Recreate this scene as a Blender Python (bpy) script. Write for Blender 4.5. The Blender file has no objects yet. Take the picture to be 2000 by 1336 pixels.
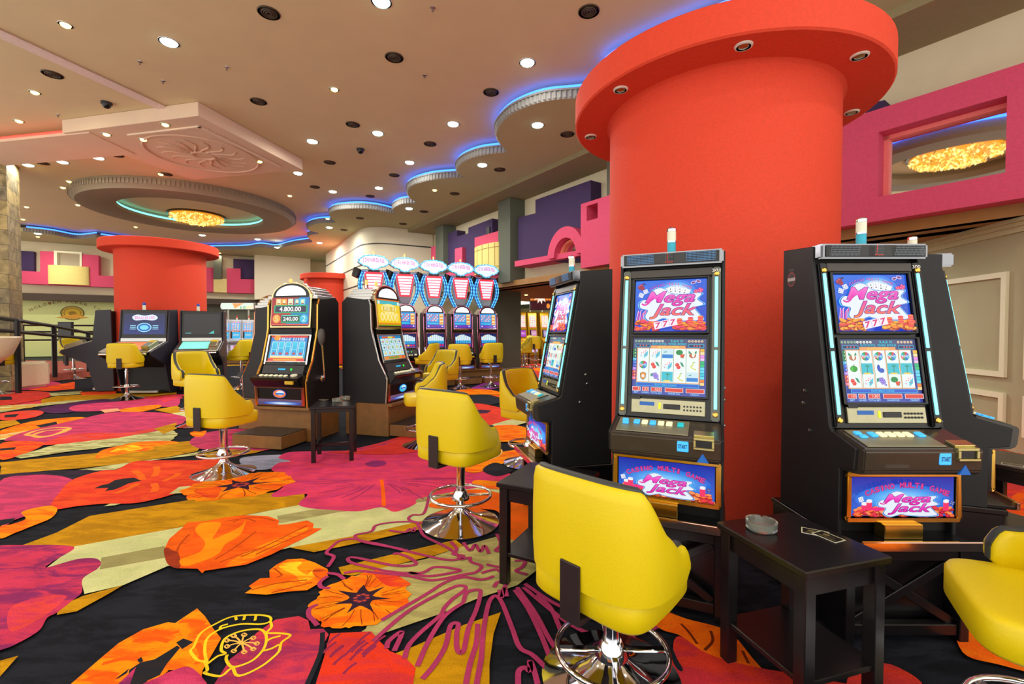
import bpy, bmesh, math, random
from mathutils import Vector, Matrix
from math import sin, cos, pi, atan2, sqrt, radians

random.seed(7)
SC = bpy.context.scene
COL = SC.collection
FOC = 888.9           # 16 mm on a 36 mm sensor, 2000 px wide
EYE = 1.3
PIT = atan2(20.0, FOC)

def ray(x, y):
    dx = (x - 1000.0) / FOC
    dz = (668.0 - y) / FOC
    return Vector((dx, cos(PIT) + dz * sin(PIT), -sin(PIT) + dz * cos(PIT)))

def at_z(x, y, z=0.0):
    d = ray(x, y)
    k = (z - EYE) / d.z
    return Vector((d.x * k, d.y * k, z))

def at_y(x, y, depth):
    d = ray(x, y)
    k = depth / d.y
    return Vector((d.x * k, depth, EYE + d.z * k))

def lin(c):
    """sRGB 0-255 triple to linear RGBA"""
    out = []
    for v in c[:3]:
        v = v / 255.0
        out.append(v / 12.92 if v <= 0.04045 else ((v + 0.055) / 1.055) ** 2.4)
    return (out[0], out[1], out[2], 1.0)

# ---------------------------------------------------------------- materials
MATS = {}
def nodes_of(m):
    m.use_nodes = True
    nt = m.node_tree
    return nt, nt.nodes, nt.links, nt.nodes['Principled BSDF']

def mat(name, rgb, rough=0.5, metal=0.0, noise=0.06, nscale=30.0, bump=0.0, spec=0.5, coat=0.0, alpha=None, trans=0.0):
    if name in MATS:
        return MATS[name]
    m = bpy.data.materials.new(name)
    nt, N, L, b = nodes_of(m)
    base = lin(rgb)
    b.inputs['Roughness'].default_value = rough
    b.inputs['Metallic'].default_value = metal
    b.inputs['Specular IOR Level'].default_value = spec
    b.inputs['Coat Weight'].default_value = coat
    b.inputs['Transmission Weight'].default_value = trans
    tc = N.new('ShaderNodeTexCoord')
    nz = N.new('ShaderNodeTexNoise')
    nz.inputs['Scale'].default_value = nscale
    nz.inputs['Detail'].default_value = 3.0
    L.new(tc.outputs['Object'], nz.inputs['Vector'])
    mr = N.new('ShaderNodeMapRange')
    mr.inputs['From Min'].default_value = 0.25
    mr.inputs['From Max'].default_value = 0.75
    mr.inputs['To Min'].default_value = 1.0 - noise
    mr.inputs['To Max'].default_value = 1.0 + noise
    L.new(nz.outputs['Fac'], mr.inputs['Value'])
    mx = N.new('ShaderNodeMix')
    mx.data_type = 'RGBA'
    mx.blend_type = 'MULTIPLY'
    mx.inputs['Factor'].default_value = 1.0
    mx.inputs['A'].default_value = base
    L.new(mr.outputs['Result'], mx.inputs['B'])
    L.new(mx.outputs['Result'], b.inputs['Base Color'])
    if bump:
        bp = N.new('ShaderNodeBump')
        bp.inputs['Strength'].default_value = bump
        bp.inputs['Distance'].default_value = 0.01
        L.new(nz.outputs['Fac'], bp.inputs['Height'])
        L.new(bp.outputs['Normal'], b.inputs['Normal'])
    MATS[name] = m
    return m

def emit(name, rgb, strength):
    if name in MATS:
        return MATS[name]
    m = bpy.data.materials.new(name)
    nt, N, L, b = nodes_of(m)
    b.inputs['Base Color'].default_value = lin(rgb)
    b.inputs['Emission Color'].default_value = lin(rgb)
    b.inputs['Emission Strength'].default_value = strength
    b.inputs['Roughness'].default_value = 0.4
    MATS[name] = m
    return m

def art_mat(name, strength, base=0.15, rough=0.15):
    """colours come from the mesh's 'Col' attribute; a lit screen"""
    if name in MATS:
        return MATS[name]
    m = bpy.data.materials.new(name)
    nt, N, L, b = nodes_of(m)
    at = N.new('ShaderNodeAttribute')
    at.attribute_name = 'Col'
    if strength > 0:
        b.inputs['Base Color'].default_value = (base * 0.1, base * 0.1, base * 0.1, 1)
        L.new(at.outputs['Color'], b.inputs['Emission Color'])
        b.inputs['Emission Strength'].default_value = strength
    else:
        L.new(at.outputs['Color'], b.inputs['Base Color'])
    b.inputs['Roughness'].default_value = rough
    MATS[name] = m
    return m

def crystal_mat():
    m = bpy.data.materials.new('golden crystal')
    nt, N, L, b = nodes_of(m)
    tc = N.new('ShaderNodeTexCoord')
    vo = N.new('ShaderNodeTexVoronoi'); vo.inputs['Scale'].default_value = 22.0
    L.new(tc.outputs['Object'], vo.inputs['Vector'])
    cr = N.new('ShaderNodeValToRGB')
    e = cr.color_ramp.elements
    e[0].position = 0.1; e[0].color = (1.9, 1.5, .55, 1)
    e[1].position = 0.8; e[1].color = (.28, .13, .008, 1)
    k = e.new(.42); k.color = (.95, .55, .05, 1)
    sx = N.new('ShaderNodeSeparateColor')
    L.new(vo.outputs['Color'], sx.inputs[0])
    L.new(sx.outputs[0], cr.inputs['Fac'])
    L.new(cr.outputs['Color'], b.inputs['Emission Color']); b.inputs['Emission Strength'].default_value = 1.3
    b.inputs['Base Color'].default_value = (.8, .6, .2, 1); b.inputs['Roughness'].default_value = .1
    return m

def carpet_mat():
    m = bpy.data.materials.new('floral carpet')
    nt, N, L, b = nodes_of(m)
    a = N.new('ShaderNodeAttribute'); a.attribute_name = 'Col'
    c = N.new('ShaderNodeAttribute'); c.attribute_name = 'ColB'
    tc = N.new('ShaderNodeTexCoord')
    mp = N.new('ShaderNodeMapping')
    mp.inputs['Rotation'].default_value = (0, 0, 0.5)
    mp.inputs['Scale'].default_value = (2.2, 7.0, 1.0)
    L.new(tc.outputs['Object'], mp.inputs['Vector'])
    n1 = N.new('ShaderNodeTexNoise')
    n1.inputs['Scale'].default_value = 1.6
    n1.inputs['Detail'].default_value = 6.0
    n1.inputs['Roughness'].default_value = 0.65
    n1.inputs['Distortion'].default_value = 0.8
    L.new(mp.outputs['Vector'], n1.inputs['Vector'])
    r1 = N.new('ShaderNodeMapRange')
    r1.inputs['From Min'].default_value = 0.45
    r1.inputs['From Max'].default_value = 0.57
    L.new(n1.outputs['Fac'], r1.inputs['Value'])
    mx = N.new('ShaderNodeMix'); mx.data_type = 'RGBA'
    L.new(r1.outputs['Result'], mx.inputs['Factor'])
    L.new(a.outputs['Color'], mx.inputs['A'])
    L.new(c.outputs['Color'], mx.inputs['B'])
    n2 = N.new('ShaderNodeTexNoise')
    n2.inputs['Scale'].default_value = 170.0
    n2.inputs['Detail'].default_value = 2.0
    L.new(tc.outputs['Object'], n2.inputs['Vector'])
    n3 = N.new('ShaderNodeTexNoise')
    n3.inputs['Scale'].default_value = 5.0
    n3.inputs['Detail'].default_value = 5.0
    L.new(tc.outputs['Object'], n3.inputs['Vector'])
    ad = N.new('ShaderNodeMath'); ad.operation = 'ADD'
    L.new(n2.outputs['Fac'], ad.inputs[0]); L.new(n3.outputs['Fac'], ad.inputs[1])
    r2 = N.new('ShaderNodeMapRange')
    r2.inputs['From Min'].default_value = 0.6
    r2.inputs['From Max'].default_value = 1.4
    r2.inputs['To Min'].default_value = 0.72
    r2.inputs['To Max'].default_value = 1.25
    L.new(ad.outputs['Value'], r2.inputs['Value'])
    m2 = N.new('ShaderNodeMix'); m2.data_type = 'RGBA'; m2.blend_type = 'MULTIPLY'
    m2.inputs['Factor'].default_value = 1.0
    L.new(mx.outputs['Result'], m2.inputs['A']); L.new(r2.outputs['Result'], m2.inputs['B'])
    L.new(m2.outputs['Result'], b.inputs['Base Color'])
    b.inputs['Roughness'].default_value = 0.95
    b.inputs['Specular IOR Level'].default_value = 0.1
    bp = N.new('ShaderNodeBump'); bp.inputs['Strength'].default_value = 0.35; bp.inputs['Distance'].default_value = 0.004
    L.new(n2.outputs['Fac'], bp.inputs['Height']); L.new(bp.outputs['Normal'], b.inputs['Normal'])
    return m

# ---------------------------------------------------------------- objects
def link(name, me, m, parent=None):
    o = bpy.data.objects.new(name, me)
    COL.objects.link(o)
    if m is not None and me is not None and len(me.materials) == 0:
        me.materials.append(m)
    if parent is not None:
        o.parent = parent
    return o

def tag(o, label, cat, group=None):
    o['label'] = label
    o['category'] = cat
    if group:
        o['group'] = group
    return o

def struct(o):
    o['kind'] = 'structure'
    return o

def empty(name, loc=(0, 0, 0), rz=0.0):
    o = bpy.data.objects.new(name, None)
    o.empty_display_size = 0.1
    COL.objects.link(o)
    o.location = loc
    o.rotation_euler = (0, 0, rz)
    return o

def copy_tree(o, parent=None):
    c = o.copy()
    COL.objects.link(c)
    if parent is not None:
        c.parent = parent
    for ch in list(o.children):
        copy_tree(ch, c)
    return c

def facing(fx, fy):
    """rotation that turns local -y to (fx, fy)"""
    return atan2(fy, fx) + pi / 2

class MB:
    """collects shapes of one part and links them as one mesh"""
    def __init__(s):
        s.bm = bmesh.new()
    def pts(s, co, mtx=None):
        return [s.bm.verts.new((mtx @ Vector(c)) if mtx is not None else Vector(c)) for c in co]
    def face(s, vs):
        try:
            return s.bm.faces.new(vs)
        except ValueError:
            return None
    def box(s, x0, x1, y0, y1, z0, z1, mtx=None):
        v = s.pts([(x0, y0, z0), (x1, y0, z0), (x1, y1, z0), (x0, y1, z0), (x0, y0, z1), (x1, y0, z1), (x1, y1, z1), (x0, y1, z1)], mtx)
        for f in ((3, 2, 1, 0), (4, 5, 6, 7), (0, 1, 5, 4), (1, 2, 6, 5), (2, 3, 7, 6), (3, 0, 4, 7)):
            s.face([v[i] for i in f])
        return s
    def prism_x(s, prof, x0, x1, mtx=None):
        """profile of (y, z) extruded along x"""
        a = s.pts([(x0, p[0], p[1]) for p in prof], mtx)
        b = s.pts([(x1, p[0], p[1]) for p in prof], mtx)
        n = len(prof)
        s.face(a); s.face(list(reversed(b)))
        for i in range(n):
            j = (i + 1) % n
            s.face([a[j], a[i], b[i], b[j]])
        return s
    def prism_y(s, prof, y0, y1, mtx=None):
        """profile of (x, z) extruded along y"""
        a = s.pts([(p[0], y0, p[1]) for p in prof], mtx)
        b = s.pts([(p[0], y1, p[1]) for p in prof], mtx)
        n = len(prof)
        s.face(a); s.face(list(reversed(b)))
        for i in range(n):
            j = (i + 1) % n
            s.face([a[j], a[i], b[i], b[j]])
        return s
    def prism_z(s, prof, z0, z1, mtx=None):
        a = s.pts([(p[0], p[1], z0) for p in prof], mtx)
        b = s.pts([(p[0], p[1], z1) for p in prof], mtx)
        n = len(prof)
        s.face(list(reversed(a))); s.face(b)
        for i in range(n):
            j = (i + 1) % n
            s.face([a[i], a[j], b[j], b[i]])
        return s
    def loops(s, rings, close=True, cap0=True, cap1=True, mtx=None):
        rs = [s.pts(r, mtx) for r in rings]
        n = len(rings[0])
        for a, b in zip(rs[:-1], rs[1:]):
            for i in range(n if close else n - 1):
                j = (i + 1) % n
                s.face([a[i], a[j], b[j], b[i]])
        if cap0:
            s.face(list(reversed(rs[0])))
        if cap1:
            s.face(rs[-1])
        return s
    def lathe(s, prof, seg=32, cap0=True, cap1=True, mtx=None, cx=0.0, cy=0.0):
        """prof of (r, z) from bottom up"""
        return s.loops([[(cx + r * cos(2 * pi * i / seg), cy + r * sin(2 * pi * i / seg), z) for i in range(seg)] for r, z in prof],
                       True, cap0, cap1, mtx)
    def cyl(s, p0, p1, r, seg=12, r1=None):
        return s.tube([p0, p1], r, seg, r1=r1)
    def tube(s, path, r, seg=10, closed=False, r1=None, rad=None):
        P = [Vector(p) for p in path]
        n = len(P)
        rings = []
        up = Vector((0, 0, 1))
        for i, p in enumerate(P):
            if closed:
                t = P[(i + 1) % n] - P[i - 1]
            else:
                t = P[min(i + 1, n - 1)] - P[max(i - 1, 0)]
            t.normalize()
            a = up if abs(t.dot(up)) < 0.95 else Vector((1, 0, 0))
            u = t.cross(a).normalized()
            w = u.cross(t).normalized()
            rr = rad(i) if rad else (r if r1 is None else r + (r1 - r) * i / (n - 1))
            rings.append([tuple(p + u * (rr * cos(2 * pi * k / seg)) + w * (rr * sin(2 * pi * k / seg))) for k in range(seg)])
        if closed:
            rings.append(rings[0])
            return s.loops(rings, True, False, False)
        return s.loops(rings)
    def build(s, name, m, parent=None, bevel=0.0, smooth=False, angle=40, seg=1):
        bm = s.bm
        bmesh.ops.remove_doubles(bm, verts=bm.verts, dist=1e-6)
        bmesh.ops.recalc_face_normals(bm, faces=bm.faces)
        if bevel > 0:
            es = [e for e in bm.edges if len(e.link_faces) == 2 and e.calc_face_angle(0) > 0.5]
            if es:
                bmesh.ops.bevel(bm, geom=es, offset=bevel, segments=seg, affect='EDGES', clamp_overlap=True)
        me = bpy.data.meshes.new(name)
        bm.to_mesh(me)
        bm.free()
        if smooth:
            for p in me.polygons:
                p.use_smooth = True
            try:
                me.set_sharp_from_angle(angle=radians(angle))
            except Exception:
                pass
        return link(name, me, m, parent)

# ---------------------------------------------------------------- flat art
TEXTS = {}
def text_shape(s, shear=0.0, offset=0.0, res=3):
    key = (s, shear, offset, res)
    if key in TEXTS:
        return TEXTS[key]
    cu = bpy.data.curves.new('lettering', 'FONT')
    cu.body = s
    cu.size = 1.0
    cu.shear = shear
    cu.offset = offset
    cu.resolution_u = res
    cu.align_x = 'CENTER'
    cu.align_y = 'CENTER'
    o = bpy.data.objects.new('lettering', cu)
    COL.objects.link(o)
    dg = bpy.context.evaluated_depsgraph_get()
    me = bpy.data.meshes.new_from_object(o.evaluated_get(dg))
    vs = [(v.co.x, v.co.y) for v in me.vertices]
    fs = [tuple(p.vertices) for p in me.polygons]
    bpy.data.objects.remove(o)
    bpy.data.curves.remove(cu)
    bpy.data.meshes.remove(me)
    if vs:
        xs = [v[0] for v in vs]; ys = [v[1] for v in vs]
        box = (min(xs), max(xs), min(ys), max(ys))
    else:
        box = (0, 1, 0, 1)
    TEXTS[key] = (vs, fs, box)
    return TEXTS[key]

class Art:
    """flat picture: polygons with a colour each, later ones lie on earlier ones"""
    def __init__(s):
        s.v = []; s.f = []; s.c = []; s.b = []; s.k = 0
    def poly(s, pts, col, colb=None, vc=None):
        n = len(s.v)
        s.v += [(p[0], p[1], s.k) for p in pts]
        s.f.append(tuple(range(n, n + len(pts))))
        s.c.append([lin(q) for q in vc] if vc else [lin(col)] * len(pts))
        s.b.append([lin(colb if colb else col)] * len(pts) if not vc else s.c[-1])
        s.k += 1
        return s
    def rect(s, x0, y0, x1, y1, col, top=None):
        if top is None:
            return s.poly([(x0, y0), (x1, y0), (x1, y1), (x0, y1)], col)
        return s.poly([(x0, y0), (x1, y0), (x1, y1), (x0, y1)], col, vc=[col, col, top, top])
    def ell(s, x, y, rx, ry, col, n=20, a0=0.0, a1=2 * pi, rot=0.0):
        P = []
        for i in range(n):
            a = a0 + (a1 - a0) * i / (n if abs(a1 - a0 - 2 * pi) < 1e-6 else n - 1)
            u, w = rx * cos(a), ry * sin(a)
            P.append((x + u * cos(rot) - w * sin(rot), y + u * sin(rot) + w * cos(rot)))
        return s.poly(P, col)
    def text(s, t, x, y, w, h, col, shear=0.0, offset=0.0, rot=0.0, bend=0.0, top=None, pad=None):
        """lettering fitted to a w x h box; bend lifts the middle; top is the colour of the upper edge"""
        vs, fs, _ = text_shape(t, shear, offset)
        _, _, bx = text_shape(t, shear, 0.0)
        if not vs:
            return s
        bw, bh = max(1e-6, bx[1] - bx[0]), max(1e-6, bx[3] - bx[2])
        n = len(s.v)
        cols = []
        for (a, c) in vs:
            u = ((a - bx[0]) / bw - 0.5); q = ((c - bx[2]) / bh - 0.5)
            px, py = u * w, q * h + bend * (1 - 4 * u * u)
            s.v.append((x + px * cos(rot) - py * sin(rot), y + px * sin(rot) + py * cos(rot), s.k))
            if top is not None:
                t01 = min(1, max(0, q + 0.5))
                cols.append(tuple(col[i] + (top[i] - col[i]) * t01 for i in range(3)))
            else:
                cols.append(col)
        for f in fs:
            s.f.append(tuple(n + i for i in f))
            s.c.append([lin(cols[i]) for i in f])
            s.b.append(s.c[-1])
        s.k += 1
        return s
    def scrawl(s, x, y, w, h, n, col, seed=1, bend=0.0):
        """a row of letter sized strokes too small to read"""
        r = random.Random(seed)
        for i in range(n):
            u = (i + .5) / n - .5
            cx, cy, cw = x + u * w, y + bend * (1 - 4 * u * u), w / n * .36
            if r.random() < .12:
                continue
            s.rect(cx - cw, cy - h / 2, cx - cw * .35, cy + h / 2, col)
            if r.random() < .7:
                s.rect(cx + cw * .35, cy - h / 2, cx + cw, cy + h / 2 * r.choice((0, 1, 1)), col)
            for q in (-.5, 0, .5):
                if r.random() < .55:
                    s.rect(cx - cw * .4, cy + q * h * .86 - h * .08, cx + cw * .4, cy + q * h * .86 + h * .08, col)
        return s
    def line(s, pts, w, col):
        s.ribbon(pts, w, col)
        return s
    def ribbon(s, pts, w, col, colb=None):
        P = [Vector((p[0], p[1])) for p in pts]
        n = len(P)
        L = []; R = []
        for i in range(n):
            t = P[min(i + 1, n - 1)] - P[max(i - 1, 0)]
            if t.length < 1e-9:
                t = Vector((1, 0))
            t.normalize()
            nn = Vector((-t.y, t.x)) * (w / 2)
            L.append(P[i] + nn); R.append(P[i] - nn)
        b = len(s.v)
        s.v += [(p.x, p.y, s.k) for p in L] + [(p.x, p.y, s.k) for p in R]
        for i in range(n - 1):
            s.f.append((b + i, b + n + i, b + n + i + 1, b + i + 1))
            s.c.append([lin(col)] * 4)
            s.b.append([lin(colb or col)] * 4)
        s.k += 1
    def mesh(s, name, place):
        """place(x, y, layer) -> 3D point"""
        me = bpy.data.meshes.new(name)
        me.from_pydata([tuple(place(*p)) for p in s.v], [], s.f)
        for nm, src in (('Col', s.c), ('ColB', s.b)):
            ca = me.color_attributes.new(nm, 'FLOAT_COLOR', 'CORNER')
            flat = []
            for poly, cs in zip(me.polygons, src):
                for c in cs:
                    flat += c
            ca.data.foreach_set('color', flat)
        me.update()
        return me

def art_on(art, name, m, parent, x, y, z, tilt=0.0, step=0.00006, rz=0.0):
    """hang a picture on a plane facing local -y, leaning back by tilt, centred at (x, y, z)"""
    R = Matrix.Rotation(rz, 4, 'Z') @ Matrix.Rotation(-tilt, 4, 'X')
    def place(u, v, k):
        return R @ Vector((u, -k * step, v)) + Vector((x, y, z))
    me = art.mesh(name, place)
    # normals towards local -y
    nrm = R.to_3x3() @ Vector((0, -1, 0))
    flip = [p.index for p in me.polygons if p.normal.dot(nrm) < 0]
    if flip:
        bm = bmesh.new(); bm.from_mesh(me); bm.faces.ensure_lookup_table()
        bmesh.ops.reverse_faces(bm, faces=[bm.faces[i] for i in flip])
        bm.to_mesh(me); bm.free()
    return link(name, me, m, parent)

def catmull(P, n=6, closed=True):
    out = []
    N = len(P)
    rng = range(N) if closed else range(N - 1)
    for i in rng:
        if closed:
            p0, p1, p2, p3 = P[i - 1], P[i], P[(i + 1) % N], P[(i + 2) % N]
        else:
            p0, p1, p2, p3 = P[max(i - 1, 0)], P[i], P[i + 1], P[min(i + 2, N - 1)]
        for k in range(n):
            t = k / n
            out.append(tuple(0.5 * (2 * p1[a] + (p2[a] - p0[a]) * t + (2 * p0[a] - 5 * p1[a] + 4 * p2[a] - p3[a]) * t * t
                                    + (3 * p1[a] - p0[a] - 3 * p2[a] + p3[a]) * t ** 3) for a in range(2)))
    if not closed:
        out.append(tuple(P[-1][:2]))
    return out
LK = 1.0
# ================================================================ carpet
BLK = (34, 37, 46); OCH = (205, 150, 14); OC2 = (178, 128, 12); CRM = (208, 212, 150); CR2 = (190, 196, 135); OLV = (158, 152, 98)
PNK = (214, 66, 110); PUR = (140, 44, 100); RED = (226, 62, 42); ORA = (250, 104, 14); AMB = (255, 152, 10); BRN = (165, 60, 28)
MAG = (182, 60, 104); YEL = (245, 215, 40); LIL = (165, 170, 195); VIO = (150, 60, 165); DPU = (72, 40, 74)

def G(px):
    p = at_z(px[0], px[1], 0.0)
    return (p.x, p.y)

CA = Art()
def wobble(P, amp, rnd):
    out = []
    n = len(P)
    for i in range(n):
        a, b = P[i], P[(i + 1) % n]
        d = sqrt((a[0] - b[0]) ** 2 + (a[1] - b[1]) ** 2)
        k = max(1, min(14, int(d / 0.10)))
        for j in range(k):
            t = j / k
            out.append((a[0] + (b[0] - a[0]) * t + rnd.uniform(-amp, amp) * (j > 0), a[1] + (b[1] - a[1]) * t + rnd.uniform(-amp, amp) * (j > 0)))
    return out

RND = random.Random(3)
def patch(px, col, colb=None, smooth=False, amp=0.0):
    P = [G(p) for p in px]
    if smooth:
        P = catmull(P, 5, True)
    if amp:
        P = wobble(P, amp, RND)
    CA.poly(P, col, colb)

def stroke(px, w, col, n=6):
    P = [G(p) for p in px]
    CA.ribbon(catmull(P, n, False), w, col)

def poppy(c, R, seed, cols=(ORA, AMB), petals=6, dark=0.3, squash=1.0, rot=0.0, veins=True):
    """an open poppy seen from above, centre c and radius R in metres"""
    rnd = random.Random(seed)
    a0 = rnd.uniform(0, 6.28)
    def pt(a, r):
        x, y = r * cos(a), r * sin(a) * squash
        return (c[0] + x * cos(rot) - y * sin(rot), c[1] + x * sin(rot) + y * cos(rot))
    for i in range(petals):
        a = a0 + 2 * pi * i / petals
        half = pi / petals * 1.25
        P = []
        m = 14
        for j in range(m + 1):
            t = -1 + 2 * j / m
            r = R * (0.86 + 0.14 * (1 - t * t)) * (1 + rnd.uniform(-0.05, 0.05))
            P.append(pt(a + t * half, r))
        P.append(pt(a, R * 0.05))
        CA.poly(P, cols[0] if i % 2 else (min(255, cols[0][0] + 4), cols[0][1] + 18, cols[0][2]), cols[1])
        if veins:
            for j in range(4):
                b = a + rnd.uniform(-0.8, 0.8) * half
                CA.ribbon([pt(b, R * 0.4), pt(b + rnd.uniform(-.05, .05), R * 0.66), pt(b + rnd.uniform(-.08, .08), R * 0.9)], R * 0.018, (150, 52, 12))
    if dark > 0:
        P = []
        m = petals * 4
        for j in range(m):
            a = a0 + 2 * pi * j / m
            P.append(pt(a + rnd.uniform(-.05, .05), R * dark * (1.75 if j % 4 == 0 else (0.9 if j % 2 else 0.75)) * rnd.uniform(0.85, 1.15)))
        CA.poly(P, (44, 30, 46), (56, 34, 56))
        CA.poly([pt(2 * pi * j / 16, R * dark * 0.55) for j in range(16)], (70, 36, 70), (58, 34, 60))
        for j in range(8):
            a = 2 * pi * j / 8
            CA.poly([(pt(a, R * dark * 0.38)[0] + 0.05 * R * cos(q), pt(a, R * dark * 0.38)[1] + 0.035 * R * sin(q)) for q in (0, 1.05, 2.1, 3.14, 4.2, 5.2)], (190, 70, 60))

def carpet():
    # ground colour
    CA.poly([(-3.6, -1.2), (9, -1.2), (9, 32), (-30, 32), (-30, 24), (-20, 12)], BLK, (24, 27, 34))
    # generic far pattern so that the carpet carries on behind and beyond the photo
    rnd = random.Random(11)
    for k in range(60):
        x = rnd.uniform(-22, 7); y = rnd.uniform(8.5, 28)
        if x < -9 and y < 13.5:
            continue
        c = rnd.choice([(OCH, OC2), (CRM, CR2), (PNK, PUR), (RED, ORA), (ORA, AMB), (RED, PNK)])
        a = rnd.uniform(0.1, 0.7); L = rnd.uniform(0.8, 2.0); W = rnd.uniform(0.25, 0.7)
        P = []
        for j in range(14):
            q = 2 * pi * j / 14
            u, v = L * cos(q) * rnd.uniform(.8, 1.15), W * sin(q) * rnd.uniform(.75, 1.2)
            P.append((x + u * cos(a) - v * sin(a), y + u * sin(a) + v * cos(a)))
        CA.poly(catmull(P, 3), c[0], c[1])
    for k in range(46):
        x = rnd.uniform(.6, 6.5); y = rnd.uniform(2.4, 9)
        c = rnd.choice([(OCH, OC2), (CRM, CR2), (PNK, PUR), (RED, ORA), (ORA, AMB), (RED, PNK)])
        a = rnd.uniform(0.1, 0.7); L = rnd.uniform(0.3, .9); W = rnd.uniform(0.12, 0.4)
        P = []
        for j in range(14):
            q = 2 * pi * j / 14
            u, v = L * cos(q) * rnd.uniform(.8, 1.15), W * sin(q) * rnd.uniform(.75, 1.2)
            P.append((x + u * cos(a) - v * sin(a), y + u * sin(a) + v * cos(a)))
        CA.poly(catmull(P, 3), c[0], c[1])
    for k in range(16):
        x = rnd.uniform(-2.6, 6); y = rnd.uniform(-.6, .6)
        poppy((x, y), rnd.uniform(.25, .5), k + 50)
    # ---- far bands on the left, back to front
    patch([(0, 770), (60, 764), (105, 769), (85, 779), (50, 786), (0, 791)], RED, (205, 60, 60), True)
    patch([(0, 775), (22, 775), (24, 781), (0, 782)], BLK)
    patch([(0, 748), (50, 741), (112, 747), (118, 756), (60, 761), (0, 763)], PNK, MAG, True)
    patch([(38, 742), (100, 735), (146, 727), (146, 737), (80, 744)], ORA, AMB)
    patch([(55, 762), (110, 752), (146, 746), (146, 760), (100, 764)], ORA, RED)
    patch([(95, 768), (160, 764), (160, 770), (100, 774)], CRM, OLV)
    patch([(80, 781), (110, 774), (225, 769), (300, 768), (345, 764), (345, 770), (230, 780), (130, 786), (82, 792)], OCH, OC2)
    patch([(155, 766), (228, 764), (225, 770), (160, 773)], RED, ORA)
    patch([(0, 797), (130, 783), (225, 779), (110, 790), (60, 796), (0, 806)], CRM, OLV)
    patch([(0, 793), (90, 788), (60, 797), (0, 802)], OCH, CRM)
    patch([(75, 800), (130, 788), (200, 780), (245, 784), (170, 800), (110, 808)], DPU, (90, 40, 96), True)
    patch([(135, 797), (160, 790), (225, 785), (300, 780), (347, 774), (347, 794), (310, 795), (240, 801), (200, 803), (150, 804)], MAG, PNK, True)
    patch([(345, 770), (348, 778), (320, 786), (310, 780)], RED, PNK)
    patch([(232, 801), (270, 795), (310, 791), (312, 796), (280, 804), (250, 807)], ORA, AMB, True)
    patch([(195, 801), (230, 798), (236, 803), (205, 807)], (235, 150, 120), (240, 170, 130))
    patch([(0, 808), (60, 802), (85, 805), (72, 814), (30, 821), (0, 820)], RED, (210, 80, 70), True)
    patch([(10, 811), (38, 809), (30, 815), (8, 816)], BLK)
    patch([(0, 823), (30, 821), (40, 828), (0, 838)], OCH, OC2)
    patch([(300, 801), (345, 793), (352, 797), (366, 805), (335, 808)], OCH, OC2)
    patch([(326, 813), (340, 807), (366, 804), (376, 810), (376, 822), (350, 822)], CRM, CR2)
    patch([(0, 842), (60, 824), (110, 818), (158, 815), (168, 821), (118, 831), (50, 847), (0, 852)], ORA, AMB, True)
    patch([(70, 832), (110, 824), (112, 829), (80, 836)], BLK)
    patch([(0, 850), (60, 840), (70, 846), (20, 858), (0, 860)], CRM, AMB)
    # upper big magenta flower
    patch([(112, 829), (165, 817), (205, 808), (240, 805), (300, 806), (330, 808), (362, 815), (358, 826), (335, 836), (290, 848), (230, 855), (150, 866), (80, 867), (30, 862), (8, 860), (45, 845)], MAG, PNK, True, 0.02)
    patch([(80, 868), (130, 851), (190, 846), (245, 846), (300, 838), (288, 848), (230, 857), (180, 865), (110, 869)], RED, (220, 80, 80), True, 0.02)
    for ring in (((50, 850), (70, 842), (105, 836), (135, 837), (120, 846), (85, 853)), ((62, 851), (85, 843), (112, 840), (128, 840), (108, 849), (80, 855))):
        stroke(list(ring) + [ring[0]], 0.05, (240, 180, 90))
    patch([(0, 868), (40, 862), (85, 865), (76, 875), (40, 890), (0, 898)], ORA, RED, True)
    patch([(0, 877), (32, 874), (28, 879), (0, 881)], BLK)
    # cream / black / ochre bands
    patch([(28, 893), (110, 869), (230, 856), (335, 838), (346, 851), (332, 862), (205, 874), (40, 896)], CRM, OLV, False, 0.02)
    patch([(300, 838), (345, 826), (345, 838), (320, 848)], OCH, OC2)
    patch([(0, 904), (187, 886), (300, 868), (385, 861), (400, 868), (385, 882), (330, 893), (240, 906), (150, 916), (0, 928)], OCH, OC2, False, 0.01)
    patch([(187, 893), (198, 881), (230, 872), (270, 864), (330, 862), (348, 866), (302, 873), (298, 879), (250, 886), (210, 893), (190, 897)], ORA, AMB, True)
    patch([(215, 884), (240, 872), (260, 870), (280, 876), (255, 882), (240, 880)], YEL, AMB, True)
    patch([(150, 919), (240, 906), (330, 894), (395, 882), (420, 880), (380, 890), (262, 904), (225, 918), (190, 920)], CRM, OLV)
    patch([(390, 888), (480, 872), (560, 868), (500, 885), (420, 898)], OCH, OC2)
    patch([(370, 865), (388, 850), (412, 844), (470, 838), (520, 850), (560, 866), (520, 880), (440, 878), (395, 878)], MAG, PNK, True, 0.02)
    patch([(372, 845), (402, 841), (396, 853), (378, 853)], ORA, AMB, True)
    patch([(470, 896), (520, 890), (566, 890), (570, 903), (520, 918), (480, 914)], LIL, (140, 150, 175), True)
    patch([(0, 928), (100, 920), (170, 918), (195, 921), (140, 940), (0, 955)], BLK, (60, 40, 66))
    # red/orange flower left middle
    patch([(0, 941), (60, 929), (120, 931), (152, 948), (132, 985), (100, 992), (45, 1011), (30, 1016), (0, 1023)], MAG, PNK, True, 0.02)
    patch([(98, 992), (112, 968), (142, 938), (200, 920), (228, 918), (260, 903), (310, 900), (380, 900), (428, 898), (436, 915), (425, 935), (372, 951), (340, 966), (270, 983), (205, 985), (150, 990), (112, 996)], RED, (240, 84, 40), True, 0.02)
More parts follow.
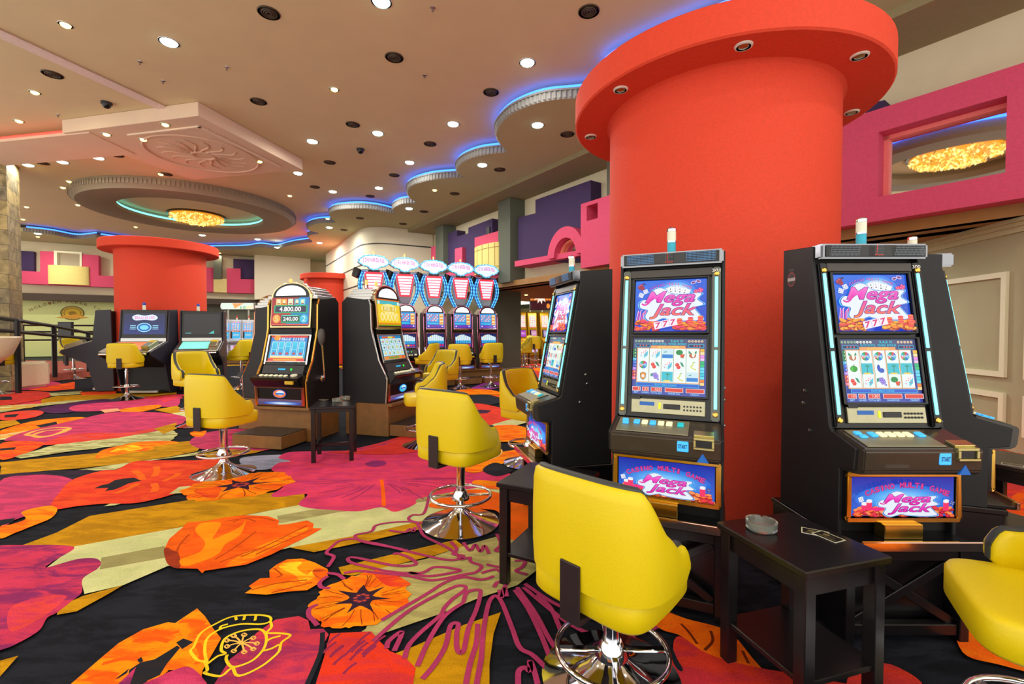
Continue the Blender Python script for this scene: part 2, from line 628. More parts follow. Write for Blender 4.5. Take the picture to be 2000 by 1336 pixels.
    for i, (q, w) in enumerate((((278, 938), (262, 920)), ((300, 932), (305, 912)), ((270, 945), (225, 965)), ((300, 945), (300, 962)), ((320, 940), (350, 925)))):
        stroke([q, ((q[0] + w[0]) / 2 + 4, (q[1] + w[1]) / 2), w], 0.05, (250, 110, 30))
    patch([(184, 955), (200, 948), (212, 946), (224, 939), (240, 936), (262, 934), (276, 940), (252, 945), (235, 953), (222, 958), (205, 960), (212, 954)], BLK, (44, 40, 44))
    patch([(42, 1002), (70, 993), (100, 989), (112, 996), (100, 1013), (60, 1030), (30, 1042), (0, 1053), (0, 1030), (20, 1026), (50, 1015)], AMB, ORA, True)
    patch([(0, 1017), (30, 1013), (24, 1022), (0, 1028)], BLK)
    # main ochre band
    patch([(45, 1066), (110, 1042), (175, 1009), (400, 973), (500, 966), (594, 958), (596, 986), (500, 1003), (360, 1030), (145, 1069)], OCH, OC2)
    patch([(203, 990), (215, 985), (236, 985), (225, 988)], CRM)
    patch([(330, 966), (350, 952), (372, 950), (380, 960), (360, 964)], CRM, CR2)
    # cream field with an olive band
    patch([(92, 1110), (145, 1069), (360, 1030), (583, 988), (760, 985), (1060, 925), (1060, 962), (905, 990), (830, 1018), (720, 1043), (566, 1071), (420, 1108), (328, 1107), (240, 1145), (165, 1162), (158, 1135)], CRM, (200, 208, 142))
    patch([(198, 1091), (320, 1068), (340, 1088), (195, 1114)], OLV, (150, 146, 92))
    patch([(541, 1009), (660, 988), (800, 970), (880, 962), (872, 975), (800, 985), (660, 1002), (545, 1024)], OLV, (172, 168, 110))
    patch([(566, 1071), (720, 1043), (830, 1017), (880, 1004), (860, 1026), (725, 1057), (613, 1080)], OCH, OC2)
    patch([(111, 1203), (115, 1187), (162, 1166), (240, 1145), (210, 1163), (150, 1196)], OCH, OC2)
    patch([(0, 1293), (36, 1283), (0, 1324)], OCH, OC2)
    # centre: ochre, olive cream, black and ochre
    patch([(661, 1110), (760, 1086), (890, 1056), (905, 1068), (850, 1086), (740, 1113), (690, 1126), (668, 1124)], OCH, OC2)
    patch([(700, 1240), (715, 1230), (740, 1150), (690, 1128), (740, 1112), (830, 1094), (900, 1070), (985, 1045), (1060, 1075), (1062, 1105), (1010, 1145), (930, 1172), (860, 1201), (735, 1244)], (196, 190, 118), (172, 164, 104))
    patch([(768, 1280), (808, 1265), (905, 1223), (978, 1198), (964, 1240), (956, 1300), (956, 1345), (800, 1345), (811, 1307)], OCH, (190, 138, 10))
    # ---- flowers
    # left edge magenta flower
    patch([(-40, 1075), (0, 1067), (50, 1066), (110, 1066), (141, 1069), (143, 1075), (118, 1090), (98, 1102), (92, 1110), (150, 1094), (184, 1092), (197, 1100), (190, 1113), (162, 1132), (160, 1158), (140, 1176), (112, 1198), (92, 1209), (76, 1234), (30, 1261), (0, 1272), (-40, 1280)], (205, 58, 92), PUR, True, 0.015)
    patch([(20, 1190), (70, 1170), (130, 1165), (100, 1195), (70, 1215), (20, 1235)], (226, 72, 70), (205, 58, 92), True)
    # big pink flower, middle
    patch([(650, 890), (690, 878), (740, 866), (800, 850), (832, 862), (850, 885), (760, 900), (680, 905)], RED, MAG, True)
    patch([(545, 893), (565, 884), (620, 882), (700, 880), (760, 872), (830, 876), (900, 888), (955, 912), (1000, 928), (1006, 945), (945, 952), (885, 962), (818, 975), (812, 985), (790, 996), (768, 1001), (745, 992), (700, 1000), (640, 997), (600, 993), (583, 985), (600, 966), (545, 972), (530, 968), (555, 950), (552, 930), (530, 918), (545, 905), (568, 902), (548, 897)], (226, 66, 104), (208, 60, 112), True, 0.02)
    rnd = random.Random(5)
    for k in range(26):
        a = rnd.uniform(-pi, 0.2); c0 = (745, 938)
        r1, r2 = rnd.uniform(30, 70), rnd.uniform(90, 190)
        stroke([(c0[0] + r1 * cos(a), c0[1] - r1 * sin(a) * .26), (c0[0] + (r1 + r2) / 2 * cos(a + .04), c0[1] - (r1 + r2) / 2 * sin(a + .04) * .26), (c0[0] + r2 * cos(a), c0[1] - r2 * sin(a) * .26)], 0.016, (176, 52, 104))
    patch([(714, 906), (730, 901), (750, 902), (754, 908), (735, 913), (718, 911)], (150, 50, 120), (130, 46, 104), True)
    stroke([(745, 938), (748, 960), (750, 990)], 0.03, ORA)
    # poppies
    poppy(G((470, 948)), 0.42, 21, squash=0.85, rot=0.3)
    for pl, c in (([(380, 958), (430, 952), (420, 975), (395, 970)], RED),):
        patch(pl, c, ORA, True)
    # closed tulip shaped flower
    patch([(322, 1072), (331, 1054), (358, 1031), (366, 1022), (400, 1020), (440, 1012), (480, 1008), (525, 1010), (545, 1018), (543, 1027), (565, 1025), (600, 1018), (613, 1025), (611, 1033), (629, 1034), (605, 1048), (570, 1065), (530, 1085), (480, 1105), (432, 1112), (400, 1117), (395, 1122), (386, 1113), (345, 1112), (325, 1096)], ORA, (238, 88, 16))
    patch([(322, 1072), (345, 1078), (352, 1095), (350, 1112), (330, 1106), (322, 1090)], BRN, (140, 50, 30), True)
    patch([(330, 1062), (362, 1030), (380, 1024), (376, 1050), (350, 1075), (335, 1076)], (225, 90, 20), ORA, True)
    patch([(352, 1095), (390, 1080), (400, 1060), (382, 1040), (392, 1024), (430, 1022), (425, 1038), (415, 1055), (440, 1045), (470, 1030), (480, 1018), (470, 1045), (440, 1065), (425, 1085), (390, 1100), (360, 1108)], AMB, (255, 140, 10), True)
    patch([(440, 1108), (480, 1080), (540, 1055), (600, 1032), (590, 1042), (530, 1075), (480, 1100)], AMB, ORA, True)
    for l in (((440, 1020), (500, 1012), (540, 1020)), ((370, 1045), (352, 1065), (345, 1080)), ((470, 1090), (520, 1068), (600, 1028)), ((420, 1095), (460, 1070), (500, 1040)), ((500, 1085), (550, 1062), (610, 1036)), ((455, 1022), (475, 1014), (500, 1020)), ((430, 1100), (470, 1085), (500, 1075))):
        stroke(l, 0.012, (190, 70, 14))
    patch([(478, 1161), (492, 1152), (486, 1147), (508, 1132), (527, 1131), (526, 1116), (540, 1105), (560, 1095), (590, 1093), (615, 1101), (640, 1114), (640, 1128), (624, 1141), (600, 1155), (560, 1158), (520, 1164)], ORA, AMB)
    patch([(545, 1110), (560, 1100), (590, 1100), (580, 1112), (600, 1125), (610, 1115), (615, 1128), (590, 1140), (575, 1125)], AMB, YEL, True)
    patch([(610, 1120), (620, 1112), (640, 1116), (638, 1128), (622, 1132)], BRN, ORA, True)
    for l in (((490, 1155), (540, 1142), (600, 1135)), ((530, 1160), (570, 1150), (610, 1140)), ((535, 1112), (550, 1125), (540, 1130))):
        stroke(l, 0.010, (190, 70, 14))
    # bottom red and purple flower
    patch([(415, 1345), (450, 1290), (470, 1275), (500, 1240), (538, 1213), (583, 1206), (602, 1214), (606, 1232), (632, 1231), (642, 1242), (622, 1280), (600, 1345)], (206, 58, 78), (160, 48, 92), False, 0.01)
    patch([(645, 1240), (725, 1236), (742, 1256), (762, 1275), (790, 1286), (812, 1308), (806, 1345), (615, 1345), (632, 1290)], (232, 60, 34), (214, 56, 60), False, 0.01)
    for k in range(16):
        x = RND.uniform(620, 730); y = RND.uniform(1260, 1320)
        stroke([(x, y), (x + 12, y - 12), (x + 26, y - 22)], 0.012, (150, 46, 84))
    stroke([(630, 1238), (629, 1262), (624, 1285), (600, 1340)], 0.02, BLK)
    # orange petals at the bottom left
    patch([(132, 1345), (200, 1286), (232, 1259), (280, 1232), (328, 1218), (342, 1220), (385, 1191), (400, 1206), (416, 1230), (432, 1250), (412, 1285), (396, 1312), (390, 1345), (375, 1345), (372, 1312), (330, 1312), (310, 1330), (250, 1345)], AMB, ORA)
    patch([(250, 1345), (252, 1312), (275, 1297), (302, 1291), (322, 1279), (346, 1264), (352, 1268), (326, 1300), (312, 1322), (288, 1333), (280, 1345)], BLK, (44, 40, 44))
    patch([(344, 1258), (358, 1250), (378, 1257), (356, 1271)], BLK)
    patch([(225, 1330), (252, 1309), (248, 1318), (232, 1328)], BLK)
    patch([(268, 1292), (276, 1286), (280, 1295), (272, 1298)], BLK)
    for l in (((260, 1255), (300, 1250), (330, 1256)), ((200, 1300), (240, 1290), (270, 1290)), ((300, 1235), (330, 1240), (350, 1236)), ((350, 1218), (375, 1215), (400, 1220)), ((170, 1330), (200, 1320), (230, 1322)), ((385, 1260), (395, 1280), (385, 1300))):
        stroke(l, 0.022, (250, 96, 14))
    patch([(225, 1345), (266, 1306), (252, 1345)], PNK, PUR)
    patch([(278, 1345), (312, 1325), (340, 1312), (370, 1306), (396, 1328), (394, 1345)], PNK, (180, 50, 96), True)
    # yellow outlined flower
    yl = 0.011
    for l in (((378, 1268), (392, 1240), (420, 1222), (455, 1207), (500, 1204), (525, 1207), (528, 1216), (510, 1222), (470, 1222), (430, 1232), (405, 1250), (400, 1275), (405, 1300)),
              ((378, 1268), (372, 1275), (385, 1292), (400, 1297), (405, 1312), (400, 1318), (430, 1324), (447, 1312), (455, 1306)),
              ((405, 1300), (425, 1285), (440, 1280), (432, 1272), (440, 1250), (470, 1236), (505, 1232), (518, 1240), (520, 1256), (512, 1275), (490, 1295), (455, 1306), (442, 1292), (444, 1282)),
              ((518, 1240), (545, 1240), (567, 1244), (550, 1258), (545, 1275), (530, 1290), (510, 1305), (480, 1320), (462, 1322), (455, 1306)),
              ((528, 1216), (530, 1228), (518, 1240)), ((520, 1256), (530, 1250), (548, 1245)), ((512, 1275), (530, 1270), (545, 1262)),
              ((430, 1232), (432, 1226), (445, 1222)), ((460, 1208), (462, 1214)), ((478, 1206), (476, 1214)), ((500, 1205), (498, 1215))):
        stroke(l, yl, YEL)
    for k in range(9):
        a = 2 * pi * k / 9
        e = (472 + 30 * cos(a), 1260 + 17 * sin(a))
        stroke([(472, 1260), ((472 + e[0]) / 2, (1260 + e[1]) / 2 - 2), e], 0.007, (248, 190, 90))
        stroke([(e[0] + 5 * cos(q), e[1] + 3.4 * sin(q)) for q in (0, 1.6, 3.1, 4.7, 6.28)], 0.006, (248, 190, 90))
    # second poppy
    poppy(G((706, 1171)), 0.235, 33, cols=(ORA, AMB), petals=7, dark=0.33)
    patch([(728, 1118), (760, 1120), (795, 1138), (800, 1146), (770, 1150), (745, 1140)], RED, ORA, True)
    # magenta outlined flower
    ml = 0.022
    MG = (176, 58, 106)
    for l in (((838, 970), (828, 1004), (805, 1008), (800, 1018), (838, 1027), (875, 1040)),
              ((640, 1110), (652, 1090), (638, 1083), (645, 1073), (665, 1058), (695, 1055), (715, 1062), (770, 1072), (795, 1078)),
              ((697, 1055), (695, 1047), (725, 1040), (735, 1028), (770, 1022), (810, 1022), (820, 1035), (830, 1050), (870, 1070), (895, 1088), (890, 1096), (860, 1094), (800, 1080), (740, 1065), (700, 1058)),
              ((760, 1038), (790, 1042), (800, 1035), (808, 1040), (810, 1032)),
              ((770, 1086), (775, 1083), (800, 1092), (812, 1105), (770, 1107), (690, 1091), (683, 1100), (720, 1110), (760, 1119), (820, 1122), (850, 1110), (895, 1115), (890, 1120), (835, 1128), (800, 1120)),
              ((672, 1122), (700, 1118), (740, 1122), (800, 1128), (845, 1136), (905, 1125), (930, 1120), (940, 1108), (920, 1100), (918, 1090)),
              ((640, 1128), (625, 1140), (628, 1150), (645, 1152)), ((640, 1122), (660, 1125), (672, 1134)),
              ((620, 1184), (605, 1192), (603, 1205), (612, 1215), (620, 1225)),
              ((728, 1256), (800, 1195), (880, 1152), (905, 1147), (908, 1155), (885, 1172), (868, 1190), (860, 1205), (820, 1240), (798, 1265), (790, 1290)),
              ((745, 1215), (770, 1200), (830, 1165), (870, 1140), (905, 1130), (940, 1135), (965, 1128)),
              ((905, 1180), (912, 1160), (935, 1155), (938, 1165), (930, 1195), (915, 1230), (905, 1275), (893, 1272), (892, 1240), (895, 1222), (880, 1225), (870, 1265), (850, 1300), (825, 1330)),
              ((905, 1180), (870, 1205), (840, 1250), (815, 1305)),
              ((755, 1270), (760, 1255), (785, 1238), (770, 1275)),
              ((933, 1222), (930, 1260), (918, 1300), (910, 1340)),
              ((940, 1290), (945, 1230), (955, 1180), (968, 1167), (980, 1180), (1000, 1230), (1015, 1268), (1040, 1283), (1068, 1310)),
              ((940, 1290), (930, 1345)),
              ((1005, 1155), (1030, 1190), (1055, 1240), (1075, 1290)), ((1010, 1150), (1045, 1200), (1072, 1250), (1100, 1290)),
              ((1022, 1150), (1070, 1190), (1110, 1220), (1150, 1240), (1190, 1242)), ((1025, 1143), (1080, 1180), (1140, 1205), (1180, 1215)),
              ((1048, 1165), (1075, 1190), (1095, 1235)), ((1190, 1240), (1240, 1240), (1290, 1225), (1296, 1215)), ((1225, 1232), (1245, 1262), (1240, 1275)),
              ((1012, 1342), (1013, 1315), (1025, 1308), (1035, 1314), (1035, 1295), (1042, 1310), (1050, 1340)),
              ((965, 1150), (972, 1140), (990, 1140), (985, 1150)), ((950, 1105), (975, 1110), (995, 1108)), ((985, 1130), (970, 1115), (940, 1122)),
              ((880, 1060), (892, 1075), (885, 1085), (905, 1088), (900, 1095), (915, 1092)),
              ((905, 1062), (918, 1078), (928, 1066), (938, 1080), (946, 1068), (955, 1084)), ((970, 1045), (978, 1065), (968, 1078), (985, 1080), (980, 1090), (995, 1092)),
              ((975, 1155), (980, 1170), (985, 1150), (990, 1168)), ((1005, 1098), (1025, 1098), (1020, 1110), (1008, 1118), (1030, 1125))):
        stroke(l, ml, MG)
    # patch right of the middle stool
    patch([(640, 885), (730, 878), (800, 848), (830, 836), (845, 870), (780, 888)], (222, 62, 60), RED, True)
    patch([(770, 794), (785, 790), (835, 785), (835, 793), (790, 799)], CRM, CR2)
    patch([(770, 785), (800, 777), (840, 778), (830, 786), (790, 790)], RED, ORA, True)
    patch([(890, 766), (920, 758), (960, 744), (984, 745), (978, 757), (930, 764)], VIO, (170, 66, 150), True)
    patch([(880, 767), (905, 761), (930, 760), (968, 764), (978, 771), (935, 771), (890, 773)], ORA, AMB, True)
    patch([(884, 787), (895, 777), (925, 772), (955, 772), (987, 782), (962, 791), (925, 792)], BLK, (44, 48, 58), True)
    patch([(878, 777), (905, 775), (916, 780), (900, 786), (880, 784)], ORA, AMB, True)
    patch([(888, 791), (934, 789), (981, 798), (1032, 811), (1030, 818), (988, 823), (955, 832), (925, 829), (900, 805)], (222, 66, 52), RED, True)
    patch([(921, 805), (930, 802), (940, 801), (960, 803), (952, 808), (935, 809), (928, 806)], BLK, DPU)
    patch([(952, 833), (990, 822), (1042, 812), (1042, 823), (1000, 834)], CRM, CR2)
    patch([(945, 838), (1000, 831), (1040, 843), (1042, 868), (1000, 864), (958, 862)], ORA, AMB, True)
    patch([(983, 882), (1010, 866), (1040, 868), (1022, 886)], BLK)
    patch([(900, 915), (930, 893), (980, 884), (1042, 878), (1042, 906), (1000, 902), (962, 915), (930, 925), (905, 921)], AMB, ORA, True)
    patch([(943, 918), (968, 905), (1000, 920), (976, 931), (955, 928)], BLK, (44, 48, 58), True)
    for l in (((824, 895), (850, 902), (880, 895), (915, 905), (930, 892)), ((870, 905), (905, 910), (935, 896), (940, 884)), ((955, 900), (975, 890), (978, 880), (965, 878))):
        stroke(l, 0.03, (250, 200, 110))
    patch([(838, 992), (880, 966), (935, 958), (985, 968), (1000, 976), (1032, 985), (1032, 1062), (1000, 1056), (982, 1042), (975, 1004), (940, 996)], ORA, (240, 110, 16), True)
    patch([(928, 940), (985, 944), (985, 957), (930, 952)], AMB, ORA, True)
    # beyond: under the gold machines
    patch([(980, 720), (1062, 711), (1064, 745), (1000, 738)], (222, 70, 60), RED, True)
    patch([(1038, 722), (1064, 716), (1064, 728)], AMB, ORA)
    patch([(1000, 748), (1064, 738), (1064, 744), (1010, 752)], CRM, CR2)
    # bottom right
    patch([(1240, 1170), (1290, 1192), (1340, 1212), (1420, 1236), (1470, 1290), (1500, 1330), (1440, 1304), (1400, 1288), (1368, 1278), (1330, 1246), (1290, 1232), (1255, 1200)], ORA, (255, 118, 12), True)
    for l in (((1330, 1222), (1345, 1238), (1362, 1262)), ((1388, 1236), (1392, 1256), (1376, 1274)), ((1415, 1250), (1420, 1280)), ((1450, 1275), (1462, 1300))):
        stroke(l, 0.012, (120, 44, 12))
    patch([(1240, 1345), (1262, 1290), (1310, 1300), (1316, 1256), (1332, 1248), (1372, 1276), (1420, 1294), (1490, 1310), (1600, 1330), (1700, 1360), (1400, 1400)], (222, 58, 40), (205, 50, 60), True)
    patch([(1312, 1268), (1322, 1290), (1334, 1312), (1326, 1314), (1314, 1296)], BLK, BLK, True)
    patch([(1660, 1345), (1680, 1308), (1740, 1302), (1800, 1345)], (215, 60, 60), RED, True)
    patch([(1880, 1200), (1950, 1203), (2010, 1235), (2020, 1262), (1960, 1240)], CRM, CR2)
    patch([(1870, 1215), (1960, 1240), (2000, 1252), (2050, 1262), (2050, 1320), (1950, 1302), (1880, 1278)], ORA, (250, 120, 16), True)
    patch([(1925, 900), (2080, 880), (2080, 940), (1960, 1000), (1940, 960)], (205, 60, 60), RED, True)
    patch([(1940, 1000), (2060, 940), (2100, 1060), (1960, 1130)], ORA, RED, True)
    return CA

floor_me = carpet().mesh('floor', lambda x, y, k: (x, y, k * 0.000014 - 0.006))
floor = struct(link('floor', floor_me, carpet_mat()))
# ================================================================ room shell
cream_wall = mat('cream wall paint', (226, 216, 184), 0.85, noise=0.03, nscale=4)
grey_wall = mat('grey green wall paint', (112, 118, 104), 0.85, noise=0.05, nscale=6)
pink_wall = mat('pink textured plaster', (214, 74, 112), 0.8, noise=0.08, nscale=40, bump=0.5)
purple_wall = mat('dark purple plaster', (62, 44, 88), 0.85, noise=0.08, nscale=40, bump=0.3)
brown_trim = mat('brown varnished fascia', (156, 112, 52), 0.5, noise=0.12, nscale=6)
beige_wall = mat('beige wall paint', (176, 172, 138), 0.85, noise=0.03, nscale=5)
white_trim = mat('white moulding', (236, 236, 205), 0.6, noise=0.02)
red_plaster = mat('red plaster', (220, 64, 34), 0.75, noise=0.07, nscale=60, bump=0.25)
ceil_m = mat('warm ceiling paint', (222, 202, 160), 0.9, noise=0.03, nscale=2)
low_ceil_m = mat('olive ceiling paint', (186, 186, 142), 0.9, noise=0.03, nscale=2)
slab_m = mat('dropped ceiling paint', (232, 206, 180), 0.9, noise=0.03, nscale=2)
chrome = mat('polished chrome', (225, 228, 235), 0.07, 1.0, noise=0.0)
steel = mat('brushed steel', (190, 190, 188), 0.28, 1.0, noise=0.05, nscale=50)
black_gloss = mat('black laminate', (16, 16, 20), 0.25, noise=0.1, nscale=60)
black_matte = mat('black matte panel', (20, 20, 24), 0.55, noise=0.15, nscale=80)
dark_grey = mat('dark grey plastic', (52, 52, 58), 0.5)
white_glow = emit('cool lamp glow', (225, 255, 240), 13.0)
warm_glow = emit('warm lamp glow', (255, 225, 120), 7.0)
blue_led = emit('blue led', (42, 94, 255), 8.0)
cyan_led = emit('cyan led', (110, 235, 235), 3.2)
red_led = emit('red led', (255, 60, 45), 2.2)
mirror_m = mat('mirror glass', (235, 238, 235), 0.02, 1.0, noise=0.0)

Z_MAIN, Z_LOW, Z_LEDGE = 5.16, 4.88, 5.03
W0 = Vector((2.035, 9.78, 0)); WA = Vector((-0.587, 0.81, 0)).normalized(); WN = Vector((-0.81, -0.587, 0)).normalized()
L0 = Vector((-19.3, 18.0, 0)); LB = Vector((0.865, 0.502, 0)).normalized(); LN = Vector((0.502, -0.865, 0)).normalized()

def frame(o, a, n):
    return Matrix(((a.x, n.x, 0, o.x), (a.y, n.y, 0, o.y), (0, 0, 1, 0), (0, 0, 0, 1)))
WM = frame(W0, WA, WN)
LM = frame(L0, LB, LN)

def on_wall(px, py, d, o, a, n):
    r = ray(px, py); c = Vector((0, 0, EYE))
    k = (d - (c - o).dot(n)) / r.dot(n)
    p = c + r * k
    return ((p - o).dot(a), p.z)
def ww(px, py, d):
    return on_wall(px, py, d, W0, WA, WN)
def lw(px, py, d):
    return on_wall(px, py, d, L0, LB, LN)

TRIM = [0]
def relief(poly, d0, d1, m, which='w', name=None, bevel=0.0):
    """a block standing d0..d1 proud of a wall; outline measured on its front face"""
    f = ww if which == 'w' else lw
    P = [f(x, y, d1) for x, y in poly]
    mb = MB().prism_y(P, d0, d1, WM if which == 'w' else LM)
    TRIM[0] += 1
    return struct(mb.build(name or 'trim_%d' % TRIM[0], m, bevel=bevel))

# ---- ceilings
SEGS = [
    [(1640, -95), (1560, -60), (1480, -18), (1445, 0), (1330, 45), (1240, 85), (1190, 113), (1182, 132), (1212, 150)],
    [(1212, 151), (1170, 165), (1130, 172), (1060, 180), (1000, 205), (971, 238), (975, 262), (988, 278)],
    [(990, 283), (940, 289), (905, 303), (893, 318), (897, 328), (905, 332)],
    [(905, 334), (850, 338), (812, 348), (797, 360), (800, 375), (813, 384)],
    [(813, 386), (785, 388), (768, 398), (770, 406)],
    [(770, 408), (735, 400), (700, 397), (660, 400), (645, 408), (648, 418), (655, 424)],
    [(655, 426), (625, 427), (605, 433), (602, 441), (622, 447)],
    [(622, 449), (608, 451), (602, 456), (610, 463)],
    [(610, 466), (575, 471), (540, 479), (510, 476), (480, 480), (430, 481), (370, 482), (310, 476), (250, 466), (193, 458)],
    [(188, 456), (150, 459), (100, 450), (45, 444)],
]
SEGW = []
for s in SEGS:
    P = [at_z(x, y, Z_LEDGE) for x, y in s]
    SEGW.append(catmull([(p.x, p.y) for p in P], 8, False))
bound = []
for s in SEGW:
    for p in s:
        if not bound or (Vector(p) - Vector(bound[-1])).length > 0.02:
            bound.append(p)
bound = [(9.0, 0.2), (5.6, 2.1)] + bound + [(-20.0, 15.0), (-27, 16)]
outer = [(-27, 31), (14, 31), (14, -1.5), (9, -1.5)]

main_c = MB().prism_z([(-8.5, -1.5), (14, -1.5), (14, 31), (-30, 31), (-30, 22), (-17, 9)], Z_MAIN, Z_MAIN + 0.1).build('ceiling', ceil_m)
struct(main_c)
# split the scalloped slab into many quads towards the outer side: one n-gon is fine, it is simple
low_c = MB().prism_z([(p[0], p[1]) for p in bound] + outer, Z_LOW, Z_LEDGE - 0.01).build('ceiling', low_ceil_m)
struct(low_c)

def resample(P, step):
    out = [Vector(P[0])]
    acc = 0.0
    for a, b in zip(P[:-1], P[1:]):
        a = Vector(a); b = Vector(b); L = (b - a).length
        if L < 1e-9:
            continue
        pos = step - acc
        while pos <= L:
            out.append(a + (b - a) * (pos / L)); pos += step
        acc = (acc + L) % step
    return out

# fluted cornice along the scalloped edge
mb = MB()
for s in SEGW:
    R = resample(s, 0.02)
    lo = []; hi = []; hb = []
    for i in range(len(R)):
        t = (R[min(i + 1, len(R) - 1)] - R[max(i - 1, 0)]).normalized()
        nn = Vector((t.y, -t.x))
        nn = Vector((-t.y, t.x)) if (nn.x * -1 + nn.y * -0.3) < 0 and False else nn
        off = 0.012 + (0.022 if (i // 2) % 2 else 0.0)
        q = R[i] + Vector((-nn.x, -nn.y)) * off
        q2 = R[i] + Vector((-nn.x, -nn.y)) * 0.045
        lo.append((q.x, q.y, Z_LOW + 0.02)); hi.append((q.x, q.y, Z_LEDGE - 0.03)); hb.append((q2.x, q2.y, Z_LEDGE - 0.03))
    a = mb.pts([(r.x, r.y, Z_LOW + 0.0) for r in R]); b = mb.pts(lo); c = mb.pts(hi); d = mb.pts(hb); e = mb.pts([(h[0], h[1], Z_LEDGE) for h in hb]); f = mb.pts([(r.x, r.y, Z_LEDGE) for r in R])
    for A, B in ((a, b), (b, c), (c, d), (d, e), (e, f)):
        for i in range(len(R) - 1):
            mb.face([A[i], A[i + 1], B[i + 1], B[i]])
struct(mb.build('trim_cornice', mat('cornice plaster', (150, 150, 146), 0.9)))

LEDW = ['nearest the big red column, running out at the top', 'on the largest scallop left of the near red column', 'on the second scallop from the near red column',
        'on the third scallop from the near red column', 'on the small fourth scallop above the far wall', 'on the long shallow fifth scallop', 'on the sixth, tiny scallop over the curved white wall',
        'on the last tiny scallop before the far edge', 'on the wavy far edge behind the left red column', 'at the far left beside the stone pillar']
for s, w in zip(SEGW, LEDW):
    R = resample(s, 0.12)
    o = MB().tube([(r.x, r.y, Z_LEDGE + 0.03) for r in R], 0.026, 6).build('led_strip', blue_led)
    tag(o, 'blue cove light strip ' + w, 'light strip', 'blue cove lights along the scalloped ceiling edge')

# soffit band along the right wall
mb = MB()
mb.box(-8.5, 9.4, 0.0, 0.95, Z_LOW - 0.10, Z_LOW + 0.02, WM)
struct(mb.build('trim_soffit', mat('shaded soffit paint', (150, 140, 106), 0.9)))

# ---- dropped slab with medallion
K = at_z(387, 226, 4.92); U = Vector((0.22, 0.976, 0)).normalized(); V = Vector((-0.976, 0.22, 0)).normalized()
SM = frame(K, U, V)
mb = MB()
A = at_z(592, 332, 4.92); B = at_z(170, 253, 4.92)
ul = (A - K).dot(U); vl = (B - K).dot(V)
mb.box(0, ul, 0, vl + 0.6, 4.92, Z_MAIN - 0.004, SM)
slab = mb.build('trim_slab', slab_m, bevel=0.006)
struct(slab)
mb = MB()
mb.box(0.3, ul - 0.3, 0.3, 0.35, 4.895, 4.925, SM); mb.box(0.3, 0.35, 0.3, vl - 0.5, 4.895, 4.925, SM)
struct(mb.build('trim_slab_moulding', mat('slab moulding', (240, 220, 196), 0.8)))
# recess to the left of the slab with a red strip
B2 = at_z(0, 270, 4.97); B1 = at_z(165, 253, 4.97)
rd = (B2 - B1).normalized()
red_strip = MB().tube([tuple(B1), tuple(B1 + rd * 3.2)], 0.022, 6).build('led_strip', red_led)
tag(red_strip, 'red glowing light strip along the dropped ceiling edge, top left', 'light strip')
mb = MB()
nrm = Vector((rd.y, -rd.x, 0))
q0 = B1 + rd * -0.1; q1 = B1 + rd * 3.3
mb.prism_z([(q0.x, q0.y), (q1.x, q1.y), (q1.x - 0.25 * rd.y * 0, q1.y + 1.0), (q0.x, q0.y + 1.0)], 4.9, 4.955)
struct(mb.build('trim_red_ledge', slab_m))
# ridge running to the slab from the upper left
r0 = at_z(0, 62, Z_MAIN); r1 = at_z(330, 214, Z_MAIN)
d = (r1 - r0).normalized(); pn = Vector((-d.y, d.x, 0))
mb = MB()
e0 = r0 - d * 3
mb.prism_z([tuple((e0 - pn * .10)[:2]), tuple((r1 - pn * .10)[:2]), tuple((r1 + pn * .10)[:2]), tuple((e0 + pn * .10)[:2])], Z_MAIN - 0.05, Z_MAIN)
struct(mb.build('trim_ridge', mat('ceiling ridge', (236, 214, 206), 0.9), bevel=0.03))
# medallion
mc = at_z(398, 303, 4.92)
mb = MB()
mb.tube([(mc.x + 0.98 * cos(2 * pi * i / 64), mc.y + 0.98 * sin(2 * pi * i / 64), 4.915) for i in range(64)], 0.022, 6, closed=True)
for k in range(16):
    a = 2 * pi * k / 16
    P = []
    for j in range(9):
        t = j / 8
        r = 0.22 + 0.55 * t
        b = a + 0.35 * sin(t * 2.6)
        P.append((mc.x + r * cos(b), mc.y + r * sin(b), 4.915))
    mb.tube(P, 0.024, 5, r1=0.010)
mb.tube([(mc.x + 0.2 * cos(2 * pi * i / 24), mc.y + 0.2 * sin(2 * pi * i / 24), 4.915) for i in range(24)], 0.03, 6, closed=True)
tag(mb.build('ceiling_medallion', mat('plaster medallion', (226, 190, 164), 0.9)), 'round plaster ceiling medallion with swirling leaf relief on the dropped slab', 'ceiling medallion')

# ---- round coffer with crystal light
cc = Vector((-10.6, 15.0, 0))
pl, pr, pt, pb = at_z(163, 385, Z_LOW), at_z(565, 442, Z_LOW), at_z(290, 371, Z_LOW), at_z(430, 461, Z_LOW)
cc = (pl + pr + pt + pb) / 4; RO = sum((p - cc).to_2d().length for p in (pl, pr, pt, pb)) / 4
mb = MB()
n = 96
def ring(r, z):
    return [(cc.x + r * cos(2 * pi * i / n), cc.y + r * sin(2 * pi * i / n), z) for i in range(n)]
RI = RO * 0.67
fl = [(cc.x + (RO - (0.03 if i % 2 else 0)) * cos(2 * pi * i / 240), cc.y + (RO - (0.03 if i % 2 else 0)) * sin(2 * pi * i / 240), 0) for i in range(240)]
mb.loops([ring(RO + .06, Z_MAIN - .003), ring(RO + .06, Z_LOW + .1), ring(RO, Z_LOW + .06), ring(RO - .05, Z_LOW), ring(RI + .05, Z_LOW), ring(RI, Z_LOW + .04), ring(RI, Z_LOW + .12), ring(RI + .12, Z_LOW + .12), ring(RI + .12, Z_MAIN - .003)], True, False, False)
struct(mb.build('trim_ring', mat('shaded ring paint', (150, 138, 116), 0.9), smooth=True))  # grey carries the shade that the uplight leaves on the ring
mb = MB()
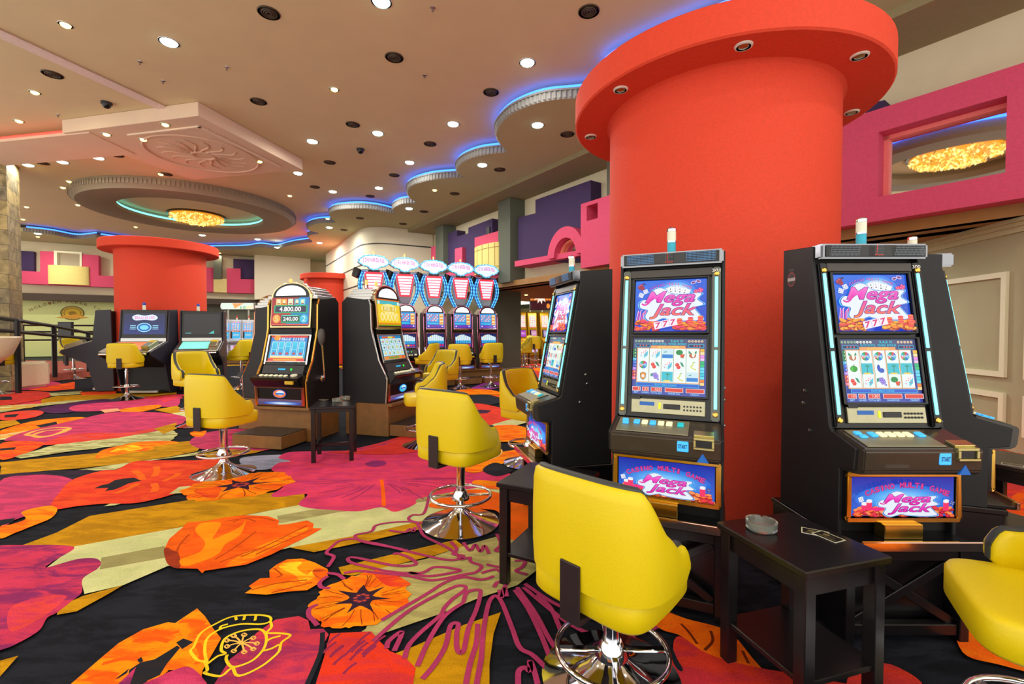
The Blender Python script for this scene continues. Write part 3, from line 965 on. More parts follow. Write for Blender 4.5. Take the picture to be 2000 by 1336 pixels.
for i in range(180):
    a = 2 * pi * i / 180
    M = Matrix.Translation((cc.x, cc.y, 0)) @ Matrix.Rotation(a, 4, 'Z')
    mb.box(RO + .055, RO + .08, -.02, .02, Z_LOW + .1, Z_LOW + .22, M)
struct(mb.build('trim_ring_flutes', mat('ring flute plaster', (150, 138, 120), 0.9)))
o = MB().tube([(cc.x + (RI + .03) * cos(2 * pi * i / 80), cc.y + (RI + .03) * sin(2 * pi * i / 80), Z_LOW + .15) for i in range(80)], 0.03, 6, closed=True).build('led_strip', cyan_led)
tag(o, 'turquoise ring light strip inside the round ceiling coffer', 'light strip')
ch = at_z(385, 420, Z_MAIN)
root = empty('crystal_ceiling_light', (ch.x, ch.y, Z_MAIN))
tag(root, 'wide oval ceiling light packed with glowing golden crystals in the round coffer', 'ceiling light')
MB().lathe([(0.78, -0.05), (0.82, -0.04), (0.82, 0.0), (0.78, 0.0)], 48, True, True).build('rim', mat('bronze rim', (90, 70, 40), 0.3, 1.0), root)
rnd = random.Random(4)
mb = MB()
for k in range(330):
    a = rnd.uniform(0, 2 * pi); r = 0.76 * sqrt(rnd.random())
    z = -0.10 - 0.16 * (1 - (r / 0.77) ** 2) + rnd.uniform(-.03, .03)
    s_ = rnd.uniform(.025, .05)
    x, y = r * cos(a), r * sin(a)
    v = mb.pts([(x, y, z - s_ * 1.3), (x + s_, y, z), (x, y + s_, z), (x - s_, y, z), (x, y - s_, z), (x, y, z + s_)])
    for f in ((0, 2, 1), (0, 3, 2), (0, 4, 3), (0, 1, 4), (5, 1, 2), (5, 2, 3), (5, 3, 4), (5, 4, 1)):
        mb.face([v[i] for i in f])
o = mb.build('crystal_drops', crystal_mat(), root)
o['kind'] = 'stuff'
MB().lathe([(0.76, -0.07), (0.76, -0.05)], 40).build('glow_plate', emit('gold glow plate', (240, 150, 20), .7), root)

# second round coffer over the front of the hall: the photo shows it in the mirror window
c2x, c2y = -.9, 2.3
def ring2(r, z):
    return [(c2x + r * cos(2 * pi * i / 64), c2y + r * sin(2 * pi * i / 64), z) for i in range(64)]
mb = MB()
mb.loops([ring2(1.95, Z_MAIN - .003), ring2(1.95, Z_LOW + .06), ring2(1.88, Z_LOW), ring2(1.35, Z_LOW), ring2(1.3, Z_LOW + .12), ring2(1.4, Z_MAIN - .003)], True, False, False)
struct(mb.build('trim_ring', MATS['shaded ring paint'], smooth=True))
o2 = MB().tube([(c2x + 1.98 * cos(2 * pi * i / 64), c2y + 1.98 * sin(2 * pi * i / 64), Z_MAIN - .06) for i in range(64)], .025, 6, closed=True).build('led_strip', blue_led)
tag(o2, 'blue ring light strip of the coffer seen only in the mirror window, upper right', 'light strip')
r2 = copy_tree(root); r2.location = (c2x, c2y, Z_MAIN); r2['label'] = 'crystal ceiling light seen only as a reflection in the mirror window, upper right'

# ---- walls: right (long wall with relief blocks)
zb = 2.75
mb = MB(); mb.box(-9.5, 9.0, -0.25, 0.0, 2.5, Z_LEDGE - .02, WM)
struct(mb.build('wall_right', cream_wall))
WD = 0.6
def pxc(X, Y):   # crop coordinates used while measuring the right wall
    return (820 + X / 5.263, 330 + Y / 5.263)
C5 = lambda L: [pxc(*p) for p in L]
# purple blocks
relief(C5([(1010, 500), (1188, 455), (1188, 318), (1757, 115), (1757, 800), (1640, 950), (1010, 960)]), 0, 0.32, purple_wall)
relief(C5([(232, 685), (383, 628), (383, 692), (498, 662), (498, 605), (745, 508), (745, 1010), (232, 1060)]), 0, 0.30, purple_wall)
# small dark niche with a white figure shaped light slot
relief(C5([(684, 600), (715, 590), (715, 668), (684, 676)]), 0.28, 0.33, black_matte)
# grey pilasters
def pilaster(px, py_top, w, t_shift=0.0, d=0.48, z0=2.6):
    t, z = ww(px, py_top, d)
    TRIM[0] += 1
    return struct(MB().box(t - w, t, 0.0, d, z0, Z_LOW - 0.11, WM).build('trim_%d' % TRIM[0], mat('grey green pilaster', (92, 98, 86), 0.8)))
pilaster(*pxc(805, 345), 0.0 + 0.55)
pilaster(*pxc(160, 620), 0.55)
pilaster(*pxc(1922, 10), 0.3)
relief([(1690, 205), (1728, 195), (1728, 330), (1690, 330)], 0, 0.32, purple_wall)
# pink blocks
relief(C5([(563, 708), (938, 600), (938, 1078), (563, 1185)]), 0, 0.43, pink_wall)
relief(C5([(360, 822), (435, 803), (435, 1120), (360, 1140)]), 0, .42, pink_wall)
relief(C5([(115, 802), (183, 786), (183, 900), (222, 892), (222, 1100), (115, 1120)]), 0, .42, pink_wall)
relief(C5([(-20, 1130), (560, 1010), (560, 1110), (-20, 1180)]), 0, .38, pink_wall)
# big pink wall block with its openings: built as strips round the holes
zt3 = 4.22
def rect_block(t0, t1, z0, z1, d0, d1, m, nm=None):
    TRIM[0] += 1
    return struct(MB().box(t0, t1, d0, d1, z0, z1, WM).build(nm or 'trim_%d' % TRIM[0], m))
tA, zA = ww(*pxc(1655, 320), WD)
wl, wzt = ww(1716, 258, WD); wl2, wzb = ww(1716, 383, WD); wr, wzt2 = ww(1967, 187, WD); wr2, wzb2 = ww(1967, 338, WD)
zt3 = ww(1800, 186, WD)[1]
zb3 = ww(1800, 418, WD)[1]
wt, wb = (wzt + wzt2) / 2, (wzb + wzb2) / 2
n0, nz1 = ww(*pxc(1715, 365), WD); n1, nz0 = ww(*pxc(1828, 505), WD)
print('pink block', tA, zA, zt3, zb3, 'window', wl, wr, wt, wb, 'niche', n0, n1, nz0, nz1)
nz1 = nz0 + abs(n0 - n1)
mb = MB()
tz = -8.6
def pb(t0, t1, z0, z1):
    mb.box(min(t0, t1), max(t0, t1), 0.0, WD, z0, z1, WM)
pb(tA, n0, zb3, zt3); pb(n0, n1, zb3, nz0); pb(n0, n1, nz1, zt3); pb(n1, wl, zb3, zt3)
pb(wl, wr, zb3, wb); pb(wl, wr, wt, zt3); pb(wr, tz, zb3, zt3)
struct(mb.build('trim_pink_block', pink_wall))
# niche with its warm inside light put into the colour, and window reveal
niche = struct(MB().box(min(n0, n1), max(n0, n1), 0.02, 0.06, nz0, nz1, WM).build('trim_niche', mat('niche warm light tint', (250, 160, 130), 0.8)))
win = struct(MB().box(min(wl, wr), max(wl, wr), 0.30, 0.34, wb, wt, WM).build('window_1', mirror_m))
mb = MB()
fr = 0.05
mb.box(min(wl, wr), max(wl, wr), 0.34, 0.40, wt - fr, wt, WM); mb.box(max(wl, wr) - fr, max(wl, wr), 0.34, 0.40, wb, wt, WM)
mb.build('window_frame', mat('salmon window reveal', (246, 130, 128), 0.6), win)
# low pink strip with an arch
relief(C5([(975, 948), (1660, 832), (1660, 888), (975, 1005)]), 0, .5, pink_wall)
ac, az = ww(*pxc(1480, 868), WD)
al = abs(ww(*pxc(1308, 880), WD)[0] - ac)
az_top = ww(*pxc(1492, 588), WD)[1]
R1 = (al + (az_top - az)) / 2
n = 28
ringp = [(ac + R1 * cos(pi * i / n), az - .05 + (az_top - az + .05) * sin(pi * i / n)) for i in range(n + 1)] + [(ac + 0.62 * R1 * cos(pi * (n - i) / n), az - .05 + (az_top - az + .05) * .62 * sin(pi * (n - i) / n)) for i in range(n + 1)]
struct(MB().prism_y(ringp, 0.0, WD - 0.02, WM).build('trim_arch', pink_wall))
aw = struct(MB().prism_y([(ac + 0.6 * R1 * cos(pi * i / n), az - .05 + (az_top - az) * .6 * sin(pi * i / n)) for i in range(n + 1)], 0.31, 0.325, WM).build('window_2', mirror_m))
MB().prism_y([(ac + 0.625 * R1 * cos(pi * i / n), az - .05 + (az_top - az) * .64 * sin(pi * i / n)) for i in range(n + 1)] + [(ac + 0.56 * R1 * cos(pi * (n - i) / n), az - .05 + (az_top - az) * .57 * sin(pi * (n - i) / n)) for i in range(n + 1)], 0.33, 0.40, WM).build('window_frame', mat('salmon arch reveal', (250, 150, 120), 0.6), aw)
# cream drum balcony on the pink block
def drum(px0, px1, pyt, pyb, d, which, label, lines=True):
    f = ww if which == 'w' else lw
    M = WM if which == 'w' else LM
    t0, z1 = f(px0, pyt, d); t1, z0 = f(px1, pyb, d)
    c = (t0 + t1) / 2; r = abs(t1 - t0) / 2
    root = empty('drum_lamp', tuple(M @ Vector((c, d, z0))), 0)
    tag(root, label, 'wall lamp')
    inv = Matrix.Translation(-(M @ Vector((c, d, z0))))
    seg = 20
    P = [(c + r * cos(pi * i / seg), d + 0.28 * r * sin(pi * i / seg)) for i in range(seg + 1)]
    mb = MB(); mb.prism_z(P, z0, z1, inv @ M)
    mb.build('shade', mat('cream backlit shade', (232, 216, 130), 0.6), root, smooth=True)
    if lines:
        mb = MB()
        for i in range(1, seg, 3):
            q0 = inv @ M @ Vector((P[i][0], P[i][1], z0 + .01)); q1 = inv @ M @ Vector((P[i][0], P[i][1], z1 - .01))
            mb.cyl(q0, q1, 0.008, 5)
        for zz in (z0 + (z1 - z0) * .18, z0 + (z1 - z0) * .84):
            mb.tube([tuple(inv @ M @ Vector((p[0], p[1], zz))) for p in P], 0.007, 5)
        mb.build('shade_ribs', brown_trim, root)
drum(*[pxc(572, 812)[0], pxc(830, 812)[0]], pxc(700, 822)[1], pxc(700, 1052)[1], 0.44, 'w', 'cream drum shaped wall lamp on a pink wall block above the tall machines')

# brown fascia and overhang, recessed walls below
mb = MB(); mb.box(-8.6, 7.6, 0.2, 0.36, 2.50, zb3 + .01, WM)
struct(mb.build('trim_fascia', brown_trim))
mb = MB(); mb.box(-8.6, 7.6, -7.0, 0.352, 2.5, 2.56, WM)
struct(mb.build('ceiling', mat('brown soffit paint', (150, 112, 62), 0.8)))
mb = MB(); mb.box(-1.5, 13, -5.8, -5.6, 0, 2.58, WM); mb.box(12, 12.2, -5.6, 0, 0, 2.58, WM)
struct(mb.build('wall_recess', grey_wall))
mb = MB(); mb.box(2.2, 11.9, -5.6, -5.2, 2.0, 2.35, WM)
struct(mb.build('trim_recess_beam', mat('pale beam paint', (200, 190, 150), 0.8)))
# grey pier at the end of the tall machines
mb = MB(); mb.box(4.25, 4.62, -0.9, 0.15, 0, 2.55, WM)
struct(mb.build('trim_pier', mat('grey green pilaster', (92, 98, 86), 0.8)))

# beige panelled wall under the overhang, right
BX = lambda y: 5.40 + 0.146 * (y - 4.8)
b0 = Vector((BX(2.0), 2.0, 0)); b1 = Vector((BX(11.5), 11.5, 0))
ba = (b1 - b0).normalized(); bn = Vector((-ba.y, ba.x, 0))
BM = frame(b0, ba, bn)
mb = MB(); mb.box(-0.5, (b1 - b0).length, -0.15, 0, 0, 2.56, BM)
struct(mb.build('wall_beige', beige_wall))
def bw(px, py):
    return on_wall(px, py, 0.0, b0, ba, bn)
mb = MB()
Lb = (b1 - b0).length
for i, (y0, z0, z1) in enumerate(((0.0, 2.36, 2.50), (0.03, 2.42, 2.50), (0.07, 2.46, 2.50))):
    mb.box(-0.5, Lb, 0, 0.03 + y0, z0, z1, BM)
struct(mb.build('trim_crown', mat('crown moulding', (196, 192, 150), 0.7)))
def panel(t0, t1, z0, z1, k):
    mb = MB()
    w, d = 0.06, 0.035
    mb.box(t0, t1, 0, d, z0, z0 + w, BM); mb.box(t0, t1, 0, d, z1 - w, z1, BM)
    mb.box(t0, t0 + w, 0, d, z0 + w, z1 - w, BM); mb.box(t1 - w, t1, 0, d, z0 + w, z1 - w, BM)
    struct(mb.build('trim_panel_%d' % k, white_trim, bevel=0.01))
pr, pz1 = bw(1972, 530); _, pz0 = bw(1972, 738); _, qz1 = bw(1972, 769); _, qz0 = bw(1972, 847)
pr -= 0
panel(pr, pr + 2.1, pz0, pz1, 1); panel(pr, pr + 2.1, qz0, qz1, 2)
panel(pr - 2.3, pr - 0.22, pz0, pz1, 3); panel(pr - 2.3, pr - 0.22, qz0, qz1, 4)

# curved white wall far behind
cw = [Vector((-8.6, 21.1)), Vector((-4.9, 15.35)), Vector((-2.85, 16.4))]
e1 = (cw[0] - cw[1]).normalized(); e2 = (cw[2] - cw[1]).normalized()
rr = 1.0
arc = [cw[0]]
for k in range(11):
    t = k / 10
    a = cw[1] + e1 * rr; b = cw[1] + e2 * rr
    arc.append(a * (1 - t) ** 2 + cw[1] * 2 * t * (1 - t) + b * t * t)
arc.append(cw[2])
back = [Vector((-1.0, 22)), Vector((-8.0, 24))]
mb = MB(); mb.prism_z([tuple(p) for p in arc + back], 0, Z_LOW + .01)
struct(mb.build('wall_curved', mat('white wall paint', (226, 220, 196), 0.8, noise=0.02), smooth=True, angle=30))
mb = MB()
for z in (4.32, 3.62, 2.95):
    A3 = [(p.x, p.y) for p in arc]
    for i in range(len(arc) - 1):
        d_ = (arc[i + 1] - arc[i]).normalized(); nn = Vector((-d_.y, d_.x)) * -0.012
        nn = -nn if (nn.dot(Vector((-1, -1)))) < 0 else nn
        p, q = arc[i], arc[i + 1]
        mb.prism_z([(p.x, p.y), (q.x, q.y), (q.x + nn.x, q.y + nn.y), (p.x + nn.x, p.y + nn.y)], z - .02, z + .02)
struct(mb.build('trim_grooves', dark_grey))

# far left wall
LLEN = 12.5
mb = MB(); mb.box(-6, LLEN, -0.3, 0.0, 2.6, Z_LEDGE - .02, LM)
struct(mb.build('wall_left', cream_wall))
def pxl(X, Y):
    return (40 + X / 9.545, 440 + Y / 9.545)
CL = lambda L: [pxl(*p) for p in L]
relief(CL([(-60, 470), (250, 490), (250, 862), (-60, 850)]), 0, 0.25, purple_wall, 'l')
relief(CL([(-80, 845), (365, 866), (365, 478), (640, 494), (640, 745), (1150, 775), (1150, 540), (1455, 562), (1455, 936), (1900, 952), (1900, 1165), (-80, 1080)]), 0, 0.4, pink_wall, 'l')
o = relief(CL([(640, 495), (1130, 520), (1130, 770), (640, 745)]), 0.20, 0.24, mirror_m, 'l', 'window_3')
fp = [lw(*pxl(*q), 0.42) for q in ((625, 470), (1145, 500), (1145, 775), (625, 745))]
ip = [lw(*pxl(*q), 0.42) for q in ((680, 505), (1105, 530), (1105, 775), (680, 750))]
mb = MB()
for i in range(4):
    j = (i + 1) % 4
    mb.prism_y([fp[i], fp[j], ip[j], ip[i]], 0.24, 0.43, LM)
mb.build('window_frame', white_trim, o)
drum(pxl(508, 0)[0], pxl(1290, 0)[0], pxl(0, 740)[1], pxl(0, 1125)[1], 0.42, 'l', 'wide cream drum shaped wall lamp under a window on the far left wall', False)
# second stretch, right of the left red column
def px5(X, Y):
    return (400 + X / 4, 420 + Y / 4)
C6 = lambda L: [px5(*p) for p in L]
relief(C6([(-60, 405), (68, 412), (68, 600), (-60, 600)]), 0, 0.4, pink_wall, 'l')
relief(C6([(68, 300), (132, 320), (132, 500), (68, 500)]), 0, 0.5, mat('grey green pilaster', (92, 98, 86), 0.8), 'l')
relief(C6([(68, 498), (172, 498), (172, 606), (68, 602)]), 0, 0.45, mat('cream block', (226, 208, 140), 0.8), 'l')
relief(C6([(222, 342), (392, 350), (392, 500), (222, 496)]), 0, 0.3, purple_wall, 'l')
relief(C6([(170, 415), (280, 418), (280, 500), (392, 502), (392, 614), (170, 606)]), 0, 0.42, pink_wall, 'l')
relief(C6([(388, 300), (825, 330), (825, 640), (388, 660)]), 0, 0.9, mat('white wall paint', (226, 220, 196), 0.8), 'l', 'wall_white')
mb = MB(); mb.box(-6, 12.5, -0.2, 0.3, 2.55, 2.82, LM)
struct(mb.build('trim_fascia', mat('dark brown fascia', (66, 52, 40), 0.6)))
mb = MB(); mb.box(-6, 14, -0.5, -0.3, 0, 2.6, LM)
struct(mb.build('wall_far', grey_wall))
mb = MB(); mb.box(9.4, 14.0, 0.0, 0.02, 0, 2.6, LM)
struct(mb.build('wall_grey_return', grey_wall))
# cream sign wall with lettering and a round badge
sg = empty('wall_sign', (0, 0, 0))
t0, z1 = lw(45, 582, -0.1); t1, z0 = lw(215, 660, -0.1)
zc = lw(135, 582, -0.1)[1]
M0 = LM @ Vector(((t0 + t1) / 2, -0.18, 0.0))
sg.location = M0
sg.rotation_euler = (0, 0, atan2(LB.y, LB.x))
tag(sg, 'pale green poker tour wall sign with arched lettering and a round gold badge', 'sign')
wS = abs(t1 - t0) / 2
MB().box(-wS - 1.5, wS + 1.0, -0.02, 0.10, 0.3, zc).build('board', mat('pale green sign board', (208, 222, 150), 0.7, noise=0.02), sg)
a = Art()
S = wS / 85.0   # metres per photo pixel
txt = "HOLD'EM POKER TOUR"
n = len(txt)
for i, chn in enumerate(txt):
    if chn == ' ':
        continue
    u = -72 + 152 * i / (n - 1)
    a.text(chn, u * S, (57 - 27 * ((u + 2) / 76) ** 2) * S - 57 * S, 6.5 * S, 7 * S, (140, 108, 50), rot=-0.8 * (u / 76) * 0.6)
art_on(a, 'lettering', art_mat('painted lettering', 0, rough=0.6), sg, 0, -0.03, zc - 10 * S)
a = Art()
cxs = 8 * S
a.ell(cxs, 0, 24 * S, 19 * S, (60, 66, 44), 32); a.ell(cxs, 0, 22 * S, 17.5 * S, (176, 142, 30), 32)
a.ell(cxs, 0, 17 * S, 13 * S, (120, 96, 20), 32); a.ell(cxs, 0, 16 * S, 12 * S, (206, 176, 40), 32)
for k in range(24):
    q = 2 * pi * k / 24
    a.ribbon([(cxs + 17.5 * S * cos(q), 13.5 * S * sin(q)), (cxs + 21 * S * cos(q), 16.6 * S * sin(q))], 0.9 * S, (230, 205, 90))
a.ell(cxs, -1 * S, 8 * S, 6 * S, (150, 120, 24), 20)
a.poly([(cxs - 5 * S, -6 * S), (cxs + 6 * S, -2 * S), (cxs + 22 * S, -9 * S), (cxs + 34 * S, -11 * S), (cxs + 20 * S, -14 * S), (cxs - 22 * S, -14 * S), (cxs - 34 * S, -12 * S), (cxs - 20 * S, -9 * S)], (205, 150, 40))
art_on(a, 'badge', art_mat('painted lettering', 0, rough=0.6), sg, 0, -0.032, zc - 40 * S)

# stone pillar at the left edge
def stone_mat():
    m = bpy.data.materials.new('stone cladding')
    nt, N, L, b = nodes_of(m)
    tc = N.new('ShaderNodeTexCoord')
    br = N.new('ShaderNodeTexBrick')
    br.inputs['Scale'].default_value = 1.0
    br.inputs['Brick Width'].default_value = 0.55; br.inputs['Row Height'].default_value = 0.32
    br.inputs['Mortar Size'].default_value = 0.006
    br.inputs['Color1'].default_value = lin((168, 150, 100)); br.inputs['Color2'].default_value = lin((132, 124, 100)); br.inputs['Mortar'].default_value = lin((90, 84, 70))
    sx = N.new('ShaderNodeSeparateXYZ'); cb = N.new('ShaderNodeCombineXYZ'); ad = N.new('ShaderNodeMath'); ad.operation = 'ADD'
    L.new(tc.outputs['Object'], sx.inputs[0]); L.new(sx.outputs['X'], ad.inputs[0]); L.new(sx.outputs['Y'], ad.inputs[1])
    L.new(ad.outputs[0], cb.inputs['X']); L.new(sx.outputs['Z'], cb.inputs['Y']); L.new(cb.outputs[0], br.inputs['Vector'])
    nz = N.new('ShaderNodeTexNoise'); nz.inputs['Scale'].default_value = 3.5; nz.inputs['Detail'].default_value = 6; nz.inputs['Distortion'].default_value = 1.5
    L.new(tc.outputs['Object'], nz.inputs['Vector'])
    mr = N.new('ShaderNodeMapRange'); mr.inputs['To Min'].default_value = 0.5; mr.inputs['To Max'].default_value = 1.5
    mr.inputs['From Min'].default_value = .3; mr.inputs['From Max'].default_value = .7
    L.new(nz.outputs['Fac'], mr.inputs['Value'])
    mx = N.new('ShaderNodeMix'); mx.data_type = 'RGBA'; mx.blend_type = 'MULTIPLY'; mx.inputs['Factor'].default_value = 1
    L.new(br.outputs['Color'], mx.inputs['A']); L.new(mr.outputs['Result'], mx.inputs['B']); L.new(mx.outputs['Result'], b.inputs['Base Color'])
    b.inputs['Roughness'].default_value = 0.6
    return m
sp = empty('stone_pillar', (-11.02, 10.0, 0), atan2(-0.587, -0.81))
tag(sp, 'tall square stone clad pillar at the left edge of the photo', 'pillar')
MB().box(0, 1.3, -1.0, 0, 0, Z_MAIN).build('shaft', stone_mat(), sp, bevel=0.006)

# ---- red columns
def column(cx, cy, R, RC, z0, z1, label, spots=0, seg=72):
    root = empty('column', (cx, cy, 0)); tag(root, label, 'column')
    MB().lathe([(R, 0), (R, z0 - .02), (R + .012, z0 - .006), (R + .03, z0 + .002)], seg).build('shaft', red_plaster, root, smooth=True)
    MB().lathe([(R + 0.02, z0), (RC - 0.012, z0), (RC, z0 + 0.012), (RC, z1 - 0.012), (RC - 0.012, z1)], seg).build('cap', red_plaster, root, smooth=True, angle=25)
    return root
COLX, COLY, COLR = 1.70, 3.84, 0.862
ccap = column(COLX, COLY, COLR, 1.16, 3.06, 3.28, 'big round red column with a wide flat cap behind the nearest slot machines')
column(-8.2, 10.7, 0.862, 1.13, 3.12, 3.32, 'round red column behind the black touch screen terminals on the left')
column(-7.43, 18.6, 0.85, 1.10, 3.38, 3.58, 'small distant red column behind the two arched slot machines')
# ================================================================ stools
yellow = mat('yellow leatherette', (228, 204, 2), 0.45, noise=0.04, nscale=180, bump=0.06)
piping_m = mat('charcoal leatherette', (58, 62, 60), 0.5, noise=0.06, nscale=120)
bracket_m = mat('dark bracket steel', (48, 38, 42), 0.45, 0.3)

def sup(a, b, n, k, seg, cx=0, cy=0):
    t = 2 * pi * k / seg
    c, s_ = cos(t), sin(t)
    return (cx + a * math.copysign(abs(c) ** (2 / n), c), cy + b * math.copysign(abs(s_) ** (2 / n), s_))

def seat_mesh():
    seg = 48
    rings = []
    for ins, z in ((0.04, 0.455), (0.008, 0.459), (0.0, 0.47), (0.0, 0.548), (0.007, 0.560), (0.022, 0.565), (0.10, 0.569)):
        R = []
        for k in range(seg):
            x, y = sup(0.236 - ins, 0.225 - ins, 5.5, k, seg, 0, 0.005)
            x *= 1.0 - 0.10 * max(0, (y + 0.05) / 0.28)          # a little narrower at the front
            R.append((x, y, z))
        rings.append(R)
    return MB().loops(rings)

# back shell, u runs along the wrap from the left front end to the right one
def shell_plan(u):
    """u in [-1, 1]; point and outward normal on the outer face"""
    a, b, yf = 0.256, 0.236, 0.10
    side = 0.26
    def P(u):
        s = abs(u)
        if s > 1 - side:                      # straight side
            t = (s - (1 - side)) / side
            x, y = a - 0.012 * t, -0.03 + (yf + 0.03) * t
        else:
            th = (s / (1 - side)) * pi / 2
            n = 3.2
            x = a * abs(sin(th)) ** (2 / n); y = -0.03 - (b - 0.03) * abs(cos(th)) ** (2 / n)
        return Vector((x if u >= 0 else -x, y))
    p = P(u); q = P(min(1, u + .01)) - P(max(-1, u - .01))
    n = Vector((q.y, -q.x)).normalized()
    return p, n
def shell_top(u):
    s = abs(u)
    t = min(1, max(0, (s - 0.44) / 0.44))
    t = t * t * (3 - 2 * t)
    z = 0.925 - 0.012 * (s / 0.44) ** 2 * (s < 0.44) - 0.012 * (s >= 0.44) - t * 0.235
    if s > 0.93:
        z -= 0.05 * ((s - 0.93) / 0.07) ** 2
    return z
def shell_bot(u):
    s = abs(u)
    z = 0.545
    if s > 0.93:
        z += 0.03 * ((s - 0.93) / 0.07) ** 2
    return z
US = [-1, -.985, -.965, -.94] + [-.9 + 1.8 * i / 44 for i in range(45)] + [.94, .965, .985, 1]
def shell_mesh():
    rings = []
    for u in US:
        p, n = shell_plan(u); zt, zb_ = shell_top(u), shell_bot(u)
        th = 0.058 if abs(u) < .95 else 0.058 - 0.012 * (abs(u) - .95) / .05
        hh = zt - zb_
        prof = [(-.010, 0.0), (0.006, .02), (.011, .25), (.011, .6), (.008, .88), (.001, .975), (-.014, 1.0), (-th + .014, 1.0), (-th - .001, .975), (-th - .006, .85), (-th - .008, .5), (-th - .004, .06), (-th + .012, 0.0)]
        rings.append([(p.x + n.x * o, p.y + n.y * o, zb_ + hh * t) for o, t in prof])
    return MB().loops(rings)
def piping_mesh():
    # dark band over the rim: down both front ends and along the top
    path = []
    for k in range(8):
        t = k / 8
        path.append((-1, shell_bot(-1) + (shell_top(-1) - shell_bot(-1)) * t, 0))
    for u in US:
        path.append((u, None, 1))
    for k in range(8):
        t = (k + 1) / 8
        path.append((1, shell_top(1) - (shell_top(1) - shell_bot(1)) * t, 0))
    rings = []
    for i, (u, z, top) in enumerate(path):
        p, n = shell_plan(u)
        th = 0.058 if abs(u) < .95 else 0.058 - 0.012 * (abs(u) - .95) / .05
        t2 = Vector((-n.y, n.x)) * (1 if u >= 0 else -1)
        if top:
            zz = shell_top(u)
            e = max(0, (abs(u) - .93) / .07)
            sect = [(-.012, -.008, 0), (-.012, .003, 0), (-.020, .008, 0), (-.036, .008, 0), (-.045, .003, 0), (-.045, -.008, 0), (-.028, -.012, 0)]
            ring = [(p.x + n.x * o + t2.x * .004 * e, p.y + n.y * o + t2.y * .004 * e, zz + dz) for o, dz, _ in sect]
        else:
            sect = [(-.010, -.006), (-.010, .003), (-.016, .007), (-.030, .007), (-.037, .003), (-.037, -.006), (-.024, -.010)]
            ring = [(p.x + n.x * o + t2.x * dt, p.y + n.y * o + t2.y * dt, z) for o, dt in sect]
        rings.append(ring)
    return MB().loops(rings, True, True, True)

SEAT = SHELL = PIPE = BRACK = None
POSTS = {}
def stool(name, x, y, f, lift, label, group='yellow stools'):
    """f: direction the sitter faces; lift: how far the gas post is raised"""
    global SEAT, SHELL, PIPE, BRACK
    root = empty('bar_stool', (x, y, 0), atan2(f[1], f[0]) - pi / 2)
    tag(root, label, 'stool', group)
    if SEAT is None:
        SEAT = seat_mesh().build('seat', yellow, None, smooth=True, angle=60)
        SHELL = shell_mesh().build('backrest', yellow, None, smooth=True, angle=60)
        PIPE = piping_mesh().build('piping', piping_m, None, smooth=True, angle=60)
        mb = MB()
        mb.prism_x([(-.255, .64), (-.245, .64), (-.245, .455), (-.05, .445), (-.05, .435), (-.255, .435)], -.042, .042)
        BRACK = mb.build('bracket', bracket_m, None, bevel=0.003)
        parts = [SEAT, SHELL, PIPE, BRACK]
    else:
        parts = []
        for o in (SEAT, SHELL, PIPE, BRACK):
            c = o.copy(); COL.objects.link(c); parts.append(c)
    for o in parts[:2] + parts[3:]:
        o.parent = root; o.location = (0, 0, lift)
    parts[2].parent = parts[1]; parts[2].location = (0, 0, 0)
    key = round(lift, 3)
    if key not in POSTS:
        rl = .7 * lift if lift < 0 else .4 * lift
        b = MB().lathe([(.262, 0), (.262, .006), (.235, .014), (.16, .034), (.09, .062), (.05, .095), (.036, .12), (.034, .13)], 48).build('base', chrome, root, smooth=True, angle=35)
        p = MB().lathe([(.031, .11), (.031, .40 + lift * .8), (.035, .405 + lift * .8), (.035, .425 + lift * .8), (.022, .43 + lift * .8), (.022, .462 + lift)], 24).build('post', chrome, root, smooth=True, angle=35)
        mb = MB()
        mb.tube([(.205 * cos(2 * pi * i / 48), .205 * sin(2 * pi * i / 48), .19 + rl) for i in range(48)], .0105, 10, closed=True)
        r = mb.build('foot_ring', chrome, root, smooth=True)
        mb = MB()
        mb.lathe([(.034, .155 + rl), (.062, .165 + rl), (.062, .18 + rl), (.036, .225 + rl)], 24)
        h = mb.build('hub', chrome, root, smooth=True, angle=35)
        sp = []
        for k in range(4):
            a = pi / 4 + k * pi / 2
            M = Matrix.Rotation(a, 4, 'Z')
            sp.append(MB().box(.05, .2, -.014, .014, .182 + rl, .194 + rl, M).build('spoke', chrome, r, bevel=.004, smooth=True))
        POSTS[key] = (b, p, r, h, sp)
    else:
        b, p, r, h, sp = POSTS[key]
        for o in (b, p, h):
            c = o.copy(); COL.objects.link(c); c.parent = root
        c = r.copy(); COL.objects.link(c); c.parent = root
        for s_ in sp:
            d = s_.copy(); COL.objects.link(d); d.parent = c
    return root

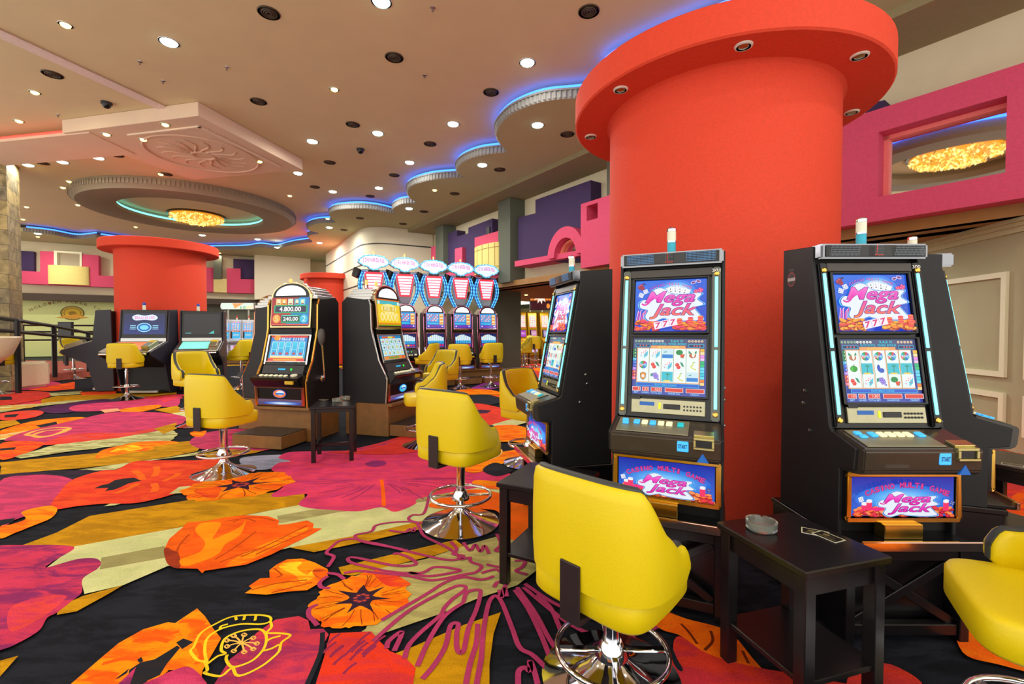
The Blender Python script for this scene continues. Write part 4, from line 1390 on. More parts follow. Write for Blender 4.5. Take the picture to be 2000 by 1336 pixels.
STOOLS = [
    (.375, 1.685, (.72, .69), -.115, 'large yellow stool in the front, pulled up to the centre slot machine'),
    (1.55, 1.25, (-.86, .5), -.02, 'yellow stool cut off by the lower right corner of the photo'),
    (-.35, 3.07, (.60, .80), 0, 'yellow stool standing left of the centre machines, seen from behind, on flower carpet'),
    (-2.655, 4.17, (.32, .95), 0, 'yellow stool in the left foreground in front of the arched slot machine with a lever'),
    (-4.40, 6.35, (.86, -.5), 0.10, 'yellow stool showing its front, directly behind the left foreground stool'),
    (-7.42, 8.75, (-.25, .96), 0.16, 'yellow stool seen from behind at the glowing black terminal by the left red column'),
    (-6.17, 10.35, (-.98, .2), 0.20, 'yellow stool turned left, half hidden behind the arched slot machine with a lever'),
    (-1.0, 5.2, (-.95, -.28), 0.02, 'yellow stool in left side view, just behind the middle stool'),
    (-1.15, 7.3, (-.55, -.84), 0.08, 'yellow stool facing the camera diagonally, before the tall bright machines'),
    (-1.18, 10.4, (.1, 1), 0.10, 'yellow stool seen from behind at the fourth tall bright machine from the left'),
    (-.50, 10.7, (-.45, .9), 0.12, 'yellow stool seen from behind at the rightmost tall bright machine'),
    (-1.92, 10.3, (-.95, .25), 0.12, 'yellow stool turned sideways to the left, at the third tall bright machine'),
    (-2.5, 9.75, (.2, .98), 0.12, 'yellow stool mostly hidden behind the right arched slot machine'),
    (.172, 4.5, (.70, -.72), 0.0, 'yellow stool facing right, half hidden by the left black side of the nearest machines'),
    (-.02, 17.2, (.3, .95), 0.24, 'distant yellow stool seen from behind at the leftmost gold machine'),
    (.36, 14.0, (-.97, -.2), 0.20, 'yellow stool in side view facing left, before the gold machines'),
    (.52, 17.2, (-.9, .4), 0.24, 'distant yellow stool turned left, behind the one in side view'),
    (.86, 16.6, (.3, .95), 0.22, 'distant yellow stool at the right of the gold machines, near the black machine edge'),
    (-12.05, 12.5, (.85, -.35), 0.20, 'yellow stool beyond the leftmost black terminal, beside the railing'),
    (-10.75, 9.45, (-.9, .3), 0.16, 'yellow stool cut off by the left edge of the photo'),
    (-9.35, 17.2, (.2, 1), 0.24, 'small distant yellow stool at the white screens, seen from behind'),
    (-8.75, 17.2, (-.8, .6), 0.24, 'small distant yellow stool turned left at the white screens'),
]
for s_ in STOOLS:
    stool('bar_stool', *s_)

# ================================================================ side tables
table_m = mat('black stained wood', (20, 17, 20), 0.28, noise=0.25, nscale=14)
def side_table(x, y, rz, w, d, h, label, apron=0.07, leg=0.045, shelf=True, rails=False):
    root = empty('side_table', (x, y, 0), rz)
    tag(root, label, 'table', 'black side tables')
    MB().box(-w / 2, w / 2, -d / 2, d / 2, h - .025, h).build('top', table_m, root, bevel=.004)
    mb = MB()
    i = .025
    for (x0, x1, y0, y1) in ((-w / 2 + i, w / 2 - i, -d / 2 + i, -d / 2 + i + .018), (-w / 2 + i, w / 2 - i, d / 2 - i - .018, d / 2 - i), (-w / 2 + i, -w / 2 + i + .018, -d / 2 + i + .018, d / 2 - i - .018), (w / 2 - i - .018, w / 2 - i, -d / 2 + i + .018, d / 2 - i - .018)):
        mb.box(x0, x1, y0, y1, h - .026 - apron, h - .026)
    mb.build('apron', table_m, root)
    for sx in (-1, 1):
        for sy in (-1, 1):
            cx, cy = sx * (w / 2 - .012 - leg / 2), sy * (d / 2 - .012 - leg / 2)
            MB().box(cx - leg / 2, cx + leg / 2, cy - leg / 2, cy + leg / 2, 0, h - .026).build('leg', table_m, root, bevel=.003)
    if shelf:
        MB().box(-w / 2 + .02, w / 2 - .02, -d / 2 + .02, d / 2 - .02, .15, .17).build('shelf', table_m, root, bevel=.003)
    if rails:
        for sx in (-1, 1):
            MB().box(sx * (w / 2 - .03) - .012, sx * (w / 2 - .03) + .012, -d / 2 + .04, d / 2 - .04, .12, .16).build('rail', table_m, root)
        MB().box(-w / 2 + .04, w / 2 - .04, -.012, .012, .125, .155).build('rail', table_m, root)
    return root
T1 = side_table(1.045, 1.652, radians(18 - 2), .37, .40, .545, 'black side table with an ashtray and cards between the two nearest slot machines')
T2 = side_table(.20, 2.40, radians(-27), .42, .42, .53, 'black side table half hidden behind the large front stool')
T3 = side_table(-1.83, 4.68, radians(14), .42, .40, .56, 'black thin legged side table beside the arched slot machine with a lever', apron=.035, leg=.04, shelf=False, rails=True)
T4 = side_table(2.98, 2.62, radians(20), .44, .44, .545, 'black side table at the right edge, behind the rightmost slot machine', shelf=True)

glass = mat('ashtray glass', (235, 245, 238), 0.05, noise=0.0, trans=0.9, spec=0.6)
def ashtray(x, y, z, label, r=.045):
    root = empty('ashtray', (x, y, z)); tag(root, label, 'ashtray', 'glass ashtrays')
    seg = 48
    def rad(k, base):
        return base
    rings = []
    for r_, z_ in ((r * .86, 0), (r * .97, .006), (r, .03), (r, .036), (r * .84, .036), (r * .80, .03), (r * .74, .01), (r * .3, .008)):
        R = []
        for k in range(seg):
            a = 2 * pi * k / seg
            notch = max(0, 1 - abs(((a / (2 * pi / 3)) % 1) - .5) / .045) if z_ > .028 else 0
            R.append((r_ * cos(a), r_ * sin(a), z_ - .008 * notch))
        rings.append(R)
    MB().loops(rings).build('dish', glass, root, smooth=True, angle=40)
    return root
pA = at_z(1487, 1034, .545)
ashtray(pA.x, pA.y, .5455, 'round clear glass ashtray on the side table between the two nearest machines', .055)
p = at_z(665, 783, .56); ashtray(p.x - .02, p.y - .05, .5605, 'glass ashtray at the front of the thin legged side table', .05)
ashtray(p.x + .02, p.y + .09, .5605, 'glass ashtray at the back of the thin legged side table', .05)

card_art = art_mat('printed card', 0, rough=0.3)
def card(x, y, z, rz, label, w=.058, l=.088):
    a = Art()
    a.rect(-w / 2, -l / 2, w / 2, l / 2, (214, 216, 180)); a.rect(-w / 2 + .004, -l / 2 + .004, w / 2 - .004, l / 2 - .004, (26, 24, 26))
    a.rect(-w / 2 + .012, -l / 2 + .012, -w / 2 + .022, l / 2 - .014, (90, 82, 56)); a.rect(0, -l / 2 + .02, .014, l / 2 - .02, (60, 54, 44))
    a.ell(.006, .012, .009, .012, (120, 108, 70), 12)
    me = a.mesh('playing_card', lambda u, v, k: (u, v, .0008 + k * .00006))
    bm = bmesh.new(); bm.from_mesh(me)
    vs = [bm.verts.new(q) for q in ((-w / 2, -l / 2, 0), (w / 2, -l / 2, 0), (w / 2, l / 2, 0), (-w / 2, l / 2, 0), (-w / 2, -l / 2, .0007), (w / 2, -l / 2, .0007), (w / 2, l / 2, .0007), (-w / 2, l / 2, .0007))]
    for f in ((3, 2, 1, 0), (0, 1, 5, 4), (1, 2, 6, 5), (2, 3, 7, 6), (3, 0, 4, 7)):
        bm.faces.new([vs[i] for i in f])
    bm.to_mesh(me); bm.free()
    o = link('playing_card', me, card_art)
    o.location = (x, y, z); o.rotation_euler = (0, 0, rz)
    tag(o, label, 'card', 'cards on side tables')
    return o
p1 = at_z(1592, 1040, .545); p2 = at_z(1618, 1049, .545)
card(p1.x, p1.y, .5452, radians(58), 'dark card with pale border lying left, under another card on the front table')
card(p2.x, p2.y, .5464, radians(22), 'dark card with pale border lying on top of another card, front table')
p3 = at_z(1978, 908, .545)
card(p3.x, p3.y, .5452, radians(40), 'card lying on the side table at the right edge')
p4 = at_z(632, 781, .56)
card(p4.x, p4.y, .5605, radians(60), 'pale card on the thin legged side table beside the ashtrays')

# ================================================================ stands of the nearest machines
def stand(x, y, rz, label, w=.525, d=.55, h=.42):
    root = empty('machine_stand', (x, y, 0), rz)
    tag(root, label, 'stand', 'black stands under the nearest slot machines')
    MB().box(-w / 2, w / 2, -.005, d, h - .025, h).build('top', table_m, root, bevel=.003)
    for sx in (-1, 1):
        MB().box(sx * (w / 2 - .025) - .02, sx * (w / 2 - .025) + .02, .01, d - .005, 0, h - .026).build('side_panel', table_m, root, bevel=.003)
    mb = MB()
    MB().box(-w / 2 + .046, w / 2 - .046, .09, .11, 0.05, h - .026).build('front_panel', table_m, root)
    MB().box(-w / 2 + .046, w / 2 - .046, .02, .06, .03, .075).build('rail', table_m, root, bevel=.002)
    MB().box(-w / 2 + .046, w / 2 - .046, .02, .06, h - .075, h - .027).build('rail', table_m, root, bevel=.002)
    zc = (.075 + h - .075) / 2; hh = (h - .15) / 2; ww_ = w / 2 - .046
    for s_ in (-1, 1):
        L = sqrt(ww_ ** 2 + hh ** 2) - .01; a = atan2(hh, ww_) * s_
        yo = .030 if s_ > 0 else .034
        M = Matrix.Translation((0, yo, zc)) @ Matrix.Rotation(-a, 4, 'Y')
        MB().box(-L, L, 0, .018, -.018, .018, M).build('cross_brace', table_m, root, bevel=.002)
    return root
# ================================================================ pictures on the screens
scr = art_mat('lit screen', 1.2)
scr_dim = art_mat('dim screen', 1.0)
print_m = art_mat('printed plate', 0, rough=0.35)
gold_trim = mat('gold coloured trim', (232, 190, 92), 0.24, 1.0, noise=0.02)
copper_trim = mat('copper coloured trim', (222, 150, 120), 0.16, 1.0, noise=0.02)
silver_panel = mat('silver panel', (176, 172, 142), 0.30, 0.8, noise=0.04, nscale=40)
smoke = mat('smoked plastic', (62, 56, 50), 0.22, noise=0.05)
strip_emit = emit('cool light strip', (120, 228, 240), 1.7)
btn_blue = emit('lit blue button', (60, 170, 245), 0.9)
btn_cream = emit('lit cream button', (235, 228, 190), 0.55)
btn_teal = emit('lit teal button', (20, 170, 180), 0.8)
lamp_white = mat('white lamp plastic', (236, 236, 214), 0.35)
lamp_cyan = mat('cyan lamp plastic', (40, 176, 206), 0.3)
lamp_red = mat('red lamp plastic', (220, 60, 40), 0.3)
lamp_amber = emit('amber lamp plastic', (255, 190, 110), 0.9)

MGA = (236, 24, 190); MGB = (250, 90, 130)
def mega_title(a, cx, cy, w, h, warm=False, belly=False):
    """two line slanted title with a white burst behind it"""
    lo1, hi1 = ((232, 20, 170), (255, 110, 215))
    lo2, hi2 = ((255, 120, 60), (240, 60, 170)) if not belly else ((225, 20, 160), (255, 90, 210))
    B = [(-.50, .03), (-.44, .13), (-.36, .14), (-.30, .36), (-.18, .46), (-.06, .40), (0, .30), (.20, .26), (.50, .28), (.44, .12), (.54, -.02), (.40, -.10), (.46, -.26), (.52, -.42), (.30, -.46), (0, -.42), (-.10, -.38), (-.28, -.48), (-.40, -.36), (-.36, -.16), (-.48, -.10)]
    for g, c in ((1.06, (120, 220, 255)), (1.03, (18, 60, 200)), (1.0, (235, 244, 255))):
        a.poly(catmull([(cx + x * w * g, cy + y * h * g) for x, y in B], 4), c)
    for t, ox, oy, ww_, hh in (('Mega', .0, .155, .80, .40), ('Jack', .05, -.20, .74, .40)):
        lo, hi = (lo1, hi1) if t == 'Mega' else (lo2, hi2)
        a.text(t, cx + ox * w, cy + oy * h, ww_ * w, hh * h, (110, 10, 140), shear=.35, offset=.040)
        a.text(t, cx + ox * w, cy + oy * h, ww_ * w, hh * h, lo, shear=.35, offset=.012, top=hi)
    a.ribbon(catmull([(cx - .47 * w, cy + .03 * h), (cx - .42 * w, cy - .01 * h), (cx - .36 * w, cy + .03 * h), (cx - .30 * w, cy + .16 * h)], 5, False), .045 * h, lo1)

def coins(a, x0, x1, y0, h, rnd, n, pal):
    for i in range(n):
        x = rnd.uniform(x0, x1); y = y0 + h * (rnd.random() ** 1.6) * .9
        r = rnd.uniform(.011, .017)
        c = pal[i % len(pal)]
        a.ell(x, y, r, r * .55, (max(0, c[0] - 90), c[1] // 3, c[2] // 3), 10, rot=rnd.uniform(-.3, .3))
        a.ell(x, y + .002, r * .88, r * .42, c, 10, rot=rnd.uniform(-.3, .3))

def dice(a, x, y, s_, rot, body, pip):
    R = lambda u, v: (x + u * cos(rot) - v * sin(rot), y + u * sin(rot) + v * cos(rot))
    a.poly([R(-s_, -s_), R(s_, -s_), R(s_, s_), R(-s_, s_)], body)
    for u, v in ((-.5, -.5), (.5, .5), (-.5, .5), (.5, -.5), (0, 0)):
        q = R(u * s_, v * s_)
        a.ell(q[0], q[1], s_ * .18, s_ * .18, pip, 8)

def top_art(seed, orange=False):
    w, h = .34, .265
    a = Art(); rnd = random.Random(seed)
    a.poly([(-w / 2, -h / 2), (w / 2, -h / 2), (w / 2, h / 2), (-w / 2, h / 2)], BLK, vc=[(6, 70, 210), (6, 60, 200), (14, 90, 220), (18, 110, 235)])
    for k in range(40):
        a.ell(rnd.uniform(-w / 2 + .01, w / 2 - .01), rnd.uniform(-.05, h / 2 - .01), .0012, .0012, (150, 210, 255), 6)
    for r, c in ((.085, (40, 130, 240)), (.07, (100, 180, 250)), (.055, (190, 228, 255)), (.042, (245, 252, 255))):
        a.ell(.03, .062, r * 1.1, r * .8, c, 28)
    # fan of cards
    for k, t in enumerate(('10', 'J', 'Q', 'K', 'A')):
        ang = .42 - .21 * k
        x, y = -.012 + .021 * k, .074 - .006 * abs(k - 1.6)
        R = lambda u, v: (x + u * cos(ang) - v * sin(ang), y + u * sin(ang) + v * cos(ang))
        a.poly([R(-.018, -.03), R(.018, -.03), R(.018, .026), R(-.018, .026)], (150, 165, 200))
        a.poly([R(-.017, -.03), R(.017, -.03), R(.017, .025), R(-.017, .025)], (248, 250, 255))
        q = R(-.006, .014); a.text(t, q[0], q[1], .007 if len(t) == 1 else .011, .011, (30, 30, 60), rot=ang)
        q = R(-.005, .001); a.ell(q[0], q[1], .0032, .0036, (30, 30, 60), 8)
    # arched heading, letter by letter
    def arch(txt, x0, x1, y0, lift, ht, col):
        n = len(txt)
        for i, c_ in enumerate(txt):
            if c_ == ' ':
                continue
            t = i / (n - 1); u = 2 * t - 1
            a.text(c_, x0 + (x1 - x0) * t, y0 + lift * (1 - u * u), ht * (.9 if c_ != 'I' else .25), ht, col, rot=-u * lift * 2.6 / (x1 - x0) * .8)
    arch('CASINO MULTI GAME', -.092, .098, .088, .022, .0125, (232, 40, 130))
    # cherries, dice, drums
    for x, y in ((-.148, .098), (-.135, .092), (-.14, .104)):
        a.ell(x, y, .011, .011, (160, 10, 60), 14); a.ell(x - .003, y + .004, .003, .003, (255, 120, 160), 8)
    a.poly([(-.142, .112), (-.125, .122), (-.118, .112)], (20, 30, 110))
    dice(a, -.118, .074, .011, .4, (236, 240, 255), (60, 80, 150)); dice(a, -.140, .055, .0115, -.3, (236, 240, 255), (60, 80, 150))
    dice(a, .122, .066, .010, .3, (225, 20, 110), (255, 190, 220)); dice(a, .142, .072, .011, -.5, (235, 20, 120), (255, 190, 220))
    for x, y, r in ((.11, .112, .3), (.132, .118, -.4)):
        a.ell(x, y, .013, .0085, (200, 190, 240), 14, rot=r); a.ell(x, y, .009, .005, (120, 40, 130), 12, rot=r)
    for k in range(7):
        a.ribbon([(-.160 + .008 * k, -.075), (-.155 + .008 * k, -.045 + .010 * (k % 3)), (-.150 + .009 * k, -.025 - .010 * (k % 2))], .004, (255, 60, 150) if k % 2 else (255, 190, 230))
    mega_title(a, 0, .005, .29, .185)
    pal = [(255, 60, 60), (255, 100, 40), (255, 40, 110), (255, 150, 30)] if not orange else [(255, 140, 20), (255, 170, 40), (240, 70, 60), (255, 190, 60)]
    coins(a, -w / 2 + .012, -.055, -h / 2 + .008, .05, rnd, 60, pal)
    coins(a, .02, w / 2 - .012, -h / 2 + .008, .045, rnd, 80, pal)
    for x, n in ((.05, 5), (.10, 6), (.145, 7)):
        for i in range(n):
            a.ell(x, -h / 2 + .035 + i * .0055, .013, .005, (240, 40, 90) if i % 2 else (255, 120, 60), 12)
    # 7 7 7
    R0 = .22
    P = lambda u, v: (-.016 + u * cos(R0) - v * sin(R0), -.098 + u * sin(R0) + v * cos(R0))
    a.poly([P(-.055, -.018), P(.055, -.018), P(.055, .018), P(-.055, .018)], (250, 240, 255))
    for k in range(3):
        q = P(-.036 + .036 * k, 0)
        a.text('7', q[0], q[1], .024, .026, (220, 20, 110), shear=.2, offset=.03, rot=R0)
        if k:
            a.ribbon([P(-.018 + .036 * (k - 1), -.018), P(-.018 + .036 * (k - 1), .018)], .0012, (120, 100, 150))
    return a

def fruit(a, kind, x, y, s_):
    if kind == 'dice':
        a.poly([(x - .8 * s_, y + .1 * s_), (x - .1 * s_, y + .85 * s_), (x + .85 * s_, y + .65 * s_), (x + .1 * s_, y - .1 * s_)], (250, 250, 252))
        a.poly([(x + .1 * s_, y - .1 * s_), (x + .85 * s_, y + .65 * s_), (x + .75 * s_, y - .3 * s_), (x + .1 * s_, y - .9 * s_)], (80, 200, 225))
        a.poly([(x - .8 * s_, y + .1 * s_), (x + .1 * s_, y - .1 * s_), (x + .1 * s_, y - .9 * s_), (x - .7 * s_, y - .65 * s_)], (225, 244, 250))
        for u, v in ((-.4, .15), (0, .45), (.4, .6), (-.05, .15), (.3, .3), (-.5, -.4), (.42, -.2)):
            a.ell(x + u * s_, y + v * s_, .09 * s_, .09 * s_, (225, 40, 60), 8)
    elif kind == 'cherry':
        for u, v in ((-.45, .1), (-.2, -.35)):
            a.ell(x + u * s_, y + v * s_, .36 * s_, .36 * s_, (232, 50, 40), 14)
            a.ell(x + u * s_ - .1 * s_, y + v * s_ + .1 * s_, .09 * s_, .09 * s_, (255, 170, 150), 8)
        a.poly([(x, y + .7 * s_), (x + .5 * s_, y + .5 * s_), (x + .8 * s_, y - .3 * s_), (x + .35 * s_, y - .1 * s_)], (16, 150, 110))
    elif kind == 'melon':
        a.ell(x - .1 * s_, y + .3 * s_, .65 * s_, .5 * s_, (24, 160, 80), 18)
        for k in (-.3, 0, .3):
            a.ell(x - .1 * s_ + k * s_, y + .3 * s_, .07 * s_, .45 * s_, (10, 110, 60), 10)
        a.poly([(x + .0 * s_, y - .1 * s_), (x + .85 * s_, y + .0 * s_), (x + .6 * s_, y - .75 * s_), (x + .15 * s_, y - .6 * s_)], (236, 70, 40))
        a.ribbon([(x + .85 * s_, y), (x + .6 * s_, y - .77 * s_), (x + .1 * s_, y - .62 * s_)], .09 * s_, (30, 150, 80))
    elif kind == 'pine':
        a.ell(x, y - .25 * s_, .62 * s_, .5 * s_, (190, 110, 70), 16)
        a.poly([(x - .7 * s_, y + .7 * s_), (x - .1 * s_, y + .15 * s_), (x - .7 * s_, y + .1 * s_)], (16, 150, 100))
        a.poly([(x + .7 * s_, y + .7 * s_), (x + .1 * s_, y + .15 * s_), (x + .7 * s_, y + .1 * s_)], (16, 150, 100))
        a.ell(x + .12 * s_, y + .1 * s_, .26 * s_, .72 * s_, (250, 250, 235), 14)
    elif kind == 'sea':
        a.rect(x - s_, y - .9 * s_, x + s_, y + .95 * s_, (205, 236, 244)); a.rect(x - s_, y - .8 * s_, x + s_, y - .1 * s_, (20, 130, 215))
        a.poly([(x - .8 * s_, y + .3 * s_), (x - .1 * s_, y + .55 * s_), (x - .3 * s_, y + .25 * s_)], (30, 150, 140))
    elif kind == 'wheel':
        cols = [(30, 110, 215), (225, 60, 80), (40, 170, 90), (60, 190, 215), (235, 70, 60), (40, 160, 90), (40, 120, 220), (90, 200, 220)]
        for k in range(8):
            q0, q1 = 2 * pi * k / 8, 2 * pi * (k + 1) / 8
            a.poly([(x, y)] + [(x + .75 * s_ * cos(q0 + (q1 - q0) * j / 4), y + .75 * s_ * sin(q0 + (q1 - q0) * j / 4)) for j in range(5)], cols[k])
        a.text('Spin', x, y, 1.35 * s_, .6 * s_, (250, 250, 255), shear=.2, rot=.15)
    elif kind == 'badge':
        a.poly([(x - .6 * s_, y + .5 * s_), (x, y + .8 * s_), (x + .6 * s_, y + .5 * s_), (x + .5 * s_, y - .4 * s_), (x, y - .85 * s_), (x - .5 * s_, y - .4 * s_)], (60, 120, 110))
        a.poly([(x - .5 * s_, y + .5 * s_), (x, y + .7 * s_), (x + .5 * s_, y + .5 * s_), (x + .42 * s_, y - .35 * s_), (x, y - .7 * s_), (x - .42 * s_, y - .35 * s_)], (240, 140, 30))
        a.text('e', x, y, .5 * s_, .55 * s_, (255, 255, 255), offset=.02)
    elif kind == 'grape':
        a.poly([(x - .8 * s_, y + .5 * s_), (x - .3 * s_, y + .6 * s_), (x - .4 * s_, y), (x - .8 * s_, y - .1 * s_)], (30, 150, 120))
        for u, v in ((-.2, .5), (.15, .55), (-.3, .2), (.05, .25), (.4, .25), (-.15, -.05), (.2, -.05), (.5, -.05), (.05, -.35), (.4, -.35), (.6, -.6)):
            a.ell(x + u * s_, y + v * s_, .2 * s_, .2 * s_, (130, 100, 215), 10); a.ell(x + u * s_ - .04 * s_, y + v * s_ + .04 * s_, .10 * s_, .10 * s_, (196, 180, 245), 8)
    elif kind == 'banana':
        a.ribbon(catmull([(x + .1 * s_, y + .6 * s_), (x + .05 * s_, y + .1 * s_), (x - .3 * s_, y - .2 * s_), (x + .3 * s_, y - .6 * s_), (x + .65 * s_, y - .75 * s_)], 5, False), .2 * s_, (222, 222, 90))
        a.poly([(x + .05 * s_, y + .6 * s_), (x + .5 * s_, y + .55 * s_), (x + .3 * s_, y + .8 * s_)], (120, 180, 60))
    elif kind == 'palm':
        a.rect(x - s_, y - .95 * s_, x + s_, y + .95 * s_, (50, 196, 214)); a.ell(x, y - .8 * s_, .7 * s_, .15 * s_, (240, 215, 90), 12)
        a.ribbon([(x, y - .7 * s_), (x + .1 * s_, y + .3 * s_)], .1 * s_, (60, 110, 70))
        for q in range(5):
            a.ribbon([(x + .1 * s_, y + .3 * s_), (x + .1 * s_ + .5 * s_ * cos(.6 * q + .3), y + .3 * s_ + .45 * s_ * sin(.6 * q + .3))], .09 * s_, (40, 140, 90))
    elif kind == 'plum':
        a.ell(x + .2 * s_, y - .3 * s_, .5 * s_, .42 * s_, (40, 90, 200), 16); a.ell(x - .25 * s_, y + .15 * s_, .28 * s_, .6 * s_, (30, 80, 190), 14)
    elif kind == 'pepper':
        a.ell(x, y, .65 * s_, .55 * s_, (40, 160, 50), 18); a.ell(x - .3 * s_, y - .05 * s_, .2 * s_, .42 * s_, (70, 200, 60), 12); a.ribbon([(x, y + .4 * s_), (x + .1 * s_, y + .8 * s_)], .12 * s_, (30, 120, 60))

def reel_art(grid, bet, lines, total):
    w, h = .345, .285
    a = Art()
    a.rect(-w / 2, -h / 2, w / 2, h / 2, (60, 74, 170), (70, 80, 120))
    # top rows of icons
    for x0, n, c in ((-.158, 5, (150, 190, 150)), (-.088, 5, (245, 245, 235)), (.095, 5, (245, 205, 170))):
        for k in range(n):
            a.ell(x0 + k * .0145, .127, .0058, .0058, c, 10); a.ell(x0 + k * .0145, .127, .0025, .0025, (120, 130, 120), 6)
    a.text('3,4,5 X', .038, .127, .058, .012, (40, 215, 225), offset=.02)
    a.rect(-.160, .096, -.088, .112, (50, 200, 235)); a.rect(-.158, .098, -.090, .110, (16, 40, 100)); a.rect(.092, .096, .162, .112, (50, 200, 235)); a.rect(.094, .098, .160, .110, (16, 40, 100))
    for x in (-.14, -.125, -.11, .115, .127, .14):
        a.rect(x, .1, x + .006, .108, (220, 90, 90))
    a.text('SLOT-O-POL  WHEEL BONUS', .002, .113, .16, .010, (20, 200, 225), offset=.02)
    a.rect(-.085, .0915, .078, .1045, (246, 168, 96)); a.text('SLOT-O-POL', 0, .098, .10, .009, (255, 226, 90), offset=.015)
    # reels
    x0, x1, y0, y1 = -.148, .140, -.078, .0905
    a.rect(x0 - .004, y0 - .004, x1 + .004, y1 + .002, (245, 170, 110))
    cw = (x1 - x0) / 5; chh = (y1 - y0) / 3
    for c in range(5):
        a.rect(x0 + c * cw + .001, y0, x0 + (c + 1) * cw - .001, y1 - .002, (240, 250, 248))
        for r in range(3):
            fruit(a, grid[r][c], x0 + (c + .5) * cw, y1 - (r + .5) * chh, min(cw, chh) * .46)
    for c in range(1, 5):
        a.rect(x0 + c * cw - .001, y0, x0 + c * cw + .001, y1, (120, 150, 90))
    # side tabs
    for k, c in enumerate(((20, 130, 60), (20, 150, 60), (20, 130, 60), (60, 190, 235), (40, 110, 225), (40, 90, 210), (190, 130, 240), (235, 80, 50), (225, 60, 40), (240, 120, 140))):
        yy = y1 - .004 - k * .0158
        a.rect(x0 - .022, yy - .0135, x0 - .006, yy, c); a.rect(x0 - .012, yy - .009, x0 - .009, yy - .003, (250, 250, 250))
    for k, c in enumerate(((250, 190, 40), (255, 230, 160), (245, 150, 235), (250, 200, 240), (20, 190, 120), (40, 200, 120), (90, 220, 240), (90, 220, 240), (40, 205, 220), (90, 220, 240), (245, 130, 20), (255, 220, 130))):
        yy = y1 - .002 - k * .0148
        a.rect(x1 + .006, yy - .0132, x1 + .024, yy, c)
    a.rect(-.150, -.101, .142, -.083, (40, 200, 240)); a.rect(-.148, -.099, .140, -.085, (12, 92, 210)); a.text('PLAY MAX COINS', -.01, -.092, .10, .0085, (50, 205, 235), offset=.02)
    for (xa, xb, v, nm) in ((-.168, -.128, bet, 'BET'), (-.120, -.088, lines, 'LINES'), (-.078, -.026, total, 'TOTAL BET'), (-.012, .072, '', 'WINNER PAID'), (.084, .166, '', 'CREDIT')):
        a.rect(xa, -.126, xb, -.105, (250, 235, 235)); a.rect(xa + .002, -.124, xb - .002, -.107, (226, 58, 46))
        if v:
            a.text(v, xb - .004 - .0105 * len(v) / 2, -.1155, .0098 * len(v) * .9, .012, (255, 235, 225), shear=.12)
        a.text(nm, (xa + xb) / 2, -.133, min(.055, .0068 * len(nm)), .0072, (150, 215, 255), offset=.02)
    return a

def belly_art(seed):
    w, h = .43, .165
    a = Art(); rnd = random.Random(seed)
    a.rect(-w / 2, -h / 2, w / 2, h / 2, (20, 110, 225), (10, 40, 170))
    for k in range(9):
        a.ell(0, -.01, .20 - .016 * k, .062 - .005 * k, (20 + 14 * k, 112 + 11 * k, min(255, 225 + 4 * k)), 30)
    pal = [(240, 60, 70), (255, 120, 60), (225, 40, 80), (255, 150, 90)]
    coins(a, -w / 2 + .012, w / 2 - .012, -h / 2 + .006, .035, rnd, 150, pal)
    for x, n in ((-.175, 6), (-.155, 8), (.165, 8)):
        for i in range(n):
            a.ell(x, -.048 + i * .0055, .0125, .005, (250, 50, 110) if i < n - 2 else (245, 245, 250), 12)
    dice(a, -.19, -.005, .010, .3, (240, 245, 255), (60, 80, 160)); dice(a, .19, -.02, .009, -.4, (40, 70, 150), (200, 220, 255))
    for k in range(4):
        a.ell(-.12 + .0 * k, -.045, .03, .008, (250, 40, 130), 14)
    txt = 'CASINO MULTI GAME'; n = len(txt)
    for i, c_ in enumerate(txt):
        if c_ == ' ':
            continue
        t = i / (n - 1); u = 2 * t - 1
        for off, c in ((.06, (150, 20, 130)), (.0, (244, 70, 150))):
            a.text(c_, -.165 + .33 * t, .022 + .034 * (1 - u * u), .019 * (.9 if c_ != 'I' else .28), .021, c, offset=off, rot=-u * .34)
    mega_title(a, .0, -.022, .24, .112, belly=True)
    return a

G1 = [['dice', 'dice', 'sea', 'melon', 'pine'], ['wheel', 'cherry', 'dice', 'cherry', 'banana'], ['badge', 'grape', 'palm', 'banana', 'sea']]
G2 = [['pine', 'wheel', 'wheel', 'wheel', 'wheel'], ['pepper', 'palm', 'plum', 'palm', 'palm'], ['cherry', 'dice', 'grape', 'melon', 'dice']]

